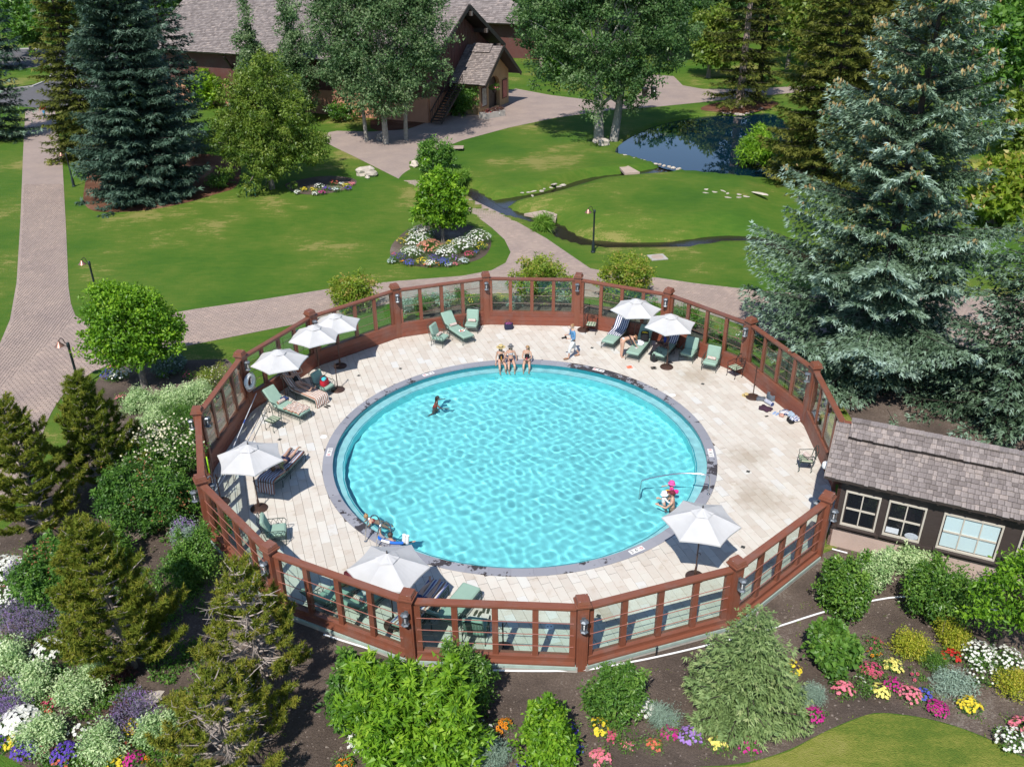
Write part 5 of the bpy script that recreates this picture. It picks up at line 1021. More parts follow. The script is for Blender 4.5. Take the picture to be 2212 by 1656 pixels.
# ------------------------------------------------------------------ flower clumps: label, px, py, width in photo pixels, petals
D = 1.0
FL = [
 # round island under the tree
 ('white daisies, tallest clump left of the round tree trunk', 912, 510, 62, 'white', 110, .034), ('white daisies below the tallest clump', 903, 528, 60, 'white', 110, .034), ('white daisies left of the salmon clump', 893, 550, 50, 'white', 95, .034), ('white daisies right of the salmon clump', 963, 550, 54, 'white', 100, .034),
 ('white daisies right of the trunk', 1000, 535, 62, 'white', 120, .034), ('white daisies on the right end of the island', 1034, 517, 58, 'white', 105, .034), ('salmon pink clump in the middle of the island', 930, 540, 64, 'salmon', 120, .038), ('yellow clump on the left end of the island', 869, 523, 28, 'yellow', 30, .034), ('yellow clump above the left white daisies', 886, 510, 22, 'yellow', 22, .034),
 ('yellow clump behind the salmon flowers', 974, 527, 26, 'yellow', 26, .03), ('dark violet clump on the left of the island', 862, 560, 40, 'violet', 70, .026), ('dark violet clump below the salmon flowers', 935, 561, 32, 'violet', 60, .026), ('blue violet clump at the lower left rim', 885, 570, 28, 'blue', 55, .028), ('blue violet clump at the lower middle rim', 958, 569, 34, 'blue', 75, .028),
 ('bright yellow clump at the front rim', 912, 568, 32, 'yellow', 40, .034), ('small white clump at the front rim', 930, 571, 28, 'white', 32, .036), ('silver leaved clump at the left rim', 846, 566, 22, 'silver', 40, .03), ('silver leaved clump at the right rim', 1001, 566, 26, 'silver', 44, .03), ('rose pink clump at the right of the island', 1015, 552, 28, 'rose', 45, .032), ('pink clump at the left rim', 852, 551, 14, 'rose', 16, .032),
 ('lime mound with pink flowers at the front rim', 978, 561, 30, 'lilac', 14, .035), ('yellow and orange clump at the right of the island', 1038, 534, 32, 'yellow', 24, .034), ('violet clump at the far right rim', 1028, 546, 16, 'blue', 22, .026), ('orange flowers at the front rim', 946, 572, 20, 'orange', 6, .038), ('orange flowers at the left front rim', 872, 568, 18, 'orange', 5, .038), ('coral red clump behind the front white daisies', 923, 575, 18, 'coral', 14, .03), ('pale blue clump at the front rim', 970, 574, 20, 'silver', 26, .03), ('pink clump at the front right rim', 983, 572, 14, 'pink', 14, .03),
 ('white and green clump left of the island middle', 875, 543, 24, 'white', 24, .034),
 # border on the left lawn
 ('white clump at the left of the lawn border', 643, 417, 18, 'white', 16, .045), ('yellow clump at the left of the lawn border', 658, 411, 18, 'yellow', 18, .045), ('yellow clump in the middle of the lawn border', 677, 412, 18, 'yellow', 18, .045), ('white clump in the middle of the lawn border', 690, 405, 24, 'white', 26, .045), ('purple clump in the middle of the lawn border', 706, 410, 20, 'violet', 26, .045), ('magenta clump at the front of the lawn border', 697, 417, 22, 'magenta', 24, .045), ('white clump at the front of the lawn border', 726, 412, 22, 'silver', 22, .045), ('orange clump at the back of the lawn border', 722, 397, 22, 'coral', 20, .045), ('white clump at the back of the lawn border', 737, 400, 16, 'white', 18, .045), ('yellow clump at the right of the lawn border', 748, 403, 20, 'yellow', 20, .045), ('violet clump at the right of the lawn border', 752, 409, 18, 'violet', 18, .045), ('pink clump at the right end of the lawn border', 760, 398, 16, 'pink', 16, .045), ('white clump in front of the lawn border', 682, 420, 18, 'white', 16, .045),
 # bottom centre
 ('large white flowers left of the big lime shrub', 783, 1600, 58, 'white', 24, .065), ('large white flowers right of the big lime shrub', 1038, 1580, 52, 'white', 12, .065), ('orange dark eyed daisies in the bottom middle', 1087, 1568, 34, 'orange', 12, .058, 'disc'), ('orange dark eyed daisies at the bottom edge', 748, 1648, 34, 'orange', 9, .058, 'disc'), ('violet flowers at the bottom edge', 815, 1645, 40, 'lilac', 22, .042),
 ('white flowers below the yellow green shrub', 1394, 1530, 44, 'white', 26, .06), ('pale yellow flowers left of the mixed shrub', 1293, 1572, 42, 'yellow', 24, .052), ('rose spikes between the mixed shrub and the pinks', 1322, 1590, 30, 'rose', 24, .04), ('pink geraniums at the bottom edge', 1296, 1640, 44, 'pink', 34, .052), ('pale pink tuft on grey leaves', 1354, 1612, 30, 'pink', 18, .028), ('coral geraniums in the bottom bed', 1412, 1610, 32, 'coral', 16, .05), ('magenta clump under the silver mound', 1445, 1585, 36, 'magenta', 44, .038), ('violet bellflowers beside the magenta clump', 1490, 1592, 48, 'lilac', 44, .042), ('pale yellow roses below the young spruce', 1550, 1610, 38, 'pale', 22, .05), ('magenta flowers on wiry stems below the young spruce', 1618, 1612, 46, 'magenta', 26, .034),
 ('blue spikes beside the broad leaved shrub', 1247, 1620, 26, 'blue', 20, .03), ('purple spikes right of the broad leaved shrub', 1228, 1578, 40, 'violet', 22, .035), ('violet clump at the bottom beside the silver mound', 1135, 1650, 36, 'violet', 18, .036), ('small magenta clump on the right of the spruce', 1757, 1545, 42, 'magenta', 54, .034), ('yellow roses behind the young spruce', 1708, 1445, 42, 'yellow', 28, .048), ('pink flowers at the right foot of the spruce', 1705, 1540, 26, 'pink', 5, .045),
 # right bed
 ('pink and white roses left of the green mat', 1820, 1490, 44, 'pink', 30, .052), ('yellow roses in the middle of the right bed', 1928, 1440, 38, 'pale', 30, .05), ('yellow roses below the pink astilbe', 1898, 1495, 40, 'pale', 26, .05), ('yellow roses near the corner lawn', 2092, 1525, 46, 'yellow', 32, .052), ('rose pink astilbe in the middle of the right bed', 1880, 1450, 44, 'rose', 50, .04), ('magenta flowers between the two yellow roses', 1928, 1480, 38, 'magenta', 44, .034), ('coral pink geraniums in the right bed', 1965, 1502, 44, 'pink', 44, .048), ('magenta mound near the corner lawn', 2022, 1532, 44, 'magenta', 80, .032), ('red geraniums by the dark green ball', 2054, 1418, 36, 'red', 22, .05), ('red coneflowers in front of the gold bush', 1888, 1392, 34, 'rose', 9, .046, 'disc'), ('orange daisies under the red coneflowers', 1890, 1420, 36, 'orange', 3, .06, 'disc'), ('blue flowers beside the coral geraniums', 1995, 1500, 30, 'blue', 18, .038), ('white phlox left part, under the young tree', 2110, 1415, 70, 'white', 60, .042), ('white phlox right part, under the young tree', 2165, 1430, 80, 'white', 70, .042), ('white flowers with lime leaves below the phlox', 2120, 1455, 60, 'white', 36, .036), ('white flowers at the lower right edge', 2180, 1600, 66, 'white', 46, .04), ('pink geraniums at the lower right edge', 2205, 1570, 46, 'pink', 44, .05), ('two white blooms on a green mat', 1862, 1480, 46, 'white', 4, .04), ('rose coneflowers beside the green ball', 1975, 1458, 28, 'rose', 3, .05, 'disc'),
 # left bed
 ('white daisies in the middle of the left bed', 110, 1405, 66, 'white', 80, .046), ('white daisies near the left edge', 45, 1560, 76, 'white', 100, .046), ('white daisies along the left edge', 10, 1235, 80, 'white', 110, .046), ('white daisies below the first left clump', 20, 1290, 70, 'white', 70, .046), ('white daisies in the left corner of the frame', 4, 1400, 34, 'white', 24, .046), ('white daisies beside the shaded blue shrub', 262, 812, 50, 'white', 60, .05), ('white daisies above the left lantern post', 418, 900, 46, 'white', 60, .046),
 ('yellow daisies in the left corner bed', 38, 1605, 44, 'yellow', 34, .046), ('yellow roses beside the right cream edged mound', 284, 1572, 40, 'yellow', 26, .048), ('yellow flowers at the bottom of the left bed', 255, 1650, 40, 'yellow', 18, .048), ('deep violet flowers near the corner lawn', 60, 1620, 56, 'violet', 80, .036), ('deep violet flowers below the middle mound', 145, 1630, 58, 'violet', 80, .036), ('violet flowers at the very left corner', 12, 1600, 36, 'violet', 24, .036), ('pink flowers below the corner mound', 105, 1618, 36, 'pink', 24, .045), ('red pink flowers beside the white daisies', 112, 1520, 34, 'rose', 26, .04), ('coral flowers under the red pink ones', 100, 1540, 22, 'coral', 16, .04), ('white flowers above the bottom mound', 175, 1580, 44, 'white', 9, .055), ('magenta flowers at the bottom of the left bed', 290, 1640, 40, 'magenta', 34, .036), ('coral flowers above the magenta ones', 268, 1615, 30, 'coral', 8, .036), ('orange flowers left of the broad pine', 180, 1405, 28, 'orange', 7, .055, 'disc'), ('orange flower by the bottom pine', 316, 1640, 14, 'orange', 5, .05, 'disc'), ('blue flowers beside the cream edged mound', 302, 1560, 26, 'blue', 18, .036), ('coral flowers at the bottom left edge', 130, 1656, 44, 'coral', 16, .045), ('pink blossoms in the far left bed', 75, 1262, 30, 'rose', 18, .042), ('pink blossoms at the left edge', 8, 1272, 22, 'pink', 10, .042), ('blue flower on bare soil right of the broad pine', 403, 1512, 16, 'blue', 9, .036), ('pink flower left of the bottom pine', 405, 1565, 14, 'pink', 5, .036), ('violet clump under the round tree', 360, 808, 34, 'violet', 24, .034), ('magenta clump behind the cream edged bushes', 405, 812, 30, 'rose', 14, .036), ('pink clump between the pine and the round tree', 262, 862, 26, 'pink', 16, .04), ('blue clump left of the round tree trunk', 240, 812, 44, 'blue', 40, .034), ('pink clump at the left of the round tree bed', 242, 797, 20, 'pink', 14, .04), ('red clump among the cream edged bushes', 335, 908, 18, 'red', 12, .036),
]
for row in FL:
    lb, px, py, wp, col, num, size = row[:7]; kd = row[7] if len(row) > 7 else 'daisy'
    flower(lb, px, py, wp, col, 'mid' if wp > 20 else 'dark', num, size, None, kd)
shrub('blue green rounded flower shrub under the round tree', 368, 800, 66, .7, 'sage', .09, .6, -.3, 1.5, ('silver', 60, .04, 'daisy'), name='sedum', cat_='plant')
shrub('shaded blue green shrub behind the left fence post', 345, 955, 66, .8, 'dark', .08, .5, 0, 1.3)
rg = np.random.default_rng(15); parts = []            # low ground cover between the clumps of the left bed
n_ = 5200; gp = np.stack([rg.uniform(-60, 440, n_), rg.uniform(1230, 1680, n_)], 1); gx = np.array([G(a, c_)[:2] for a, c_ in gp]); msk = inpoly(gx[:, 0], gx[:, 1], BED) & ((np.sin(gx[:, 0] * 2.3 + 1) * np.cos(gx[:, 1] * 2.7) + .5 * np.sin(gx[:, 0] * 5 + gx[:, 1] * 4)) > -.15); gx = gx[msk]
for q in range(7): P = np.stack([gx[:, 0] + rg.normal(size=len(gx)) * .05, gx[:, 1] + rg.normal(size=len(gx)) * .05, np.full(len(gx), ZG + .01) + rg.random(len(gx)) * .10], 1); V, Qd = kites(P, rand_dirs(rg, len(gx), .9), rand_dirs(rg, len(gx), .8), rg.uniform(.05, .11, len(gx)), .045, .2); parts.append((V, Qd, rg.uniform(0, 1, len(gx))))
V, Qd, t, M_ = cat(parts); link('ground_cover', npmesh('ground_cover', V, Qd, LM['mid'], t), kind='stuff')
# weeds, seedlings and crumbs on the soil
rg = np.random.default_rng(5); n_ = 9000
bx0 = rg.uniform(-24, 24, n_); by0 = rg.uniform(12, 32, n_); k = inpoly(bx0, by0, BED) & (np.hypot(bx0 - CX, by0 - CY) > RF + .45); bx0, by0 = bx0[k], by0[k]
P = np.stack([bx0, by0, np.full(len(bx0), ZG + .012)], 1); clus = np.sin(bx0 * 1.7 + np.sin(by0 * 2.1)) * np.cos(by0 * 1.3) > .15
Pw = P[clus]; parts = []
for q in range(5): V, Qd = kites(Pw + rg.normal(size=Pw.shape) * np.array([.05, .05, 0]), rand_dirs(rg, len(Pw), .8), rand_dirs(rg, len(Pw), .8), rg.uniform(.03, .075, len(Pw)), .03, .2); parts.append((V, Qd, rg.uniform(.1, .9, len(Pw))))
V, Qd, t, M_ = cat(parts); link('weeds', npmesh('weeds', V, Qd, LM['birch'], t), kind='stuff')
n_ = 16000; bx0 = rg.uniform(-24, 24, n_); by0 = rg.uniform(12, 32, n_); k = inpoly(bx0, by0, BED) & (np.hypot(bx0 - CX, by0 - CY) > RF + .45); bx0, by0 = bx0[k], by0[k]; n_ = len(bx0)
tv2 = np.array([(-1, -1, -1), (1, -1, -1), (1, 1, -1), (-1, 1, -1), (-.7, -.6, .8), (.6, -.7, .8), (.7, .6, .7), (-.6, .7, .9)]); sz = rg.uniform(.006, .022, n_) * rg.choice([1, 1, 1, 1.8], n_)
V = np.stack([bx0[:, None] + tv2[:, 0] * sz[:, None], by0[:, None] + tv2[:, 1] * sz[:, None] * rg.uniform(.5, 1, n_)[:, None], ZG + .012 + tv2[:, 2] * sz[:, None] * .5], 2).reshape(-1, 3)
fq = np.array([(4, 5, 6, 7), (0, 1, 5, 4), (1, 2, 6, 5), (2, 3, 7, 6), (3, 0, 4, 7)]); link('soil_crumbs', npmesh('soil_crumbs', V, (fq[None] + (np.arange(n_) * 8)[:, None, None]).reshape(-1, 4), simple('crumb', C3(.16, .13, .11), .95, var=.5, scale=30, world=True)), kind='stuff')
# ------------------------------------------------------------------ buildings
SHING = None
def shinglemat(name, stops):
    m, nt, b = newmat(name); L = nt.links.new
    g = nt.nodes.new('ShaderNodeNewGeometry'); oi = nt.nodes.new('ShaderNodeObjectInfo'); s = N(nt, 'ShaderNodeMath', operation='ADD'); L(g.outputs['Random Per Island'], s.inputs[0]); L(oi.outputs['Random'], s.inputs[1])
    fr = N(nt, 'ShaderNodeMath', operation='FRACT'); L(s.outputs[0], fr.inputs[0]); r = ramp(nt, stops, fr.outputs[0])
    mp = N(nt, 'ShaderNodeMapping'); mp.inputs['Scale'].default_value = (26, 2.0, 2.0); L(coords(nt), mp.inputs[0])
    n = N(nt, 'ShaderNodeTexNoise', Scale=1.5, Detail=4.0); L(mp.outputs[0], n.inputs['Vector']); r2 = ramp(nt, [(.25, C3(.62, .6, .58)), (.7, C3(1.12, 1.1, 1.1))], n.outputs[0])
    mx = N(nt, 'ShaderNodeMix', data_type='RGBA', blend_type='MULTIPLY'); mx.inputs[0].default_value = 1; L(r.outputs[0], mx.inputs[6]); L(r2.outputs[0], mx.inputs[7]); L(mx.outputs[2], b.inputs['Base Color'])
    bp = N(nt, 'ShaderNodeBump', Strength=.5, Distance=.01); L(n.outputs[0], bp.inputs['Height']); L(bp.outputs[0], b.inputs['Normal']); b.inputs['Roughness'].default_value = .85; return m
SHING = shinglemat('cedar_shake_grey', [(0, C3(.17, .145, .135)), (.4, C3(.225, .195, .185)), (.8, C3(.275, .24, .225)), (1, C3(.33, .28, .255))])
SIDING = woodmat('dark_brown_siding', C3(.05, .037, .033), .6, stretch=(12, 1, 1)); SIDR = woodmat('red_brown_siding', C3(.10, .034, .028), .7)
STUCCO = simple('pale_stucco', C3(.47, .36, .31), .9, var=.12, scale=2, bump=.4, bscale=25); STUCO = simple('orange_stucco', C3(.44, .22, .14), .9, var=.15, scale=1.5, bump=.4); STUCY = simple('yellow_stucco', C3(.42, .28, .15), .9, var=.12, scale=1.5)
CREAM = simple('cream_window_paint', C3(.50, .46, .39), .6, var=.1, scale=4); DARKW = woodmat('dark_beam', C3(.035, .026, .022), .6, stretch=(12, 1, 1))
def shingle_rows(o, u, v, lu, lv, wid, cor, rng, jit=.02, keepf=None, th=.022):
    """shakes on a slope: o the eave corner, u along the eave, v up the slope"""
    nrm = u.cross(v).normalized(); 
    if nrm.z < 0: nrm = -nrm
    out = []; rows = int(lv / cor)
    for r_ in range(rows + 1):
        x = -rng.uniform(0, wid)
        while x < lu:
            w_ = wid * rng.uniform(.55, 1.35); x0, x1 = max(x + .004, 0), min(x + w_ - .004, lu); x += w_
            if x1 - x0 < .03: continue
            s0 = r_ * cor - rng.uniform(-jit, jit) - (.02 if r_ == 0 else 0); s1 = min(lv, r_ * cor + cor * 1.25)
            if s1 - s0 < .04: continue
            if keepf and not keepf((x0 + x1) / 2, (s0 + s1) / 2): continue
            t = th * rng.uniform(.7, 1.4)
            out.append([o + u * x0 + v * s0 + nrm * .005, o + u * x1 + v * s0 + nrm * .005, o + u * x1 + v * s0 + nrm * (.005 + t + .012), o + u * x0 + v * s0 + nrm * (.005 + t + .012), o + u * x1 + v * s1 + nrm * .006, o + u * x0 + v * s1 + nrm * .006])
    return out
SHF = [(0, 1, 2, 3), (3, 2, 4, 5), (1, 4, 2), (0, 3, 5)]
def shingles(parent, groups, singles, mat, campos=None):
    allq = [q for g_ in groups for q in g_]
    if singles:
        allq.sort(key=lambda q: (parent.matrix_world @ q[0] - Vector((0, 0, CH))).length)
        for q in allq[:singles]:
            c = q[0].copy(); b = MB(); b.add([tuple(p - c) for p in q], SHF); o = b.build('shingle', mat, parent); o.location = c
        allq = allq[singles:]
    b = MB()
    for q in allq: b.add(q, SHF)
    o = b.build('shingle_field', mat, parent); o['kind'] = 'stuff'
def world_upd(): bpy.context.view_layer.update()
# ---- bathhouse (right): local x along the wall, y away from the camera, origin on the soil at the fence end
BH = thing('bathhouse', 'low dark brown bathhouse with weathered shake roof and cream framed windows', 'building', (10.04, 22.19, 0), R(-25.3)); world_upd()
Lb = 9.0; wd = 2.7; ez, rz_ = 3.05, 4.02; ov = .36; x0_ = -.42
half = wd / 2 + ov; sl = math.hypot(half, rz_ - ez)
b = MB(); b.box((Lb / 2, .06, .62), (Lb, .12, .9)); b.build('stucco_base', STUCCO, BH)
b = MB(); b.box((Lb / 2, .05, 2.05), (Lb, .10, 1.98)); b.box((Lb / 2, wd, 1.55), (Lb, .10, 3.0)); b.build('wall', SIDING, BH)
b = MB(); zz0, zz1 = 0., 2.98
b.add([(0, 0, zz0), (0, wd, zz0), (0, wd, zz1), (0, wd / 2, rz_ - .15), (0, 0, zz1), (.1, 0, zz0), (.1, wd, zz0), (.1, wd, zz1), (.1, wd / 2, rz_ - .15), (.1, 0, zz1)], [(0, 4, 3, 2, 1), (5, 6, 7, 8, 9), (0, 5, 9, 4), (2, 7, 6, 1)]); b.build('gable_wall', CEDARB, BH)
b = MB()                                              # roof deck with thickness
for s_ in (0, 1):
    y0 = -ov if s_ == 0 else wd + ov
    b.add([(x0_, y0, ez), (Lb, y0, ez), (Lb, wd / 2, rz_), (x0_, wd / 2, rz_), (x0_, y0, ez - .09), (Lb, y0, ez - .09), (Lb, wd / 2, rz_ - .09), (x0_, wd / 2, rz_ - .09)], [(0, 1, 2, 3), (7, 6, 5, 4), (0, 4, 5, 1), (0, 3, 7, 4), (1, 5, 6, 2)] if s_ == 0 else [(3, 2, 1, 0), (4, 5, 6, 7), (1, 5, 4, 0), (4, 7, 3, 0), (2, 6, 5, 1)])
roof = b.build('roof', DARKW, BH); world_upd()
rs = random.Random(8)
u = Vector((1, 0, 0)); v = Vector((0, half, rz_ - ez)).normalized(); o_ = Vector((x0_, -ov, ez))
g1 = shingle_rows(o_, u, v, Lb - x0_, sl, .175, .165, rs, th=.028)
vb = Vector((0, -half, rz_ - ez)).normalized(); g2 = shingle_rows(Vector((x0_, wd + ov, ez)), u, vb, Lb - x0_, sl, .3, .3, rs)
shingles(BH, [g1], 300, SHING)
b = MB()
for q in g2: b.add(q, SHF)
bo = b.build('rear_shingle_field', SHING, BH); bo['kind'] = 'stuff'
# raised ridge vent with its own shakes and ridge caps
b = MB(); q0 = .52; nrm = Vector((0, -(rz_ - ez), half)).normalized(); e0 = Vector((x0_ + .42, wd / 2, rz_)) - v * q0
pts = [e0 + nrm * .03, e0 + nrm * .17, Vector((x0_ + .42, wd / 2, rz_ + .16)), Vector((x0_ + .42, wd / 2, rz_))]
b.add([tuple(p) for p in pts] + [tuple(p + Vector((Lb, 0, 0))) for p in pts], [(0, 1, 2, 3), (0, 4, 5, 1), (1, 5, 6, 2), (2, 6, 7, 3)]); b.build('ridge_vent', DARKW, BH)
g3 = shingle_rows(e0 + nrm * .175, u, v, Lb, q0 + .02, .175, .165, rs); b = MB()
for q in g3: b.add(q, SHF)
bo = b.build('vent_shingles', SHING, BH); bo['kind'] = 'stuff'
b = MB(); b.box((0, 0, 0), (.30, .26, .03), ry=R(-3)); cme = b.mesh('ridge_cap', SHING)
for i in range(33):
    link('ridge_cap', cme, BH, (x0_ + .55 + i * .255, wd / 2 + .02, rz_ + .20 + (i % 2) * .006), 0)
b = MB(); b.bar((x0_ - .012, -ov, ez - .03), (x0_ - .012, wd / 2, rz_ - .02), .03, .14); b.bar((x0_ - .012, wd / 2, rz_ - .02), (x0_ - .012, wd + ov, ez - .03), .03, .14); b.build('bargeboard', simple('grey_board', C3(.22, .19, .17), .8), BH)
b = MB()
for i in range(22): b.box((x0_ + .25 + i * .42, -.17, ez - .10), (.06, .34, .1))
b.build('rafter_ends', DARKW, BH)['kind'] = 'stuff'
b = MB(); b.box((Lb / 2, -.03, 1.10), (Lb, .08, .10)); b.build('belt_board', SIDING, BH)
def window(parent, x0, x1, z0, z1, nv, nh, face, glass, y=-.02, extra=None, sill=True):
    w_ = MB(); cx, cz = (x0 + x1) / 2, (z0 + z1) / 2
    for (a, c_, e, f_) in ((x0, z0, x0 + .05, z1), (x1 - .05, z0, x1, z1), (x0 + .05, z0, x1 - .05, z0 + .06), (x0 + .05, z1 - .05, x1 - .05, z1)): w_.box(((a + e) / 2, y, (c_ + f_) / 2), (e - a, .09, f_ - c_))
    wi = w_.build('window', face, parent)
    for i in range(nv):
        for j in range(nh):
            pw, ph_ = (x1 - x0 - .14) / nv, (z1 - z0 - .15) / nh; b = MB(); b.box((x0 + .07 + pw * (i + .5), y + .012, z0 + .08 + ph_ * (j + .5)), (pw - .03, .012, ph_ - .03)); b.build('pane', glass, wi)
    b = MB()
    for i in range(1, nv): b.box((x0 + .07 + (x1 - x0 - .14) * i / nv, y - .008, cz), (.035, .04, z1 - z0 - .15))
    for j in range(1, nh):
        for i in range(nv): b.box((x0 + .07 + (x1 - x0 - .14) * (i + .5) / nv, y - .010, z0 + .08 + (z1 - z0 - .15) * j / nh), ((x1 - x0 - .14) / nv - .037, .04, .05))
    b.build('muntins', face, wi)['kind'] = 'stuff'
    if sill: b = MB(); b.box((cx, y - .06, z0 - .035), (x1 - x0 + .12, .16, .05)); b.build('sill', SIDING, wi)
    return wi
m_, nt_, bs_ = newmat('window_blind'); co_ = coords(nt_); wv = N(nt_, 'ShaderNodeTexWave', Scale=9.0, bands_direction='Z'); nt_.links.new(co_, wv.inputs['Vector']); rr_ = ramp(nt_, [(0, C3(.42, .55, .58)), (1, C3(.56, .70, .72))], wv.outputs[0]); nt_.links.new(rr_.outputs[0], bs_.inputs['Base Color']); bs_.inputs['Roughness'].default_value = .12; bs_.inputs['Specular IOR Level'].default_value = .6; BLIND = m_
for (xa, xb, nv, nh, gl) in ((.26, 1.28, 2, 2, WGLASS), (1.50, 2.56, 2, 2, WGLASS), (3.02, 4.62, 3, 2, BLIND), (5.08, 6.1, 2, 2, WGLASS), (6.5, 7.6, 2, 2, WGLASS)):
    window(BH, xa, xb, 1.24, 2.52, nv, nh, CREAM, gl)
b = MB(); b.box((1.76, -.045, 1.47), (.36, .004, .2)); b.build('white_box', simple('paper_white', C3(.62, .66, .7), .7), BH)
b = MB(); b.ell((2.32, -.045, 1.42), (.2, .006, .12)); b.build('plastic_bag', simple('grey_bag', C3(.35, .38, .42), .3, var=.4, scale=20), BH)
# outdoor shower head on the gable
b = MB(); b.tube([(-.02, .55, 3.08), (-.28, .52, 3.16), (-.42, .50, 3.14), (-.46, .5, 3.0)], .035, 8); b.lathe([(.03, .12), (.13, .09), (.15, 0), (.13, -.06), (0, -.07)], (-.46, .5, 2.9), 14); b.build('gooseneck_lamp', WHITEP, BH, True)
# ---- chalet: local x out of the gable, y across it
CHA = thing('chalet', 'large dark red timber chalet with steep grey shake roof beyond the plaza', 'building', (-7.86, 86.7, ZG - .1), R(-24.2)); world_upd()
WG, LG, e1, r1, ovx, ovy = 14.0, 34.0, 5.6, 10.1, 1.3, 1.3
b = MB(); b.box((-LG / 2, .1, 1.2), (LG, .3, 2.5)); b.box((0.0, WG / 2, 1.2), (.3, WG - .5, 2.5)); b.build('stucco_base', STUCO, CHA)
b = MB(); b.box((-LG / 2 - .1, .1, 4.1), (LG, .22, 3.3)); b.box((-LG / 2, WG, 3), (LG, .22, 6)); b.build('wall', SIDR, CHA)
zr = lambda y: e1 + .1 + (r1 - e1) * (1 - abs(y - WG / 2) / (WG / 2 + ovy)) * 1.0
gb = MB(); n_b = 46
for i in range(n_b):                                  # upright boards of the gable, each to the roof line
    y = (i + .5) * WG / n_b; gb2 = MB(); top = zr(y) - .75; hgt_ = top - 2.46; gb2.box((0, 0, hgt_ / 2), (.16 + (.04 if i % 2 else 0), WG / n_b - .02, hgt_)); gb2.build('gable_board', SIDR, CHA, loc=(.02, y, 2.46))
def slope(parent, o, u, v, lu, lv, wid, cor, name='roof', seed=1, th=.18, sing=0):
    b = MB(); nrm = u.cross(v).normalized(); nrm = nrm if nrm.z > 0 else -nrm; P4 = [o, o + u * lu, o + u * lu + v * lv, o + v * lv]; Pb = [p - nrm * th for p in P4]
    fl = u.cross(v).z > 0; fs = [(0, 1, 2, 3), (7, 6, 5, 4), (0, 4, 5, 1), (1, 5, 6, 2), (2, 6, 7, 3), (3, 7, 4, 0)]; fs = fs if fl else [f[::-1] for f in fs]
    b.add([tuple(p) for p in P4 + Pb], fs); r_ = b.build(name, DARKW, parent)
    q = shingle_rows(o, u, v, lu, lv, wid, cor, random.Random(seed), .03, th=.04); b = MB()
    for s_ in q: b.add(s_, SHF)
    so = b.build('shingle_field', SHING, parent); so['kind'] = 'stuff'; return r_
hy = WG / 2 + ovy; vv = Vector((0, hy, r1 - e1)); ls = vv.length
slope(CHA, Vector((-LG, -ovy, e1)), Vector((1, 0, 0)), vv.normalized(), LG + ovx, ls, .30, .27, 'roof', 2)
slope(CHA, Vector((-LG, WG + ovy, e1)), Vector((1, 0, 0)), Vector((0, -hy, r1 - e1)).normalized(), LG + ovx, ls, .6, .5, 'roof', 3)
b = MB()                                              # bargeboards and purlin ends
for s_ in (-1, 1): b.bar((ovx + .04, WG / 2 + s_ * (hy + .02), e1 - .2), (ovx + .04, WG / 2, r1 - .08), .1, .42)
b.build('bargeboard', DARKW, CHA)
for y, z in ((WG / 2, r1 - .75), (WG / 2 + 3.4, r1 - 2.65), (WG / 2 - 3.4, r1 - 2.65), (WG / 2 + 6.4, e1 + .05), (WG / 2 - 6.4, e1 + .05)):
    b = MB(); b.box((ovx / 2 + .1, y, z), (ovx + .35, .34, .4)); b.mi = 1; b.box((ovx + .285, y, z), (.03, .36, .42)); b.build('purlin', [DARKW, simple('weathered_beam_end', C3(.26, .21, .18), .8)], CHA)
b = MB(); b.box((-4.2, WG / 2 - 1.0, r1 + .45), (4.2, .12, .08)); vn = vv.normalized()
b = MB(); 
slope(CHA, Vector((-7.2, WG / 2 - 1.55, r1 - .12)), Vector((1, 0, 0)), Vector((0, 1.6, .95)).normalized(), 3.6, 1.85, .3, .27, 'ridge_vent_roof', 5, .12)
b = MB(); b.box((-7.0, WG / 2, r1 + .2), (2.4, 2.2, 1.2)); b.build('cupola', DARKW, CHA)
slope(CHA, Vector((-8.6, WG / 2 - 1.8, r1 + .7)), Vector((1, 0, 0)), Vector((0, 1.8, 1.5)).normalized(), 1.6, 2.3, .3, .27, 'cupola_roof', 6, .1)
# braces under the long eave
for i in range(6): 
    b = MB(); b.bar((-3 - i * 5, -.05, e1 - 1.7), (-3 - i * 5, -ovy + .25, e1 - .35), .16, .16); b.build('eave_brace', DARKW, CHA)
# porch with arched doorway, facing out of the gable
PX, PY0, PY1, pe, pr = 3.0, 5.2, 12.4, 3.5, 6.1; pw = PY1 - PY0; pm = (PY0 + PY1) / 2
b = MB(); 
dw, dh = 1.35, 2.9
arch = [(pm - dw, 0)] + [(pm - dw * math.cos(t), dh - .5 + .95 * math.sin(t)) for t in np.linspace(0, PI, 13)] + [(pm + dw, 0)]
outl = [(PY0, 0), (PY0, pe), (pm, pr - .35), (PY1, pe), (PY1, 0)]
poly = outl[:1] + outl[1:] + arch[::-1]
vs = [(PX, y, z) for y, z in poly] + [(PX - .4, y, z) for y, z in poly]; n_ = len(poly)
tri = tessellate_polygon([[Vector((y, z, 0)) for y, z in poly]])
b.add(vs, [tuple(t) for t in tri] + [tuple(i + n_ for i in t[::-1]) for t in tri] + [(i, (i + 1) % n_, n_ + (i + 1) % n_, n_ + i) for i in range(n_)])
b.box(((PX) / 2 - .1, PY0 + .15, pe / 2), (PX - .2, .3, pe)); b.box((PX / 2 - .1, PY1 - .15, pe / 2), (PX - .2, .3, pe)); b.build('porch_wall', STUCY, CHA)
b = MB()
for k_ in range(8): b.box((PX - .55, pm - dw + (k_ + .5) * dw / 4, (dh + .3) / 2), (.1, dw / 4 - .012, dh + .3))
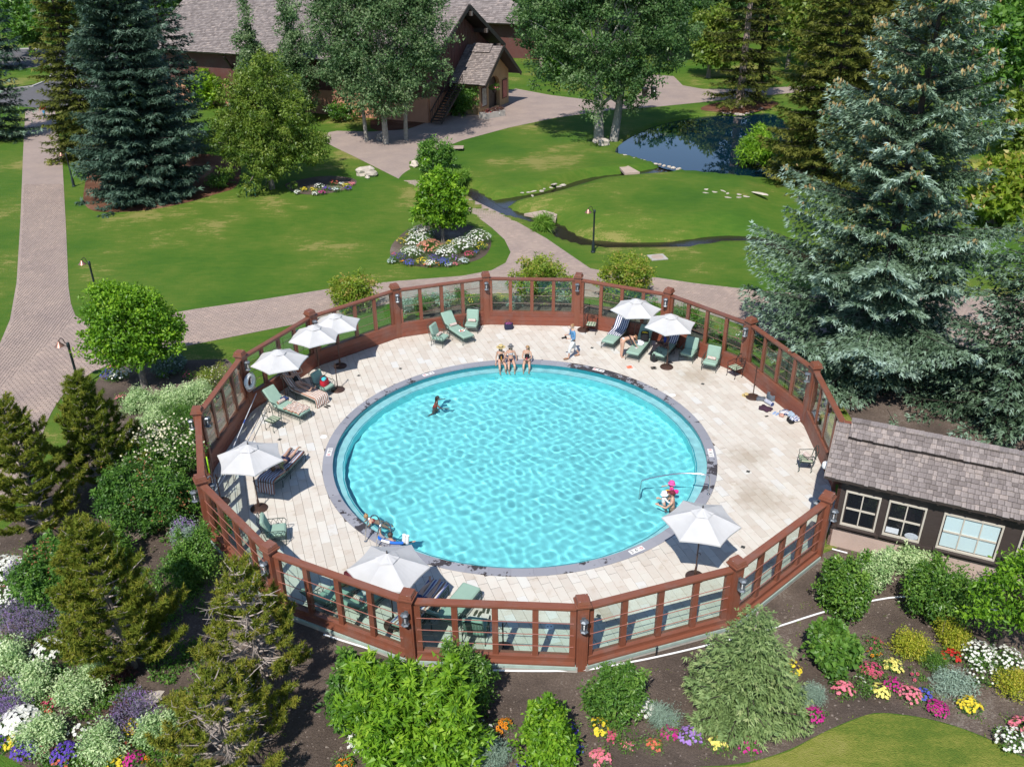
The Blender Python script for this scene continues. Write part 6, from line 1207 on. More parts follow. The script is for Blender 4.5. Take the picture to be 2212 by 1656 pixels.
dd = b.build('door', woodmat('brown_door', C3(.07, .05, .04), .5), CHA); b = MB(); b.tube([(PX - .46, pm + .12, 1.1), (PX - .42, pm + .12, 1.15), (PX - .42, pm + .12, 1.4), (PX - .46, pm + .12, 1.45)], .02, 6); b.build('handle', IRONB, dd)
hp = pw / 2 + .8; vp = Vector((0, hp, pr - pe + .5)); 
slope(CHA, Vector((.1, PY0 - .8, pe - .35)), Vector((1, 0, 0)), vp.normalized(), PX + 1.0, vp.length, .26, .24, 'porch_roof', 7, .16)
slope(CHA, Vector((.1, PY1 + .8, pe - .35)), Vector((1, 0, 0)), Vector((0, -hp, pr - pe + .5)).normalized(), PX + 1.0, vp.length, .4, .3, 'porch_roof', 8, .16)
slope(CHA, Vector((.8, pm - 1.0, pr - .40)), Vector((1, 0, 0)), vp.normalized(), 2.2, 1.25, .26, .24, 'porch_ridge_vent', 9, .12)
b = MB()
for s_ in (-1, 1): b.bar((PX + 1.14, pm + s_ * (hp + .02), pe - .5), (PX + 1.14, pm, pr + .05), .08, .36)
b.build('porch_bargeboard', DARKW, CHA)
for s_ in (-1, 1):
    y = pm + s_ * 2.5; b = MB(); b.box((PX + .04, y, 1.7), (.06, 1.15, 1.9)); fr = b.build('poster_frame', SIDR, CHA); b = MB(); b.box((PX + .075, y, 1.7), (.02, .95, 1.7)); b.build('poster', simple('poster_paper_%d' % (s_ + 2), C3(.42, .40, .36) if s_ < 0 else C3(.30, .10, .08), .6, var=.6, scale=4), CHA)
# outside stair and dark door on the gable, left of the porch
st = MB()
for i in range(14): st.box((1.2, -.4 + i * .32, .5 + i * .19), (1.1, .32, .06))
for s_ in (.62, 1.78):
    st.bar((s_, -.6, .35), (s_, 4.2, 3.1), .07, .22); st.bar((s_, -.6, 1.3), (s_, 4.2, 4.05), .07, .08)
    for i in range(15): st.bar((s_, -.5 + i * .33, .5 + i * .19), (s_, -.5 + i * .33, 1.4 + i * .19), .04, .04)
st.build('stair', DARKW, CHA)
for i in range(2):
    wz = MB(); wz.box((.14, 1.6 + i * 2.0, 4.6), (.08, .9, 1.2)); wz.build('shutter', DARKW, CHA)
# hanging flower basket and the planter by the door
M_CH = CHA.matrix_world
hb = M_CH @ Vector((PX + .9, pm - 1.9, 2.45)); T = thing('hanging_basket', 'hanging basket of pink and white flowers beside the chalet door', 'flower basket', hb)
rgx = np.random.default_rng(3); V, Qd, t, C = leafcloud(rgx, [(0, 0, -.02, .42, .42, .38)], 40, 26, .18, .14, .5); V[:, 2] -= 0; link('foliage', npmesh('foliage', V, Qd, LM['mid'], t), T); blossoms(T, rgx, C, 'pink', 30, .075, 'daisy', .5, .25); b = MB(); b.lathe([(.1, -.4), (.3, -.1), (.3, -.05)], n=10); b.build('basket', DARKW, T); b = MB(); b.tube([(0, 0, 0), (0, 0, .9)], .01, 4); b.build('chain', IRONB, T)
pl_ = M_CH @ Vector((PX + 1.6, PY0 - .4, 0)); T = thing('planter_box', 'pale concrete planter box of red and white flowers by the chalet door', 'planter', (pl_.x, pl_.y, ZG), R(-24 + 66)); b = MB(); b.box((0, 0, .28), (2.6, 1.0, .56)); b.build('box', CONC, T); 
V, Qd, t, C = leafcloud(rgx, [(-.6, 0, .7, .75, .45, .2), (.6, 0, .7, .75, .45, .2)], 60, 26, .16, .1, .6); link('foliage', npmesh('foliage', V, Qd, LM['maroon'], t), T)
for col, xx in (('red', -.5), ('silver', .55)):
    Tt = blossoms(T, rgx, C, col, 34, .07, 'daisy', .6, .8); Tt.location.x = xx
# brown hut far right
g = G(2040, 92); HU = thing('timber_hut', 'brown timber hut half hidden behind the spruce top in the upper right', 'building', (g.x, g.y, ZG), R(-20)); b = MB(); b.box((0, 0, 2.2), (8, 7, 4.4)); b.build('wall', DARKW, HU)
slope(HU, Vector((-5, -4.3, 4)), Vector((1, 0, 0)), Vector((0, 4.3, 2.6)).normalized(), 10, 5.03, .5, .45, 'roof', 11); slope(HU, Vector((-5, 4.3, 4)), Vector((1, 0, 0)), Vector((0, -4.3, 2.6)).normalized(), 10, 5.03, .5, .45, 'roof', 12)
# grey shake roofed house behind the chalet ridge
HV = thing('rear_house', 'grey roofed house partly seen behind the chalet gable', 'building', (2.0, 128, ZG), R(-24)); b = MB(); b.box((-8, 6, 2.5), (22, 11, 5)); b.build('wall', SIDR, HV)
slope(HV, Vector((-20, -1, 4.6)), Vector((1, 0, 0)), Vector((0, 7, 3.6)).normalized(), 24, 7.87, .5, .45, 'roof', 13); slope(HV, Vector((-20, 13, 4.6)), Vector((1, 0, 0)), Vector((0, -7, 3.6)).normalized(), 24, 7.87, .5, .45, 'roof', 14)
# ------------------------------------------------------------------ boulders, bridges, lamps, bins, pipe
ROCK = simple('pale_granite', C3(.42, .37, .31), .85, var=.35, scale=3, bump=.8, bscale=6)
def rock(label, px, py, r, seed, sc=(1, 1, .7), name='boulder', cat_='boulder', group='boulders on the lawn', mat=None):
    rg_ = random.Random(seed); bm = bmesh.new(); bmesh.ops.create_icosphere(bm, subdivisions=2, radius=r)
    ph = [rg_.uniform(0, 6) for _ in range(6)]
    for v_ in bm.verts:
        n_ = v_.co.normalized(); f_ = 1 + .18 * math.sin(3 * n_.x + ph[0]) + .16 * math.sin(4 * n_.y + ph[1]) + .14 * math.sin(5 * n_.z + ph[2]) + rg_.uniform(-.06, .06); v_.co = Vector((n_.x * sc[0], n_.y * sc[1], n_.z * sc[2])) * r * f_
    me = bpy.data.meshes.new(name); bm.to_mesh(me); bm.free(); me.materials.append(mat or ROCK); me.polygons.foreach_set('use_smooth', [False] * len(me.polygons))
    g = G(px, py); o = link(name, me, None, (g.x, g.y, ZG + r * sc[2] * .45), rg_.uniform(0, 6)); return tag(o, label, cat_, group)
rock('large pale boulder at the left lawn corner by the path', 789, 377, .62, 1); rock('smaller tan boulder touching the large pale one', 804, 380, .48, 2); rock('tiny pale stone in front of the two boulders', 794, 385, .2, 3)
rock('pale boulder left of the shrub at the path corner', 896, 360, .42, 4); rock('grey boulder at the foot of the wide cottonwood', 1305, 312, .55, 5); rock('flat grey stone beside the cottonwood trunk', 1290, 308, .4, 6); rock('boulder at the foot of the pale trunks', 826, 303, .6, 7, mat=simple('grey_rock', C3(.25, .24, .23), .9, var=.3, bump=.6))
rock('flat pale stone in the soil above the bottom pine', 322, 1513, .26, 8, (1.6, .7, .35)); 
rock('white rock by the plaza left of the cottonwood trunks', 740, 243, .7, 9, (1.6, .8, .7)); rock('second white rock by the plaza', 752, 252, .5, 10, (1.3, .8, .7))
ORD = ['first from the left', 'second from the left', 'third from the left', 'fourth from the left', 'fifth from the left', 'sixth from the left', 'seventh from the left', 'eighth from the left', 'ninth from the left', 'tenth from the left']
rq = random.Random(31)
for i, (px, py) in enumerate(((1128, 417), (1142, 416), (1152, 414), (1170, 413), (1176, 409), (1190, 406), (1208, 404), (1216, 401), (1150, 423), (1196, 399))): rock('flat pale stone on the stream bank, number %s from the left' % ['one', 'two', 'three', 'four', 'five', 'six', 'seven', 'eight', 'nine', 'ten'][i], px, py, rq.uniform(.10, .2), 40 + i, (1.6, .8, .4), 'bank_stone', 'stone', 'stones on the stream bank')
for i, (px, py) in enumerate(((1524, 426), (1541, 432), (1561, 430), (1570, 435), (1594, 437), (1523, 434), (1571, 444), (1595, 444), (1610, 442), (1640, 435))): 
    o = rock('flat stepping stone in the right lawn, ' + ORD[i], px, py, .32 if px == 1640 else .15, 60 + i, (1.6, .8, .18), 'stepping_stone', 'stone', 'stepping stones in the right lawn'); o.location.z = ZG + .57
# pond rim stones
def rim(a, b_, n_, seed, *where):
    rg_ = random.Random(seed)
    for i in range(n_):
        t = (i + .5) / n_; px = a[0] + (b_[0] - a[0]) * t; py = a[1] + (b_[1] - a[1]) * t + rg_.uniform(-1, 1)
        o = rock('pale rim stone on the pond shore, ' + where[0] + ', ' + ORD[i], px, py, rg_.uniform(.13, .24), seed + i, (1.3, .8, .5), 'rim_stone', 'stone', 'pale stones rimming the pond'); o.location.z = ZG - .06
rim((1556, 242), (1604, 247), 8, 200, 'left of the old trunk'); rim((1604, 247), (1648, 234), 8, 220, 'right of the old trunk'); rim((1400, 348), (1470, 364), 7, 240, 'near the slab bridge'); rim((1345, 335), (1395, 348), 5, 260, 'near the cottonwood')
FLAG = simple('flagstone', C3(.36, .28, .23), .85, var=.2, scale=1.5)
def slab(label, pts, z, th=.16):
    P = GP(pts); b = MB(); b.prism(P[::-1] if sum(P[i][0] * P[(i + 1) % len(P)][1] - P[(i + 1) % len(P)][0] * P[i][1] for i in range(len(P))) < 0 else P, z - th, z); tag(b.build('stone_bridge', FLAG), label, 'footbridge', 'stone slab bridges over the stream')
slab('triangular pink stone slab bridging the stream by the reeds', [(1132, 463), (1208, 449), (1200, 478), (1188, 474)], ZG + .05); slab('narrow pale stone slab bridging the stream near the pond', [(1333, 359), (1353, 359), (1382, 375), (1349, 377)], ZG + .12)
g = G(1420, 557); b = MB(); b.box((0, 0, .02), (1.0, .9, .05)); b.mi = 1; b.lathe([(.36, .045), (.36, .055), (0, .056)], n=18); o = b.build('manhole_cover', [CONC, FLAG]); o.location = (g.x, g.y, ZG + .02); o.rotation_euler = (0, 0, .2); tag(o, 'square concrete utility lid with round cover on the right lawn', 'manhole cover')
g = G(985, 325); b = MB(); b.box((0, 0, .02), (1.3, 1.0, .05)); o = b.build('access_lid', FLAG); o.location = (g.x, g.y, ZG + .25); tag(o, 'flat brown access lid in the lawn by the path corner', 'access lid')
def lamp(label, px, py, topy, dirx):
    g = G(px, py); h_ = hgt(g, topy) - .02; T = thing('street_lamp', label, 'street lamp', g, 0 if dirx > 0 else PI, 'path lamps')
    b = MB(); b.lathe([(.14, 0), (.14, .06), (.10, .1), (.10, .5), (.075, .6), (.055, .75), (.05, h_ - .25), (.07, h_ - .22), (.07, h_ - .05), (.03, h_)], n=10); b.build('pole', simple('lamp_iron_green_black', C3(.02, .032, .036), .4, .3), T, True)
    b = MB(); b.tube([(0, 0, h_ - .12), (.12, 0, h_ - .02), (.14, 0, h_ + .12), (.22, 0, h_ + .2), (.32, 0, h_ + .12), (.36, 0, h_ + .02)], .018, 6); b.tube([(.05, 0, h_ - .2), (.2, 0, h_ - .12), (.34, 0, h_ - .02)], .012, 5); b.build('arm', IRONB, T)
    b = MB(); b.lathe([(.03, .08), (.06, .06), (.08, .0), (.14, -.06), (.2, -.13), (.19, -.14), (0, -.1)], (.37, 0, h_ - .04), 14); b.build('lamp_shade', simple('copper_shade', C3(.32, .17, .13), .35, .6), T, True)
lamp('dark path lamp on the right lawn near the stream', 1281, 545, 452, -1); lamp('dark path lamp nearest the massive dark spruce', 160, 403, 330, -1); lamp('dark path lamp left of the left lawn', 212, 645, 563, -1); lamp('dark path lamp nearest the camera beside the brick junction', 173, 838, 738, -1)
for px, py, lb in ((1392, 212, 'left black litter bin on the plaza beyond the cottonwood'), (1411, 210, 'right black litter bin with recycling mark beyond the cottonwood')):
    g = G(px, py); b = MB(); b.lathe([(.28, 0), (.3, .05), (.33, .95), (.36, 1.0), (.34, 1.06), (.12, 1.12)], n=14); b.mi = 1; b.box((0, -.33, .65), (.18, .02, .2)); o = b.build('litter_bin', [simple('black_plastic', C3(.015, .015, .017), .4), WHITEP if px > 1400 else IRONB], None, True); o.location = g; tag(o, lb, 'litter bin', 'litter bins')
# thin green garden bench-like chair at the lawn edge
# white irrigation pipe lying round the pool on the soil
PIPE = simple('white_pvc', C3(.78, .78, .78), .35)
pts = [(700, 1372), (760, 1392), (830, 1412), (900, 1430), (960, 1442), (1075, 1451), (1260, 1451), (1330, 1437), (1400, 1425), (1530, 1395), (1660, 1362), (1780, 1322), (1860, 1303), (1955, 1287), (2060, 1300), (2150, 1320), (2230, 1333)]
pl = smoothline([(*G(x, y)[:2], ZG + .045) for x, y in pts], 2); b = MB(); b.tube(pl, .026, 7); tag(b.build('irrigation_pipe', PIPE, None, True), 'long white plastic pipe curving across the soil in front of the pool fence', 'pipe')
pts = [(1797, 1187), (1830, 1196)]; b = MB(); b.tube([(*G(x, y)[:2], ZG + .04) for x, y in pts], .024, 7); tag(b.build('pipe_offcut', PIPE), 'short white pipe lying by the bathhouse wall', 'pipe')
for px, py, lb in ((1417, 1418, 'black sprinkler riser by the front fence pipe'), (1805, 1177, 'black sprinkler riser under the first bathhouse window')):
    g = G(px, py); b = MB(); b.tube([g, g + Vector((0, 0, .35))], .02, 6); b.lathe([(.03, 0), (.035, .05), (.01, .07)], tuple(g + Vector((0, 0, .33))), 8); tag(b.build('sprinkler', simple('black_plastic', C3(.015, .015, .017), .4)), lb, 'sprinkler', 'sprinkler risers')
# green garden chair at the flower border on the lawn
g = G(543, 424); b = MB()
for x in np.linspace(-.3, .3, 5): b.bar((x, .25, .4), (x, .33, .95), .035, .02)
for y in np.linspace(-.22, .2, 5): b.box((0, y, .42), (.66, .07, .025))
for x in (-.3, .3):
    for y in (-.22, .25): b.bar((x, y, 0), (x, y, .62 if y < 0 else .42), .045, .045)
    b.box((x, 0, .63), (.07, .52, .03))
b.bar((-.32, .33, .95), (.32, .33, .95), .05, .03); o = b.build('garden_chair', simple('green_paint', C3(.03, .10, .06), .5)); o.location = g; o.rotation_euler = (0, 0, .2); tag(o, 'small green slatted garden chair at the upper edge of the left lawn', 'garden chair')
# ------------------------------------------------------------------ poolside furniture
CANV = simple('umbrella_canvas', C3(.70, .69, .68), .9, var=.05, scale=3, spec=.1)
def canvas():
    m, nt, b = newmat('parasol_canvas'); L = nt.links.new; n = N(nt, 'ShaderNodeTexNoise', Scale=3.0, Detail=4.0); L(coords(nt), n.inputs['Vector']); r = ramp(nt, [(.3, C3(.52, .515, .51)), (.7, C3(.57, .565, .56))], n.outputs[0])
    L(r.outputs[0], b.inputs['Base Color']); b.inputs['Roughness'].default_value = .9; b.inputs['Specular IOR Level'].default_value = .1
    t = nt.nodes.new('ShaderNodeBsdfTranslucent'); t.inputs[0].default_value = (.6, .6, .6, 1); ms = N(nt, 'ShaderNodeMixShader'); ms.inputs[0].default_value = .12; L(b.outputs[0], ms.inputs[1]); L(t.outputs[0], ms.inputs[2]); L(ms.outputs[0], nt.nodes['Material Output'].inputs['Surface']); return m
CANVAS = canvas(); BRONZE = simple('bronze_pole', C3(.075, .042, .032), .35, .3)
def canopy_mesh(r=1.17, zr_=2.12, zt=2.60):
    b = MB(); n = 6; rows = 6; sub = 6; vs = []
    for i in range(rows + 1):
        t = i / rows
        for k in range(n):
            a0, a1 = 2 * PI * k / n, 2 * PI * (k + 1) / n
            for j in range(sub):
                s = j / sub; p = Vector((math.cos(a0), math.sin(a0))) * (1 - s) + Vector((math.cos(a1), math.sin(a1))) * s; sagc = 4 * s * (1 - s)
                q = p * r * t * (1 - .055 * sagc * t); z = zt + (zr_ - zt) * (t ** 1.08) - .035 * sagc * t * (1.15 - t) * 2; vs.append((q.x, q.y, z))
    m = n * sub; fs = [(i * m + j, i * m + (j + 1) % m, (i + 1) * m + (j + 1) % m, (i + 1) * m + j) for i in range(rows) for j in range(m)]
    b.add(vs, fs); o = len(vs); edge = vs[-m:]
    low = [(x * 1.005, y * 1.005, z - .045) for x, y, z in edge]; b.add(list(edge) + low, [(i, (i + 1) % m, m + (i + 1) % m, m + i) for i in range(m)]); return b.mesh('canopy', CANVAS)
def vent_mesh(r=.34, z0=2.50, z1=2.66):
    b = MB(); n = 6; sub = 4; vs = []; rr_ = random.Random(4)
    for t in (0.0, .5, 1.0):
        for k in range(n):
            for j in range(sub):
                s = j / sub; a0, a1 = 2 * PI * k / n, 2 * PI * (k + 1) / n; p = Vector((math.cos(a0), math.sin(a0))) * (1 - s) + Vector((math.cos(a1), math.sin(a1))) * s; vs.append((p.x * r * t, p.y * r * t, z1 + (z0 - z1) * t + (rr_.uniform(-.012, .012) if t else 0)))
    m = n * sub; b.add(vs, [(i * m + j, i * m + (j + 1) % m, (i + 1) * m + (j + 1) % m, (i + 1) * m + j) for i in range(2) for j in range(m)]); return b.mesh('vent_flap', CANVAS)
cam_, vm_ = canopy_mesh(), vent_mesh()
b = MB(); b.tube([(0, 0, .05), (0, 0, 2.64)], .021, 10); pole_me = b.mesh('pole', BRONZE, True)
b = MB(); b.lathe([(.045, 0), (.05, .1), (.03, .34), (.022, .36)], (0, 0, .06), 10); collar_me = b.mesh('crank', BRONZE, True)
b = MB(); b.tube([(0, .02, .95), (.07, .02, .95), (.09, .02, .88)], .012, 5); crank_me = b.mesh('crank', BRONZE)
b = MB(); b.lathe([(.30, 0), (.30, .03), (.27, .06), (.12, .085), (.06, .11), (0, .11)], n=28); base_me = b.mesh('base', BRONZE, True)
b = MB(); b.lathe([(.018, 0), (.03, .03), (.012, .06), (.02, .09), (0, .12)], (0, 0, 2.64), 8); fin_me = b.mesh('finial', IRONB, True)
b = MB()
for k in range(6): a = PI / 3 * k; b.bar((0, 0, 2.56), (1.15 * math.cos(a), 1.15 * math.sin(a), 2.095), .02, .02); b.bar((.02 * math.cos(a), .02 * math.sin(a), 1.95), (.62 * math.cos(a), .62 * math.sin(a), 2.34), .016, .016)
ribs_me = b.mesh('ribs', BRONZE)
def umbrella(px, py, rot, label, dz=0, tilt=0):
    g = G(px, py, 0); T = thing('patio_umbrella', label, 'umbrella', g, rot, 'white patio umbrellas')
    for n_, me in (('collar', collar_me), ('canopy', cam_), ('vent_flap', vm_), ('pole', pole_me), ('crank', crank_me), ('base', base_me), ('finial', fin_me), ('ribs', ribs_me)):
        o = link(n_, me, T)
        if n_ == 'ribs': o['kind'] = 'stuff'
    if dz: T.scale = (1, 1, 1 + dz)
    return T
umbrella(735, 791, R(30), 'white umbrella furthest back of the left trio, on an unshaded dark base')
umbrella(692, 818, R(30), 'white umbrella in the middle of the left trio')
umbrella(619, 876, R(22), 'white umbrella above the woman sunbathing in black')
umbrella(560, 1098, R(-8), 'white umbrella over the striped towel lounger on the left side')
umbrella(851, 1349, R(2), 'white umbrella at the bottom, shading the lounger row by the front fence')
umbrella(1501, 1246, R(-13), 'white umbrella standing alone at the front right of the pool')
umbrella(1368, 757, R(0), 'white umbrella behind the bending woman at the rear right')
umbrella(1440, 793, R(10), 'white umbrella with visible dark base above the seated woman')
def stand(px, py, label, h_=1.35, rot=0):
    g = G(px, py, 0); T = thing('umbrella_stand', label, 'umbrella stand', g, rot, 'bare umbrella stands'); link('base', base_me, T)
    b = MB(); b.tube([(0, 0, .08), (0, 0, h_)], .022, 8); b.build('pole', BRONZE, T)
    b = MB(); b.tube([(-.16, 0, h_ - .12), (0, 0, h_ - .17), (.16, 0, h_ - .1)], .01, 4); b.tube([(0, -.14, h_ - .22), (0, 0, h_ - .27), (0, .14, h_ - .2)], .01, 4); b.build('hooks', BRONZE, T)
stand(730, 842, 'bare dark stand beside the chair with the red bag', 1.3); stand(1626, 858, 'bare dark stand beside the straw hat at the right fence', 1.5, .6); stand(1260, 713, 'bare dark stand next to the chair at the rear post', 1.35, .3); stand(478, 1085, 'bare dark stand in the fence shade at the far left', 1.2); stand(1087, 1403, 'bare dark stand by the front fence middle', 1.0, .8)
# --- loungers and chairs
CUSH = simple('sage_cushion', C3(.255, .375, .305), .85, var=.07, scale=5, bump=.25, bscale=200, spec=.15)
STRG = stripemat('green_striped_cushion', [(0, C3(.10, .17, .10)), (.3, C3(.42, .42, .33)), (.45, C3(.20, .27, .17)), (.6, C3(.46, .46, .37)), (.85, C3(.13, .2, .12))], .13, 'Y', coord='O')
BRS = stripemat('brown_white_towel', [(0, C3(.66, .62, .57)), (.5, C3(.36, .20, .14))], .10, 'Y', coord='O')
BLS = stripemat('navy_white_towel', [(0, C3(.62, .62, .62)), (.5, C3(.05, .065, .16))], .10, 'Y', coord='O')
BRSX = stripemat('brown_white_roll', [(0, C3(.68, .64, .60)), (.5, C3(.34, .19, .14))], .06, 'Y', coord='O')
BLSX = stripemat('blue_white_roll', [(0, C3(.68, .68, .68)), (.5, C3(.07, .10, .25))], .06, 'Y', coord='O')
BA = R(48)
def chaise_parts(L=1.98, W=.66, ba=BA, iron=IRONG):
    P = {}; x0, x1 = -L / 2 + .42, L / 2; hw = W / 2; zf = .30
    b = MB(); b.rbox(((x0 + x1) / 2, 0, zf + .085), (x1 - x0 - .02, W - .04, .13), .05); P['seat_cushion'] = b.mesh('seat_cushion', CUSH, True)
    bl = .80; M = Matrix.Rotation(-ba, 3, 'Y'); c = Vector((x0 - math.cos(ba) * bl / 2 + .02, 0, zf + .09 + math.sin(ba) * bl / 2)); b = MB(); b.rbox(c, (bl, W - .04, .12), .05, Mx=Matrix.Rotation(ba, 3, 'Y')); P['back_cushion'] = b.mesh('back_cushion', CUSH, True)
    b = MB(); r_ = .012
    for s in (-1, 1):
        b.tube([(x0 - .1, s * hw, zf), (x1 - .03, s * hw, zf), (x1, s * (hw - .03), zf)], r_ * 1.2, 5)
        b.tube([(x0, s * hw, zf), (x0 - math.cos(ba) * .84, s * hw, zf + math.sin(ba) * .84)], r_, 5)
        b.tube([(x0 - .1, s * hw, zf - .09), (x1 - .04, s * hw, zf - .09)], r_ * .7, 4)
        k = 9
        for i in range(k): xa = x0 + (x1 - x0 - .1) * i / k; b.tube([(xa, s * hw, zf - .09), (xa + .07, s * hw, zf)], r_ * .6, 3); b.tube([(xa + .07, s * hw, zf), (xa + .14, s * hw, zf - .09)], r_ * .6, 3)
    b.tube([(x1, -hw + .03, zf), (x1, hw - .03, zf)], r_ * 1.2, 5); b.tube([(x1, -hw + .03, zf - .09), (x1, hw - .03, zf - .09)], r_ * .7, 4)
    for i in range(6): ya = -hw + .06 + i * (W - .12) / 6; b.tube([(x1, ya, zf - .09), (x1, ya + .045, zf)], r_ * .6, 3); b.tube([(x1, ya + .045, zf), (x1, ya + .09, zf - .09)], r_ * .6, 3)
    tx, tz = x0 - math.cos(ba) * .84, zf + math.sin(ba) * .84; b.tube([(tx, -hw, tz), (tx - .02, 0, tz + .05), (tx, hw, tz)], r_, 5)
    for i in range(7):
        ya = -hw + .09 * (i + 1) - .02; b.tube([(x0, ya, zf + .0), (tx, ya, tz - .02)], r_ * .6, 3)
    P['frame'] = b.mesh('frame', iron)
    b = MB(); b.tube([(0, 0, zf), (.02, 0, zf * .5), (-.01, 0, .0)], [.014, .012, .02], 5); P['leg'] = b.mesh('leg', iron)
    b = MB(); b.tube([(x0 - .25, 0, zf + .22), (x0 - .1, 0, zf + .27), (x0 + .22, 0, zf + .26), (x0 + .28, 0, zf + .2), (x0 + .24, 0, zf + .1), (x0 + .2, 0, zf)], .014, 5); b.tube([(x0, 0, zf), (x0 + .06, 0, zf + .12), (x0 + .02, 0, zf + .26)], .008, 4); b.tube([(x0 + .1, 0, zf), (x0 + .04, 0, zf + .12), (x0 + .1, 0, zf + .26)], .008, 4); P['armrest'] = b.mesh('armrest', iron)
    return P, x0, x1, hw
def make_seat(name, label, cat_, g, rot, parts, legs, arms, group):
    T = thing(name, label, cat_, g, rot, group); P, x0, x1, hw = parts
    for n_ in ('seat_cushion', 'back_cushion', 'frame', 'back_frame'):
        if n_ in P: link(n_, P[n_], T)
    for x, y in legs: link('leg', P['leg'], T, (x, y, 0))
    for y in arms: link('armrest', P['armrest'], T, (0, y, 0))
    return T
CH = CH
CP = chaise_parts(); CPF = chaise_parts(ba=R(14))
def chaise(px, py, deg, label, flat=False, dx=0):
    g = G(px, py, 0); P = CPF if flat else CP; _, x0, x1, hw = P
    return make_seat('sun_lounger', label, 'sun lounger', g, R(deg), P, [(x1 - .05, hw), (x1 - .05, -hw), (x0 + .3, hw), (x0 + .3, -hw), (x0 - .25, hw), (x0 - .25, -hw)], (hw + .02, -hw - .02), 'green cushioned sun loungers')
def club_parts(iron=IRONG):
    P = {}; W = .66; hw = .33; zf = .30; x0, x1 = -.28, .36
    b = MB(); b.rbox((.05, 0, zf + .09), (.64, W - .05, .15), .06); P['seat_cushion'] = b.mesh('seat_cushion', CUSH, True)
    ba = R(74); b = MB(); b.rbox((x0 + .01, 0, zf + .42), (.60, W - .06, .13), .06, Mx=Matrix.Rotation(ba, 3, 'Y')); P['back_cushion'] = b.mesh('back_cushion', CUSH, True)
    b = MB(); r_ = .011
    for s in (-1, 1):
        b.tube([(x0, s * hw, zf), (x1, s * hw, zf)], r_ * 1.2, 5); b.tube([(x0, s * hw, zf - .08), (x1, s * hw, zf - .08)], r_ * .7, 4)
        for i in range(4): xa = x0 + .16 * i; b.tube([(xa, s * hw, zf - .08), (xa + .08, s * hw, zf)], r_ * .6, 3); b.tube([(xa + .08, s * hw, zf), (xa + .16, s * hw, zf - .08)], r_ * .6, 3)
        b.tube([(x0, s * hw, zf), (x0 - .2, s * (hw - .04), zf + .70)], r_, 5)
    b.tube([(x1, -hw, zf), (x1, hw, zf)], r_ * 1.2, 5); b.tube([(x1, -hw, zf - .08), (x1, hw, zf - .08)], r_ * .7, 4)
    for i in range(5): ya = -hw + .132 * i; b.tube([(x1, ya, zf - .08), (x1, ya + .066, zf)], r_ * .6, 3); b.tube([(x1, ya + .066, zf), (x1, ya + .132, zf - .08)], r_ * .6, 3)
    b.tube([(x0 - .2, -hw + .04, zf + .7), (x0 - .22, 0, zf + .75), (x0 - .2, hw - .04, zf + .7)], r_, 5)
    for i in range(6): ya = -hw + .095 * (i + 1); b.tube([(x0, ya, zf), (x0 - .2, ya * .9, zf + .7)], r_ * .6, 3)
    P['frame'] = b.mesh('frame', iron); b = MB(); b.tube([(0, 0, zf), (.02, 0, zf * .5), (-.01, 0, 0)], [.014, .012, .02], 5); P['leg'] = b.mesh('leg', iron)
    b = MB(); b.tube([(x0 - .1, 0, zf + .32), (x0 + .1, 0, zf + .33), (x1 - .04, 0, zf + .30), (x1 + .02, 0, zf + .22), (x1 - .02, 0, zf)], .014, 5)
    for i in range(3): xa = x0 + .08 + .17 * i; b.tube([(xa, 0, zf), (xa + .08, 0, zf + .16), (xa, 0, zf + .32)], .008, 4); b.tube([(xa + .16, 0, zf), (xa + .08, 0, zf + .16), (xa + .16, 0, zf + .31)], .008, 4)
    P['armrest'] = b.mesh('armrest', iron); return P, x0, x1, hw
KP = club_parts()
def club(px, py, deg, label):
    g = G(px, py, 0); _, x0, x1, hw = KP; return make_seat('club_chair', label, 'armchair', g, R(deg), KP, [(x1 - .03, hw), (x1 - .03, -hw), (x0, hw), (x0, -hw)], (hw + .03, -hw - .03), 'green cushioned club chairs')
def dining_parts(iron):
    P = {}; zf = .42; hw = .25
    b = MB(); b.rbox((.02, 0, zf + .035), (.46, .46, .06), .05); P['seat_cushion'] = b.mesh('seat_cushion', STRG)
    b = MB(); b.tube([(-.22, -hw, zf), (.25, -hw, zf), (.25, hw, zf), (-.22, hw, zf)], .014, 5, True); b.box((.02, 0, zf - .01), (.44, .46, .012)); P['frame'] = b.mesh('frame', iron)
    b = MB(); tx = -.34; tz = .98
    b.tube([(-.22, -hw, zf), (-.27, -hw - .01, .7), (tx, -hw + .02, tz - .06), (tx - .01, -.1, tz), (tx - .01, .1, tz), (tx, hw - .02, tz - .06), (-.27, hw + .01, .7), (-.22, hw, zf)], .015, 6)
    ring_ = [( -.295 + .0 * t, .095 * math.cos(t), .74 + .095 * math.sin(t)) for t in np.linspace(0, 2 * PI, 12, endpoint=False)]; b.tube(ring_, .011, 4, True)
    b.tube([( -.295, .04 * math.cos(t), .74 + .04 * math.sin(t)) for t in np.linspace(0, 2 * PI, 8, endpoint=False)], .011, 4, True)
    for k in range(8):
        t = PI / 4 * k; b.tube([(-.295, .095 * math.cos(t), .74 + .095 * math.sin(t)), (-.30, max(-.23, min(.23, .30 * math.cos(t))), .72 + .24 * math.sin(t))], .009, 4)
    P['back_frame'] = b.mesh('back_frame', iron)
    b = MB(); b.tube([(0, 0, zf), (.035, 0, .26), (.0, 0, .10), (.05, 0, 0)], [.014, .012, .011, .018], 5); P['leg'] = b.mesh('leg', iron)
    b = MB(); b.tube([(-.29, 0, .70), (-.1, 0, .70), (.12, 0, .66), (.24, 0, .66), (.25, 0, .60), (.21, 0, .54), (.24, 0, zf)], .013, 5); P['armrest'] = b.mesh('armrest', iron); return P, -.22, .25, hw
DPG, DPB = dining_parts(IRONG), dining_parts(IRONB)
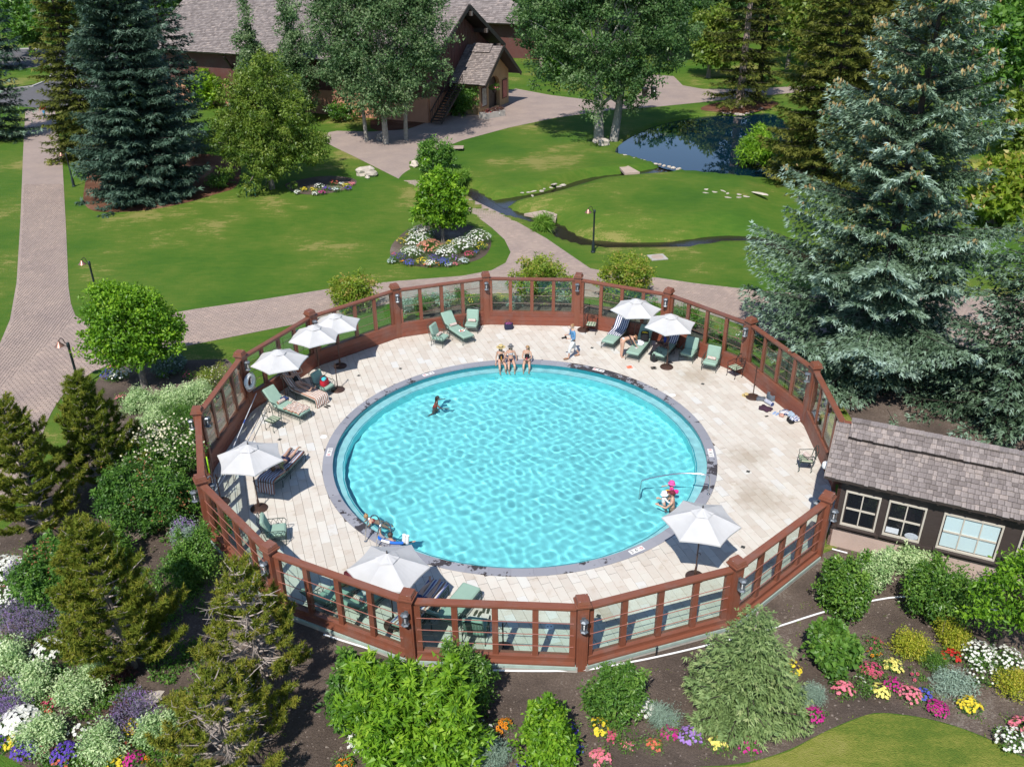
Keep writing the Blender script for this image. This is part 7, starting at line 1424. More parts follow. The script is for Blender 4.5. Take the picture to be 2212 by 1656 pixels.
def dining(px, py, deg, label, brown=False):
    g = G(px, py, 0); P = DPB if brown else DPG; return make_seat('dining_chair', label, 'chair', g, R(deg), P, [(.22, .25), (.22, -.25), (-.22, .25), (-.22, -.25)], (.27, -.27), 'wrought iron dining chairs')
C1 = club(950, 743, -25, 'green club chair with a rolled towel, leftmost of the rear trio'); L1 = chaise(990, 728, -55, 'green lounger with a plate of fruit between two club chairs'); C2 = club(1020, 714, -98, 'green club chair right of the fruit plate lounger, nearest the rear post')
L2 = chaise(1329, 738, -119, 'lounger draped with a navy striped towel under the rear right umbrella'); L3 = chaise(1380, 762, -117, 'lounger with the black bag beside the bending woman'); L4 = chaise(1437, 766, -120, 'lounger on which the woman in blue sits cross legged')
C3_ = club(1487, 776, -122, 'green club chair half in shade right of the cross legged woman'); C4 = club(1535, 796, -118, 'green club chair with a rolled towel at the rear right')
D1 = dining(1587, 812, -150, 'dark brown iron chair at the right fence near the big spruce', True); D2 = dining(1277, 717, -105, 'dark brown iron chair against the rear fence post', True)
L5 = chaise(625, 895, -33, 'green lounger with crumpled striped towel and rolled towel on the left'); L6 = chaise(662, 860, -37, 'towel covered lounger with the sunbathing woman in black'); C5 = club(700, 850, -30, 'green club chair holding a red bag'); D3 = dining(592, 925, -32, 'dark green iron chair with striped seat left of the towel lounger')
L7 = chaise(618, 1022, 74, 'lounger with striped towel and a person lying face down', True); C6 = club(597, 1166, 12, 'lone green club chair by the left front fence')
L8 = chaise(735, 1296, 48, 'green lounger leftmost behind the front fence, red bag on it'); L9 = chaise(800, 1306, 52, 'green lounger with rolled towel under the bottom umbrella'); L10 = chaise(917, 1322, 66, 'lounger with the sunbather in jeans shorts behind the front post', True); L11 = chaise(985, 1330, 62, 'green lounger right of the jeans sunbather'); C7 = club(1028, 1376, 80, 'green club chair behind the middle front panel'); D4 = dining(1738, 1012, 170, 'dark green iron chair with rolled towel at the far right')
# --- towels: rolls lie on seats, drapes follow the lounger profile
def towel_roll(T, x, y, z, rot, label, mat=BRSX, L=.36, r=.075):
    world_upd(); p = T.matrix_world @ Vector((x, y, z)); b = MB(); b.tube([(0, -L / 2, 0), (0, L / 2, 0)], r, 12)
    for s in (-1, 1): b.tube([(r * .75 * math.cos(t) * (1 - t / 16), s * (L / 2 + .004), r * .75 * math.sin(t) * (1 - t / 16)) for t in np.linspace(0, 12, 20)], .007, 3)
    o = b.build('rolled_towel', mat, None, True); o.location = p + Vector((0, 0, r)); o.rotation_euler = (0, 0, T.rotation_euler[2] + rot); return tag(o, label, 'towel', 'rolled striped towels')
towel_roll(C1, .0, 0, .46, 0, 'rolled brown striped towel on the leftmost rear club chair'); towel_roll(L1, -.42, 0, .45, 0, 'rolled brown striped towel on the fruit plate lounger'); towel_roll(C2, -.05, 0, .46, 0, 'rolled brown striped towel on the club chair by the rear post')
towel_roll(C4, -.0, 0, .46, 0, 'rolled brown striped towel on the rear right club chair'); towel_roll(L5, -.38, 0, .45, 0, 'rolled brown striped towel at the head of the left lounger'); towel_roll(L9, -.4, 0, .45, 0, 'rolled striped towel on the lounger under the bottom umbrella'); towel_roll(D4, -.02, .0, .48, .5, 'rolled brown striped towel on the far right iron chair', r=.09)
def drape(T, label, mat, prof, W=.8, y0=0, wob=.012, name='striped_towel', seed=1, z=0, hang=True):
    rg_ = random.Random(seed); pts = smoothline([(p[0], p[1], 0) for p in prof], 2); b = MB(); ny_ = 14; vs = []
    for i, p in enumerate(pts):
        for j in range(ny_ + 1):
            y = (j / ny_ - .5) * W; ya = abs(y); over = max(0, ya - .335); yy = y if over == 0 else math.copysign(.335 + over * .25, y); zz = p[1] - over * .95 * (1 if hang else 0)
            vs.append((p[0] + .01 * math.sin(y * 13 + i), yy + y0, max(.02, zz + wob * math.sin(i * 1.7 + j * 1.1) + rg_.uniform(-.3, .3) * wob)))
    m = ny_ + 1; b.add(vs, [(i * m + j, (i + 1) * m + j, (i + 1) * m + j + 1, i * m + j + 1) for i in range(len(pts) - 1) for j in range(ny_)]); world_upd()
    o = b.build(name, mat, None, True); o.matrix_world = T.matrix_world.copy(); o.location.z += z; md = o.modifiers.new('thick', 'SOLIDIFY'); md.thickness = .012; return tag(o, label, 'towel')
x0c = CP[1]; top_ = (x0c - .44, 1.07)
drape(L2, 'navy and white striped towel over the back of the rear right lounger', BLS, [(top_[0] - .1, top_[1] - .25), (top_[0] - .03, top_[1] + .02), (x0c + .08, .485), (x0c + .2, .475), (.25, .475)], .76, seed=2); drape(L6, 'brown and white striped towel under the sunbathing woman in black', BRS, [(top_[0] - .08, top_[1] - .2), (top_[0] - .02, top_[1] + .02), (x0c + .08, .485), (x0c + .2, .475), (.95, .475), (1.03, .42), (1.06, .15), (1.07, .05)], .86, seed=3)
drape(L5, 'crumpled brown striped towel on the foot of the left lounger', BRS, [(.05, .48), (.3, .52), (.5, .475), (.7, .53), (.95, .48)], .74, wob=.035, seed=4); drape(L4, 'navy striped towel behind the cross legged woman', BLS, [(top_[0] - .08, top_[1] - .25), (top_[0] - .02, top_[1] + .02), (x0c + .08, .485), (x0c + .2, .475)], .78, seed=5)
x7 = CPF[1]; t7 = (x7 - math.cos(R(14)) * .8, .44 + math.sin(R(14)) * .8)
drape(L7, 'brown and blue striped towel hanging over the head end of the left lounger', stripemat('brown_blue_towel', [(0, C3(.45, .52, .62)), (.5, C3(.22, .11, .09))], .10, 'Y', coord='O'), [(t7[0] - .08, .08), (t7[0] - .06, .45), (t7[0], t7[1] + .06), (x7, .50), (.9, .475)], .80, seed=6)
drape(L10, 'blue brown and white striped towel under the sunbather by the front fence', stripemat('multi_towel', [(0, C3(.62, .62, .64)), (.25, C3(.10, .12, .28)), (.5, C3(.62, .58, .54)), (.75, C3(.32, .18, .12))], .2, 'Y', coord='O'), [(t7[0], t7[1] + .06), (x7, .50), (.95, .475)], .70, seed=7)
def onobj(T, x, y, z): world_upd(); return T.matrix_world @ Vector((x, y, z))
# plate of fruit
p = onobj(L1, .35, 0, .455); T = thing('fruit_plate', 'white plate of strawberries and grapes on the green lounger', 'plate', p); b = MB(); b.lathe([(.08, 0), (.15, .02), (.155, .028), (.07, .012), (0, .012)], n=18); b.build('plate', WHITEP, T, True)
rb_ = random.Random(4); REDF = simple('strawberry', C3(.5, .03, .02), .4); DKF = simple('blackberry', C3(.03, .008, .02), .4); CRF = simple('melon', C3(.7, .5, .22), .5)
for i in range(12): b = MB(); b.ell((rb_.uniform(-.09, .09), rb_.uniform(-.09, .09), .035), (.024, .024, .026), 6, 4); b.build('fruit', (REDF, DKF, CRF)[i % 3], T, True)
# bags, hats, shoes
def bag(label, p, d, col, rot=0, name='tote_bag', handles=True, flop=0, open_=True, mat=None):
    T = thing(name, label, 'bag', p, rot); mt = mat or simple('bag_%s' % name + str(col), C3(*col), .75, var=.15, scale=8); b = MB(); w_, l_, h_ = d; n = 16; prof = [(.96, 0), (1.04, .25), (1.0, .7), (.94, 1.0)]
    vs = []
    for s, z in prof:
        for k in range(n): t = 2 * PI * k / n; vs.append((math.copysign(abs(math.cos(t)) ** .55, math.cos(t)) * w_ / 2 * s, math.copysign(abs(math.sin(t)) ** .55, math.sin(t)) * l_ / 2 * s, h_ * z + .01 * math.sin(3 * t) * z))
    for s, z in ((.88, .98), (.84, .55)):
        for k in range(n): t = 2 * PI * k / n; vs.append((math.copysign(abs(math.cos(t)) ** .55, math.cos(t)) * w_ / 2 * s, math.copysign(abs(math.sin(t)) ** .55, math.sin(t)) * l_ / 2 * s, h_ * z))
    b.add(vs, [(i * n + j, i * n + (j + 1) % n, (i + 1) * n + (j + 1) % n, (i + 1) * n + j) for i in range(5) for j in range(n)] + [tuple(range(n))[::-1], tuple(range(5 * n, 6 * n))]); b.build('body', mt, T, True)
    if handles:
        for s in (-1, 1): b = MB(); b.tube([(s * w_ * .46, -l_ * .22, h_ * .9), (s * w_ * .5, -l_ * .16, h_ * 1.35), (s * w_ * .5, l_ * .16, h_ * 1.35), (s * w_ * .46, l_ * .22, h_ * .9)], .009, 5); b.build('handle', mt, T)
    return T
bag('dark navy tote bag with a magenta towel on the deck by the rear fence', G(1099, 710, 0), (.30, .44, .30), (.018, .02, .05), .2 + PI / 2); p = G(1099, 710, 0); b = MB(); b.ell((0, 0, 0), (.12, .18, .06), 10, 5); o = b.build('towel_bundle', simple('magenta_cloth', C3(.22, .05, .16), .9, var=.4, scale=18), None, True); o.location = p + Vector((0, 0, .29)); o.rotation_euler = (0, 0, 1.7); tag(o, 'bundled magenta cloth in the navy tote bag', 'towel')
bag('red and black tote bag on the left club chair', onobj(C5, .12, -.02, .46), (.26, .40, .28), (.42, .015, .03), R(-30)); b = MB(); b.ell((0, 0, 0), (.11, .16, .07), 10, 5); o = b.build('towel_bundle', simple('teal_cloth', C3(.05, .42, .48), .9, var=.3, scale=18), None, True); o.location = onobj(C5, .12, -.02, .76); tag(o, 'teal towel stuffed in the red bag', 'towel')
bag('black backpack with yellow strap on the rear lounger', onobj(L3, -.42, .1, .5), (.30, .38, .42), (.012, .012, .014), R(-100), 'backpack', False); b = MB(); b.tube([(-.05, -.16, .42), (-.12, -.06, .47), (-.12, .06, .45), (-.08, .12, .36)], .024, 6); o = b.build('yellow_strap', simple('yellow_webbing', C3(.75, .55, .02), .5)); o.location = onobj(L3, -.42, .1, .5); o.rotation_euler = (0, 0, R(60)); tag(o, 'bright yellow tube lying on the black backpack', 'strap')
b = MB(); b.ell((0, 0, 0), (.2, .3, .06), 10, 5); o = b.build('white_shirt', simple('white_cloth', C3(.62, .64, .68), .9, var=.2, scale=15, bump=.5), None, True); o.location = onobj(L3, -.1, .0, .49); tag(o, 'crumpled white shirt on the rear lounger beside the backpack', 'clothes')
bag('black rucksack standing on the deck between two rear loungers', G(1412, 779, 0), (.26, .34, .44), (.012, .012, .015), .5, 'rucksack', True)
bag('maroon shopping bag lying on the leftmost front lounger', onobj(L8, .45, .0, .47), (.28, .46, .26), (.14, .03, .04), .6)
bag('black handbag standing by the striped towel lounger', G(575, 1045, 0), (.2, .3, .3), (.012, .013, .02), 1.2)
bag('grey blue beach bag against the right fence', G(1665, 862, 0), (.28, .40, .26), (.12, .15, .18), .3)
bag('black shoulder bag on the deck at the right fence', G(1707, 911, 0), (.22, .36, .14), (.012, .012, .014), .2); 
def clothes(label, px, py, r, col, z=.04, seed=1, mat=None, name='clothes_pile', h_=.08):
    rg_ = random.Random(seed); bm = bmesh.new(); bmesh.ops.create_icosphere(bm, subdivisions=3, radius=1); ph = [rg_.uniform(0, 6) for _ in range(6)]
    for v_ in bm.verts:
        n_ = v_.co.copy(); f_ = 1 + .22 * math.sin(5 * n_.x + ph[0]) * math.cos(4 * n_.y + ph[1]) + .12 * math.sin(9 * n_.y + ph[2]); v_.co = Vector((n_.x * r * f_, n_.y * r * .8 * f_, max(-h_ * .5, n_.z * h_ * f_)))
    me = bpy.data.meshes.new(name); bm.to_mesh(me); bm.free(); me.materials.append(mat or simple('cloth_' + name + str(col), C3(*col), .9, var=.35, scale=12, bump=.6, bscale=14)); me.polygons.foreach_set('use_smooth', [True] * len(me.polygons)); g = G(px, py, 0)
    o = link(name, me, None, (g.x, g.y, z), rg_.uniform(0, 6)); return tag(o, label, 'clothes')
clothes('navy shorts dropped on the left green lounger', 618, 883, .18, (.02, .035, .10), .50, 3); clothes('dark clothes beside the beach bag at the right fence', 1653, 884, .26, (.05, .02, .04), .05, 4); clothes('pale blue shirt heaped by the right fence', 1714, 897, .26, (.25, .32, .40), .07, 5, h_=.1); clothes('navy striped towel heap by the right fence', 1697, 893, .24, (0, 0, 0), .06, 6, BLS, 'towel_heap'); clothes('striped towel bundle nearest the right fence post', 1717, 909, .2, (0, 0, 1), .1, 7, BLSX, 'towel_bundle', .12); clothes('grey towel on the deck beside the bare stand', 1644, 863, .22, (.10, .11, .13), .04, 8); clothes('red striped cloth by the right fence corner', 1688, 899, .12, (.35, .20, .16), .05, 9); clothes('grey cloth on the green lounger by the front fence', 965, 1330, .16, (.22, .24, .3), .48, 10)
o = towel_roll(D1, 0, 0, 0, 0, 'rolled navy striped towel on the deck at the right fence', BLSX, .4, .09); g = G(1661, 873, 0); o.location = (g.x, g.y, .09); o.rotation_euler = (0, 0, .5)
STRAW = simple('straw', C3(.50, .38, .17), .8, var=.2, scale=30)
def hatmesh(r=.2, h_=.11, mat=STRAW, band=True):
    b = MB(); b.lathe([(r, 0), (r * .98, .012), (r * .52, .008), (r * .47, h_ * .8), (r * .38, h_), (0, h_ * .98)], n=22); b.mi = 1; b.lathe([(r * .535, .006), (r * .52, .045), (r * .5, .046), (r * .5, .006)], n=22); return b.mesh('hat', [mat, simple('black_ribbon', C3(.01, .01, .01), .6)], True)
g = G(1612, 854, 0); o = link('straw_hat', hatmesh(.19), None, (g.x, g.y, .0), 0); tag(o, 'straw hat lying on the deck by the bare stand at the right', 'hat'); p = onobj(L8, .2, .05, .46); o = link('straw_hat', hatmesh(.2), None, p); o.rotation_euler = (.2, 0, 0); tag(o, 'straw hat on the leftmost front lounger', 'hat')
def shoes(label, px, py, rot, col, z=0, gap=.13, strap=True):
    g = G(px, py, 0); T = thing('flip_flops', label, 'sandals', (g.x, g.y, z), rot, 'shoes left on the deck')
    for s in (-1, 1):
        b = MB(); b.prism([(-.125, s * gap / 2 - .035), (.05, s * gap / 2 - .045), (.125, s * gap / 2 - .02), (.13, s * gap / 2 + .02), (.05, s * gap / 2 + .045), (-.125, s * gap / 2 + .035)], 0.002, .022); b.tube([(0, s * gap / 2 - .045, .02), (.06, s * gap / 2, .05), (0, s * gap / 2 + .045, .02)], .008, 4); b.build('sandal', simple('sandal' + str(col), C3(*col), .6), T)
shoes('black sandals by the left lounger with the sunbather', 707, 878, -.6, (.012, .012, .012)); shoes('black flip flops in front of the rear right umbrella base', 1412, 795, .1, (.015, .015, .015)); shoes('orange flip flops on the deck behind the pool', 1360, 793, .2, (.7, .16, .08)); shoes('blue white sandals at the right fence', 1676, 893, .8, (.25, .35, .55)); shoes('dark patterned sandals behind the middle front panel', 1032, 1325, 1.2, (.05, .055, .035)); shoes('dark patterned sandals right of the other pair behind the front panel', 1050, 1318, 1.4, (.05, .055, .035)); shoes('dark shoes under the right rear umbrella', 1447, 783, 0, (.03, .03, .04))
g = G(1656, 899, 0); b = MB(); b.box((0, 0, .008), (.15, .075, .012)); o = b.build('phone', simple('phone_black', C3(.01, .01, .01), .15)); o.location = g; o.rotation_euler = (0, 0, .3); tag(o, 'black phone lying on the deck near the right fence', 'phone')
p = onobj(L4, .72, .05, .45); b = MB(); [b.tube([(s * .035 + .028 * math.cos(t), .028 * math.sin(t), .012) for t in np.linspace(0, 2 * PI, 10, endpoint=False)], .005, 4, True) for s in (-1, 1)]; b.tube([(-.06, 0, .012), (-.07, .1, .01)], .004, 4); b.tube([(.06, 0, .012), (.07, .1, .01)], .004, 4); o = b.build('sunglasses', IRONB); o.location = p; o.rotation_euler = (0, 0, 1); tag(o, 'dark sunglasses on the foot of the cross legged woman\'s lounger', 'sunglasses'); o['kind'] = 'stuff'; del o['kind']
p = onobj(L3, .45, 0, .46); T = thing('flower_swimsuit', 'black and white patterned bikini on the rear lounger', 'clothes', p); b = MB(); b.ell((0, 0, 0), (.07, .1, .025), 8, 4); b.ell((.07, .08, 0), (.05, .06, .02), 8, 4); b.build('cloth', simple('bw_print', C3(.35, .35, .35), .9, var=.95, scale=30), T, True)
# life ring on the fence with its rope, hooks and pole
world_upd(); (x_, y_), a_ = pp(13, RF - .24); T = thing('life_ring', 'white life ring with rope hung on the left fence post', 'life ring', (CX + x_, CY + y_, 1.42), a_); b = MB(); b.tube([(0, .27 * math.cos(t), .27 * math.sin(t)) for t in np.linspace(0, 2 * PI, 28, endpoint=False)], .085, 10, True); b.build('ring', WHITEP, T, True); b = MB(); b.tube([(-.03 + .02 * math.sin(3 * t), .40 * math.cos(t), .40 * math.sin(t) - .02) for t in np.linspace(0, 2 * PI, 28, endpoint=False)], .012, 5, True); b.tube([(-.1, .05 * math.sin(t * 2), .15 - .02 * t) for t in np.linspace(0, 10, 16)], .012, 5); b.build('rope', simple('white_rope', C3(.6, .62, .64), .9), T)
def inner(i, r=RF - .2, z=0): (x_, y_), a_ = pp(i, r); return Vector((CX + x_, CY + y_, z))
b = MB(); pa, pb_ = inner(13.05, RF - .32, .75), inner(11.55, RF - .35, .40); b.tube([pa, pb_], .018, 8); b.mi = 1; b.tube([pa.lerp(pb_, .3), pa.lerp(pb_, .34)], .02, 8); b.tube([pa.lerp(pb_, .6), pa.lerp(pb_, .64)], .02, 8); tag(b.build('rescue_pole', [simple('white_pole', C3(.62, .63, .66), .3), simple('blue_band', C3(.05, .12, .45), .4)]), 'long white and blue rescue pole leaning along the left fence', 'pole')
b = MB(); pa, pb_ = inner(13.0, RF - .75, .05), inner(11.5, RF - .45, .62); b.tube([pa, pb_], .016, 7); tag(b.build('skimmer_pole', simple('white_pole', C3(.62, .63, .66), .3)), 'long pale pool net pole leaning on the deck at the left fence', 'pole')
T = thing('pool_net', 'lime green framed pool net hanging on the left fence', 'pool net', inner(11.7, RF - .28, 1.15), R(200)); b = MB(); b.tube([(0, .15 * math.cos(t) * (1 if abs(math.sin(t)) < .8 else .8), .34 * math.sin(t)) for t in np.linspace(0, 2 * PI, 16, endpoint=False)], .02, 6, True); b.build('rim', simple('lime_plastic', C3(.5, .85, .02), .4), T); b = MB(); b.ell((.03, 0, 0), (.05, .13, .31), 10, 6); b.build('net', simple('black_net', C3(.012, .012, .012), .9), T)
b = MB(); c_ = inner(11.45, RF - .3, 1.05); b.tube([c_ + Vector((0, .32 * math.cos(t), .30 * math.sin(t) - .03 * t / 6)) for t in np.linspace(0, 12, 40)], .012, 5); tag(b.build('rope_coil', simple('grey_rope', C3(.35, .36, .4), .8)), 'grey rope coil hanging under the pool net on the left fence', 'rope')
# ladder and grab rail
def radial(px, py): g = G(px, py, 0); a = math.atan2(g.y - CY, g.x - CX); return a
a_ = radial(800, 1178); T = thing('pool_ladder', 'stainless steel pool ladder at the lower left of the pool', 'ladder', (CX + RP_I * math.cos(a_), CY + RP_I * math.sin(a_), 0), a_ + PI)
for s in (-1, 1): b = MB(); b.tube(smoothline([(-.55, s * .27, 0), (-.53, s * .27, .35), (-.36, s * .27, .80), (-.1, s * .27, .86), (.12, s * .27, .6), (.14, s * .27, .1), (.12, s * .27, -.85)], 2), .024, 8); b.mi = 1; b.lathe([(.05, 0), (.05, .02), (.03, .03)], (-.55, s * .27, .012), 10); o = b.build('rail', [STEEL, STEEL], T, True); o.cycles.is_caustics_receiver = True
for z in (-.25, -.5, -.75): b = MB(); b.box((.13, 0, z), (.09, .54, .03)); b.build('tread', WHITEP, T)
pa, pb_ = G(1727 / 2208 * 0 + 1530, 1068, 0), G(1383, 1064, WL); T = thing('grab_rail', 'long stainless handrail reaching from the right coping into the water', 'handrail', pa)
pa = G(1529, 1068, 0); pb_ = G(1381, 1064, -.3); q1 = Vector((pa.x + .03, pa.y, .80)); q2 = pa.lerp(pb_, .42); q2.z = .55; q3 = Vector((pb_.x, pb_.y, .35)); b = MB(); b.tube(smoothline([pa - pa, Vector((0, 0, .72)), Vector((-.12, .02, .86)), (pa.lerp(pb_, .45) - pa) * Vector((1, 1, 0)) + Vector((0, 0, .78)), (pb_ - pa) * Vector((1, 1, 0)) * .96 + Vector((0, 0, .30)), (pb_ - pa) * Vector((1, 1, 0)) + Vector((0, 0, .15)), (pb_ - pa) * Vector((1, 1, 0)) + Vector((0, 0, -.9))], 2), .024, 8); b.lathe([(.06, 0), (.055, .025), (.03, .035)], (0, 0, .012), 10); o = b.build('rail', STEEL, T, True); o.cycles.is_caustics_receiver = True
# ------------------------------------------------------------------ people
def skinmat(name, c):
    m, nt, b = newmat(name); b.inputs['Base Color'].default_value = c + (1,); b.inputs['Roughness'].default_value = .5; b.inputs['Subsurface Weight'].default_value = .1; b.inputs['Subsurface Radius'].default_value = (.02, .01, .005); return m
SK = dict(fair=skinmat('skin_fair', (.52, .31, .22)), tan=skinmat('skin_tan', (.40, .21, .135)), dark=skinmat('skin_dark', (.13, .06, .038)), pale=skinmat('skin_pale', (.60, .38, .29)))
def cloth(name, c): return simple('cloth_' + name, c, .85, var=.15, scale=10, bump=.3, bscale=60)
BLK, WHT, DEN = cloth('black', C3(.012, .012, .014)), cloth('white', C3(.68, .67, .66)), cloth('denim', C3(.10, .24, .42))
def grow(verts, edges, name, mats, lvl=1):
    """one continuous surface grown over a skeleton of (point, radius) joints"""
    me = bpy.data.meshes.new('g'); me.from_pydata([v[0] for v in verts], edges, []); o = bpy.data.objects.new('g', me); COL.objects.link(o)
    md = o.modifiers.new('skin', 'SKIN'); md.use_smooth_shade = True
    for i, v in enumerate(verts):
        r = v[1]; me.skin_vertices[0].data[i].radius = r if isinstance(r, tuple) else (r, r); me.skin_vertices[0].data[i].use_root = (i == 0)
    sb = o.modifiers.new('sub', 'SUBSURF'); sb.levels = lvl; dg = bpy.context.evaluated_depsgraph_get(); dg.update(); out = bpy.data.meshes.new_from_object(o.evaluated_get(dg)); bpy.data.objects.remove(o)
    bpy.data.meshes.remove(me); out.name = name; out.materials.clear(); out.materials.append(mats); return out
def joinmesh(name, metas, mats):
    bm = bmesh.new()
    for me in metas: bm.from_mesh(me)
    for q in metas: bpy.data.meshes.remove(q)
    me = bpy.data.meshes.new(name); bm.to_mesh(me); bm.free(); me.materials.append(mats); me.polygons.foreach_set('use_smooth', [True] * len(me.polygons)); return me
def V3(*a): return Vector(a)
def figure(label, loc, deg, sk, pose, H=1.68, hair=None, hairc=(.10, .05, .03), clothes=(), hat=None, sit=0, wet=False, girl=True, name='person', sc=None):
    """pose: pelvis, spine (direction), lean etc.  limbs are lists of directions: upper, lower;  x is forward, y left, z up"""
    T = thing(name, label, 'person', loc, R(deg)); k = H / 1.68
    pel = V3(*pose.get('pelvis', (0, 0, .92))); sp = V3(*pose.get('spine', (0, 0, 1))).normalized(); nk = V3(*pose.get('neck', tuple(sp))).normalized()
    fw = V3(*pose.get('face', (1, 0, 0))).normalized(); side = V3(*pose.get('side', (0, 1, 0))).normalized(); sw = (.165 if girl else .19); hw = .085
    waist = pel + sp * .16; chest = pel + sp * .34; ntop = pel + sp * .47; neck = ntop + nk * .07; hb = neck + nk * .055; hm = hb + nk * .065 + fw * .012; ht = hm + nk * .07
    tr = (.105, .125) if girl else (.115, .14)
    vs = [(pel, (.125 if girl else .115, .10)), (waist, (.100 if girl else .115, .085)), (chest, (.125, .095)), (ntop, (.07, .06)), (neck, .043), (hb, (.058, .062)), (hm, (.076, .09)), (ht, (.055, .062))]
    ed = [(0, 1), (1, 2), (2, 3), (3, 4), (4, 5), (5, 6), (6, 7)]; J = {}; hands = []; sup = {}
    for s, key in ((1, 'l'), (-1, 'r')):
        sh = pel + sp * .415 + side * s * sw; a1 = V3(*pose.get(key + 'arm', ((0, 0, -1), (0, 0, -1)))[0]).normalized(); a2 = V3(*pose.get(key + 'arm', ((0, 0, -1), (0, 0, -1)))[1]).normalized()
        el = sh + a1 * .28; wr = el + a2 * .24; i = len(vs); vs += [(sh, .050), (sh.lerp(el, .5), .041), (el, .036), (el.lerp(wr, .45), .035), (wr, .024), (wr + a2 * .05, (.034, .02)), (wr + a2 * .085, (.034, .016))]; ed += [(3, i), (i, i + 1), (i + 1, i + 2), (i + 2, i + 3), (i + 3, i + 4), (i + 4, i + 5), (i + 5, i + 6)]; J[key + 'wr'] = wr + a2 * .07; J[key + 'sh'] = sh; J[key + 'el'] = el
        x = a2.cross(V3(.2, .3, 1)).normalized(); x = x if x.length > .1 else V3(1, 0, 0); up = x.cross(a2).normalized()
        for q, (off, ln) in enumerate(((-.026, .062), (-.009, .075), (.009, .078), (.026, .066))):
            p0 = wr + a2 * .07 + x * off; hb_ = MB(); hb_.tube([p0, p0 + a2 * .5 * ln + x * off * .15, p0 + a2 * ln * .9 - up * .015 + x * off * .2], [.010, .009, .006], 6); hands.append(hb_)
        p0 = wr + a2 * .025 + x * .028; hb_ = MB(); hb_.tube([p0, p0 + a2 * .025 + x * .026, p0 + a2 * .055 + x * .03 - up * .01], [.011, .010, .007], 6); hands.append(hb_)
        hp = pel - sp * .03 + side * s * hw; l1, l2 = [V3(*d).normalized() for d in pose.get(key + 'leg', ((0, 0, -1), (0, 0, -1)))[:2]]; ft = V3(*(pose.get(key + 'foot', (1, 0, -.15)))).normalized()
        kn = hp + l1 * .42; an = kn + l2 * .40; i = len(vs); vs += [(hp, .098), (hp.lerp(kn, .4), .082), (kn, .056), (kn.lerp(an, .35), .056), (an, .034), (an + ft * .02 + l2 * .035, (.036, .036)), (an + ft * .12 + l2 * .05, (.042, .024)), (an + ft * .18 + l2 * .055, (.036, .016))]; ed += [(0, i)] + [(i + j, i + j + 1) for j in range(7)]
        J[key + 'kn'] = kn; J[key + 'an'] = an; J[key + 'hp'] = hp; J[key + 'ft'] = an + ft * .12 + l2 * .05; J[key + 'fd'] = ft
    vs[0] = (pel, vs[0][1]); body = grow([(tuple(v[0] * k), tuple(q * k for q in v[1]) if isinstance(v[1], tuple) else v[1] * k) for v in vs], ed, 'b', SK[sk])
    ex = [h_.mesh('h', SK[sk], True) for h_ in hands]
    fh = MB(); nose = hm + fw * .092 + nk * (-.012); fh.ell(nose, (.012, .012, .018), 8, 5)
    for s in (1, -1): fh.ell(hm + side * s * .074 - fw * .005, (.016, .010, .026), 8, 5)
    for h_ in ex: h_.transform(Matrix.Scale(k, 4))
    fm = fh.mesh('f', SK[sk], True); fm.transform(Matrix.Scale(k, 4)); bo = link('body', joinmesh('body', [body] + ex + [fm], SK[sk]), T)
    eb = MB(); 
    for s in (1, -1): eb.ell((hm + fw * .083 + side * s * .03 + nk * .012) * k, (.011 * k,) * 3, 8, 5)
    eb.mi = 1; eb.ell((hm + fw * .086 - nk * .042) * k, (.012 * k, .022 * k, .006 * k), 8, 4); link('eyes_and_lips', eb.mesh('face', [simple('eye_dark', C3(.02, .015, .012), .2), simple('lips', C3(.35, .09, .08), .5)], True), T)['kind'] = 'stuff'
    hm_ = simple('hair_%.2f_%.2f' % (hairc[0], hairc[1]), C3(*hairc), .5, var=.4, scale=25, bump=.5)
    if hair:
        Mx = Matrix((fw, fw.cross(nk) * -1, nk)).transposed(); b = MB(); vs2 = []; n_, m_ = 14, 8
        for i in range(m_ + 1):
            for j in range(n_):
                t = 2 * PI * j / n_; ph = PI / 2 - (PI * .60) * i / m_; front = max(0, math.cos(t)); cut = 1 - .62 * front * (i / m_)
                ph = PI / 2 - (PI * .62) * (i / m_) * cut; r_ = (.094 + (.012 if i > 4 else 0), .086, .092); vs2.append(hm + Mx @ V3(r_[0] * math.cos(ph) * math.cos(t) - .008, r_[1] * math.cos(ph) * math.sin(t), r_[2] * math.sin(ph) + .008))
        b.add([tuple(v * k) for v in vs2], [(i * n_ + j, (i + 1) * n_ + j, (i + 1) * n_ + (j + 1) % n_, i * n_ + (j + 1) % n_) for i in range(m_) for j in range(n_)])
        if hair == 'long':
            dn = V3(*pose.get('hairdir', (0, 0, -1)))
            for s in (-1.2, -.6, 0, .6, 1.2): p0 = hm - fw * .055 + side * s * .045; b.tube([tuple(q * k) for q in (p0, p0 - fw * .03 + dn * .1, p0 - fw * .035 + dn * .22, p0 - fw * .02 + dn * .32)], [.035 * k, .04 * k, .032 * k, .008 * k], 8)
        if hair == 'bun': b.ell((hm + nk * .08 - fw * .06) * k, (.04 * k,) * 3, 8, 6)
        if hair == 'pony': p0 = hm - fw * .09 + nk * .03; b.tube([tuple(q * k) for q in (p0, p0 - fw * .06, p0 - fw * .08 - nk * .12, p0 - fw * .06 - nk * .2)], [.02 * k, .032 * k, .028 * k, .006 * k], 8)
        link('hair', b.mesh('hair', hm_, True), T)
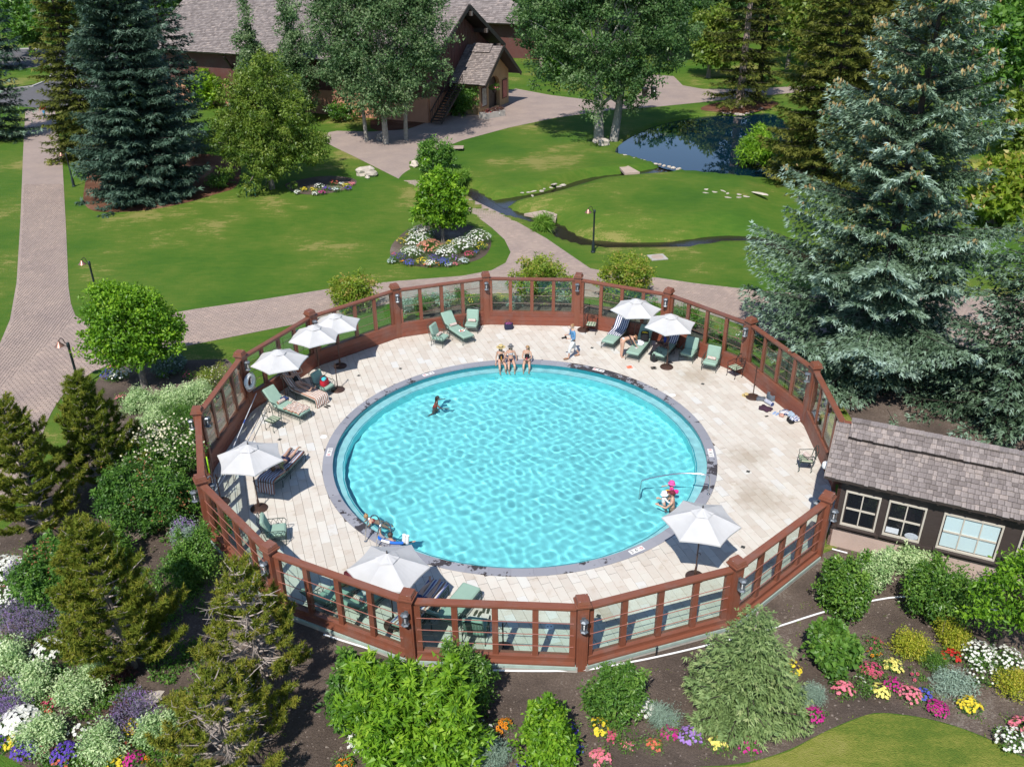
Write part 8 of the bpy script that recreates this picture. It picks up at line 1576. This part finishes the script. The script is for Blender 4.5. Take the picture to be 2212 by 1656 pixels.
    for c in clothes:
        kind, mt = c[0], c[1]; e = .013
        if kind == 'swimsuit': cv = [(pel - sp * .045, (.128, .112)), (pel + sp * .02, (.138, .115)), (waist, (.112, .098)), (chest, (.137, .112)), (pel + sp * .40, (.10, .085))]
        elif kind == 'top': cv = [(pel + sp * .25, (.125, .104)), (chest, (.14, .114)), (pel + sp * .40, (.11, .09))]
        elif kind == 'brief': cv = [(pel - sp * .05, (.128, .112)), (pel + sp * .02, (.14, .118)), (pel + sp * .09, (.125, .108))]
        elif kind == 'highbrief': cv = [(pel - sp * .05, (.128, .112)), (pel + sp * .02, (.14, .118)), (waist, (.115, .10))]
        elif kind == 'shirt': cv = [(pel - sp * .0, (.15, .125)), (waist, (.135, .115)), (chest, (.15, .122)), (pel + sp * .44, (.10, .08)), (ntop + nk * .015, (.065, .06))]
        elif kind in ('shorts', 'trousers', 'capri'): cv = [(pel + sp * .10, (.128, .115)), (pel, (.145, .125))]
        ce = [(i, i + 1) for i in range(len(cv) - 1)]
        if kind == 'shirt':
            lng = c[2] if len(c) > 2 else 1
            for key in 'lr':
                i = len(cv); sh, el, wr = J[key + 'sh'], J[key + 'el'], J[key + 'wr']; cv += [(sh, .066), (sh.lerp(el, .6), .055)] + ([(el, .050), (el.lerp(wr, .5), .046)] if lng else []); ce += [(3, i)] + [(i + j, i + j + 1) for j in range(len(cv) - i - 1)]
        if kind in ('shorts', 'trousers', 'capri'):
            for key in 'lr':
                i = len(cv); hp, kn, an = J[key + 'hp'], J[key + 'kn'], J[key + 'an']; cv += [(hp, .112), (hp.lerp(kn, .55), .096)] + ([(kn, .076), (kn.lerp(an, .55), .07)] if kind != 'shorts' else []) + ([(kn.lerp(an, .95), .06)] if kind == 'trousers' else []); ce += [(1, i)] + [(i + j, i + j + 1) for j in range(len(cv) - i - 1)]
        link(kind, grow([(tuple(v[0] * k), tuple(q * k for q in v[1]) if isinstance(v[1], tuple) else v[1] * k) for v in cv], ce, kind, mt), T)
    if hat:
        hme = hat; o = link('hat', hme, T, tuple((hm + nk * .045) * k)); o.rotation_mode = 'QUATERNION'; o.rotation_quaternion = V3(0, 0, 1).rotation_difference((nk - fw * .15).normalized())
    if pose.get('shoes'):
        for key in 'lr': b = MB(); p = J[key + 'ft']; b.ell(tuple(p * k), (.15 * k, .055 * k, .035 * k), 10, 5, Matrix.Rotation(math.atan2(J[key + 'fd'].y, J[key + 'fd'].x), 3, 'Z')); link('shoe', b.mesh('shoe', pose['shoes'], True), T)
    if wet:
        for c in T.children: c.cycles.is_caustics_receiver = True
    T['J'] = 0; del T['J']
    return T, {a: v * k for a, v in J.items()}
SITL = dict(lleg=((1, .12, -.1), (.15, 0, -1)), rleg=((1, -.12, -.1), (.15, 0, -1)), lfoot=(1, 0, -.5), rfoot=(1, 0, -.5))
world_upd()
hat1 = hatmesh(.21, .12, STRAW); hat2 = hatmesh(.15, .13, simple('grey_felt', C3(.17, .165, .17), .9))
# three women on the back edge of the pool, feet in the water
def edge(px): g = G(px, 777, 0); a = math.atan2(g.y - CY, g.x - CX); return Vector((CX + 7.24 * math.cos(a), CY + 7.24 * math.sin(a), .0))
P1 = dict(SITL, pelvis=(0, 0, .12), spine=(-.05, 0, 1), larm=((.15, .25, -1), (.9, -.5, .1)), rarm=((-.1, -.25, -1), (.6, -.1, -1)), neck=(.1, 0, 1))
figure('woman in a black swimsuit and wide straw hat sitting on the pool edge', edge(1081), -80, 'fair', P1, 1.66, 'long', (.12, .06, .03), (('swimsuit', BLK),), hat1, wet=True)
P2 = dict(SITL, pelvis=(0, 0, .12), spine=(-.08, 0, 1), larm=((-.1, .35, -1), (-.1, .1, -1)), rarm=((.2, -.5, -.9), (.9, .3, .35)), neck=(.15, 0, 1))
figure('woman in grey top and grey hat sitting in the middle on the pool edge', edge(1103), -85, 'fair', P2, 1.68, 'long', (.22, .12, .06), (('top', cloth('greytop', C3(.35, .38, .44))), ('highbrief', cloth('ink', C3(.015, .018, .04)))), hat2, wet=True)
P3 = dict(SITL, pelvis=(0, 0, .12), spine=(-.03, 0, 1), larm=((.3, .2, -1), (.8, -.6, .1)), rarm=((.3, -.2, -1), (.8, .6, .1)), neck=(.1, .1, 1), face=(1, -.3, -.1))
figure('long haired woman in a black swimsuit sitting apart on the pool edge', edge(1139), -95, 'fair', P3, 1.66, 'long', (.30, .18, .08), (('swimsuit', BLK),), wet=True)
b = MB(); b.lathe([(.025, 0), (.032, .1), (.028, .1), (.02, .01)], n=10); p = edge(1139); o = b.build('drink', simple('red_drink', C3(.5, .03, .06), .2)); o.location = p + V3(-.02, -.34, .30); tag(o, 'red drink held by the woman sitting apart', 'drink'); b = MB(); b.lathe([(.025, 0), (.03, .13), (.012, .17), (.012, .2)], n=10); p = edge(1081); o = b.build('drink', simple('amber_drink', C3(.45, .2, .03), .2)); o.location = p + V3(.02, -.36, .33); tag(o, 'amber bottle held by the woman in the straw hat', 'drink')
# photographer
PW = dict(pelvis=(0, 0, .88), spine=(.08, 0, 1), lleg=((.55, 0, -1), (.1, 0, -1)), rleg=((-.3, 0, -1), (-.65, 0, -1)), lfoot=(1, 0, .05), rfoot=(1, 0, -.55), larm=((.05, .2, -1), (.9, -.35, .05)), rarm=((-.15, -.35, -1), (.85, .3, .1)), neck=(.12, 0, 1), shoes=simple('sandal_brown', C3(.25, .12, .06), .6))
g = G(1237, 772, 0); figure('person with camera in a blue denim shirt and white trousers walking on the deck', g + V3(0, 0, .02), 202, 'fair', PW, 1.74, 'bun', (.30, .17, .08), (('shirt', DEN), ('capri', WHT)), girl=False)
T = thing('camera_body', 'black camera with long lens held by the walking person', 'camera', g + V3(-.36, -.22, 1.14), R(202)); b = MB(); b.rbox((0, 0, 0), (.07, .14, .1), .02); b.box((0, 0, .06), (.05, .06, .03)); b.build('body', BLK, T); b = MB(); b.lathe([(.035, 0), (.04, .03), (.04, .12), (.045, .16), (.038, .165)], (.03, 0, 0), 12, (1, 0, 0)); b.build('lens', IRONB, T)
# bending woman
PB = dict(pelvis=(0, 0, .90), spine=(1, 0, .12), neck=(1, 0, -.1), face=(.2, 0, -1), larm=((.35, .1, -1), (.5, 0, -1)), rarm=((.5, -.1, -1), (.6, 0, -1)), lleg=((.05, 0, -1), (-.08, 0, -1)), rleg=((-.05, 0, -1), (-.08, 0, -1)), hairdir=(.3, 0, -1))
g = G(1344, 771, 0); figure('woman in white bikini bottoms bending over a rear lounger', g, 22, 'fair', PB, 1.66, 'long', (.22, .11, .05), (('top', BLK), ('brief', WHT)))
# cross-legged woman
PC = dict(pelvis=(0, 0, .10), spine=(.12, 0, 1), lleg=((.75, .75, .05), (-.25, -1, -.12)), rleg=((.75, -.75, .05), (-.1, 1, -.12)), lfoot=(.2, -1, 0), rfoot=(.2, 1, 0), larm=((.4, .1, -1), (.8, -.2, -.5)), rarm=((.4, -.1, -1), (.8, .2, -.5)), neck=(.3, 0, 1), face=(.9, 0, -.4))
figure('woman in a blue swimsuit sitting cross legged on a shaded lounger', onobj(L4, -.02, 0, .50), R(0) + (-150), 'dark', PC, 1.66, 'bun', (.03, .015, .01), (('swimsuit', cloth('royal', C3(.015, .04, .25))),))
# sunbather on her back
cb, sb_ = math.cos(BA), math.sin(BA)
PL = dict(pelvis=(0, 0, .0), spine=(-cb * .93, 0, sb_ * .85), neck=(-cb, 0, sb_ * 1.1), face=(sb_, -.2, cb), side=(0, 1, 0), lleg=((1, .12, .12), (1, -.05, -.12)), rleg=((1, -.08, .05), (1, .06, -.06)), lfoot=(.3, .2, 1), rfoot=(.3, -.1, 1), rarm=((-.3, -.8, .5), (-.8, .5, .3)), larm=((.3, .6, .1), (-.3, -.2, 1)))
figure('woman in a black swimsuit sunbathing on a striped towel, one arm behind her head', onobj(L6, -.38, 0, .60), -37, 'fair', PL, 1.66, 'long', (.12, .03, .015), (('swimsuit', BLK),))
# face down on the left lounger
PD = dict(pelvis=(0, 0, .0), spine=(-1, 0, .10), neck=(-1, 0, .25), face=(-.2, 0, -1), side=(0, -1, 0), lleg=((1, -.1, -.05), (1, -.12, .25)), rleg=((1, .1, -.05), (1, .12, .02)), lfoot=(.6, 0, -.5), rfoot=(.6, 0, -.6), larm=((-.6, -.8, -.1), (-1, .4, -.1)), rarm=((-.6, .8, -.1), (-1, -.4, -.1)))
figure('person in a yellow top and navy shorts lying face down on the left lounger', onobj(L7, -.08, 0, .60), 74, 'fair', PD, 1.72, 'short', (.15, .08, .04), (('shirt', cloth('mustard', C3(.30, .25, .10)), 0), ('shorts', cloth('navy', C3(.012, .015, .05)))), girl=False)
# lying behind the front post
PE = dict(pelvis=(0, 0, .0), spine=(-1, 0, .24), neck=(-1, 0, .3), face=(.2, 0, 1), lleg=((1, .12, .25), (1, -.02, -.2)), rleg=((1, -.12, .05), (1, .02, -.02)), lfoot=(.3, .3, 1), rfoot=(.3, -.3, 1), larm=((.5, .5, -.2), (1, -.2, .1)), rarm=((.5, -.5, -.2), (1, .2, .1)))
figure('sunbather in jeans shorts lying on a striped towel behind the front post', onobj(L10, -.22, 0, .57), 66, 'pale', PE, 1.74, 'short', (.08, .05, .03), (('shorts', cloth('jeans', C3(.03, .06, .14))),), girl=False)
# in the water
WS = -.1
PS = dict(pelvis=(0, 0, .92), spine=(.25, 0, 1), neck=(.2, 0, 1), face=(1, -.2, 0), larm=((.3, .8, -.3), (1, .4, -.2)), rarm=((.6, -.5, -.6), (1, -.3, .1)), lleg=((.4, 0, -1), (-.7, 0, -1)), rleg=((-.1, 0, -1), (-.8, 0, -.8)))
g = G(938, 874, WS); figure('dark haired swimmer in a coral swimsuit in the middle left of the pool', g + V3(0, 0, -1.18), 8, 'dark', PS, 1.62, 'long', (.02, .012, .01), (('swimsuit', cloth('coral', C3(.55, .06, .04))),), wet=True)
PS2 = dict(pelvis=(0, 0, .72), spine=(-.75, 0, .75), neck=(-.6, 0, 1), face=(-.6, 0, -.6), side=(0, -1, 0), larm=((-.6, -.2, -1), (-.4, .1, -1)), rarm=((-.6, .3, -1), (-.6, -.1, -1)), lleg=((.7, -.1, -.8), (.4, 0, -1)), rleg=((.7, .1, -.8), (.5, 0, -1)))
g = G(812, 1120, WS); figure('blonde swimmer in red leaning forward in the water beside the ladder', g + V3(.1, 0, -1.0), 15, 'fair', PS2, 1.64, 'bun', (.28, .17, .08), (('top', cloth('redsuit', C3(.5, .03, .03))),), wet=True)
PM = dict(pelvis=(0, 0, .90), spine=(.05, 0, 1), face=(1, 0, 0), larm=((.3, .95, .05), (.7, .6, .05)), rarm=((.3, -.95, .05), (.7, -.6, .05)), lleg=((.1, 0, -1), (0, 0, -1)), rleg=((-.1, 0, -1), (-.2, 0, -1)))
g = G(842, 1172, WS); figure('short haired man with his back to the fence leaning on a blue pool noodle', g + V3(0, .1, -1.42), 60, 'fair', PM, 1.78, 'short', (.05, .035, .03), (('shorts', cloth('navy', C3(.012, .015, .05))),), girl=False, wet=True)
T = thing('pool_float', 'blue and white pool float held by the man at the pool wall', 'pool float', g + V3(0, -.02, .14), R(-25)); b = MB(); b.tube(smoothline([(-.45, -.02, 0), (-.15, -.16, .04), (.2, -.14, .04), (.5, .05, 0)], 2), .05, 10); b.build('noodle', simple('blue_foam', C3(.01, .13, .55), .6), T, True); b = MB(); b.tube([(-.18, -.2, .07), (.14, -.19, .07)], .045, 10); b.build('white_sleeve', WHITEP, T, True)
for dx in (0, .13): b = MB(); b.tube([(.48 + dx, .12, -.02), (.50 + dx, .14, .28)], .062, 12); b.build('float_tube', WHITEP, T, True)
# man in maroon cap, child on his arm, second child floating
PF = dict(pelvis=(0, 0, .92), spine=(.05, 0, 1), face=(1, 0, 0), larm=((.7, .2, -.8), (1, -.2, .25)), rarm=((.7, -.2, -.8), (1, .2, .2)), lleg=((.1, 0, -1), (0, 0, -1)), rleg=((-.1, 0, -1), (-.1, 0, -1)))
cap = MB(); cap.ell((0, 0, 0), (.105, .098, .085), 14, 8); cap.prism([(.05, -.07), (.17, -.055), (.2, 0), (.17, .055), (.05, .07)], -.01, .004); capm = cap.mesh('cap', cloth('maroon', C3(.13, .015, .03)), True)
g = G(1453, 1092, WS); figure('man in a maroon cap standing in the pool beneath the front right umbrella', g + V3(0, 0, -1.16), 165, 'fair', PF, 1.78, 'short', (.05, .03, .02), (('shorts', BLK),), capm, girl=False, wet=True)
def cap2(col, nm): c = MB(); c.lathe([(.14, -.03), (.105, 0), (.10, .06), (.06, .09), (0, .095)], n=16); return c.mesh('sun_hat', cloth(nm, C3(*col)), True)
PK = dict(pelvis=(0, 0, .62), spine=(0, 0, 1), larm=((.4, .8, -.5), (.8, .2, -.2)), rarm=((.4, -.8, -.5), (.8, -.2, -.2)), lleg=((.6, .2, -1), (0, 0, -1)), rleg=((.3, -.2, -1), (-.2, 0, -1)))
g = G(1433, 1088, WS); figure('small child in white sun hat held by the man in the maroon cap', g + V3(0, 0, -.34), 20, 'pale', PK, 1.0, 'short', (.3, .2, .1), (('shirt', WHT),), cap2((.72, .72, .74), 'whitehat'), wet=True, name='child')
g = G(1450, 1063, WS); figure('small child in a pink sun hat with pink and yellow arm floats', g + V3(0, 0, -.38), 190, 'fair', PK, 1.0, 'short', (.1, .05, .03), (('shirt', cloth('pinkshirt', C3(.7, .05, .28)), 0),), cap2((.72, .10, .34), 'pinkhat'), wet=True, name='child')
for s, c_, lb in ((-1, (.75, .48, .03), 'yellow inflatable arm float on the child in the pink hat'), (1, (.72, .04, .25), 'pink inflatable arm float on the child in the pink hat')): b = MB(); b.lathe([(.05, -.06), (.085, -.04), (.09, .04), (.05, .06)], n=14); o = b.build('arm_float', simple('float' + str(s), C3(*c_), .3), None, True); o.location = g + V3(s * .15, -.10, .10); tag(o, lb, 'arm float')
# far walker
PWK = dict(pelvis=(0, 0, .88), spine=(.03, 0, 1), lleg=((.45, 0, -1), (.2, 0, -1)), rleg=((-.3, 0, -1), (-.6, 0, -1)), rfoot=(1, 0, -.5), larm=((-.3, .2, -1), (.2, 0, -1)), rarm=((.3, -.2, -1), (.8, .1, -.7)), shoes=BLK)
g = G(99, 258); figure('distant walker in a red shirt and blue trousers on the brick path', g, -100, 'fair', PWK, 1.72, 'short', (.04, .03, .02), (('shirt', cloth('redshirt', C3(.55, .03, .04))), ('trousers', cloth('bluepants', C3(.05, .25, .50)))), girl=False)
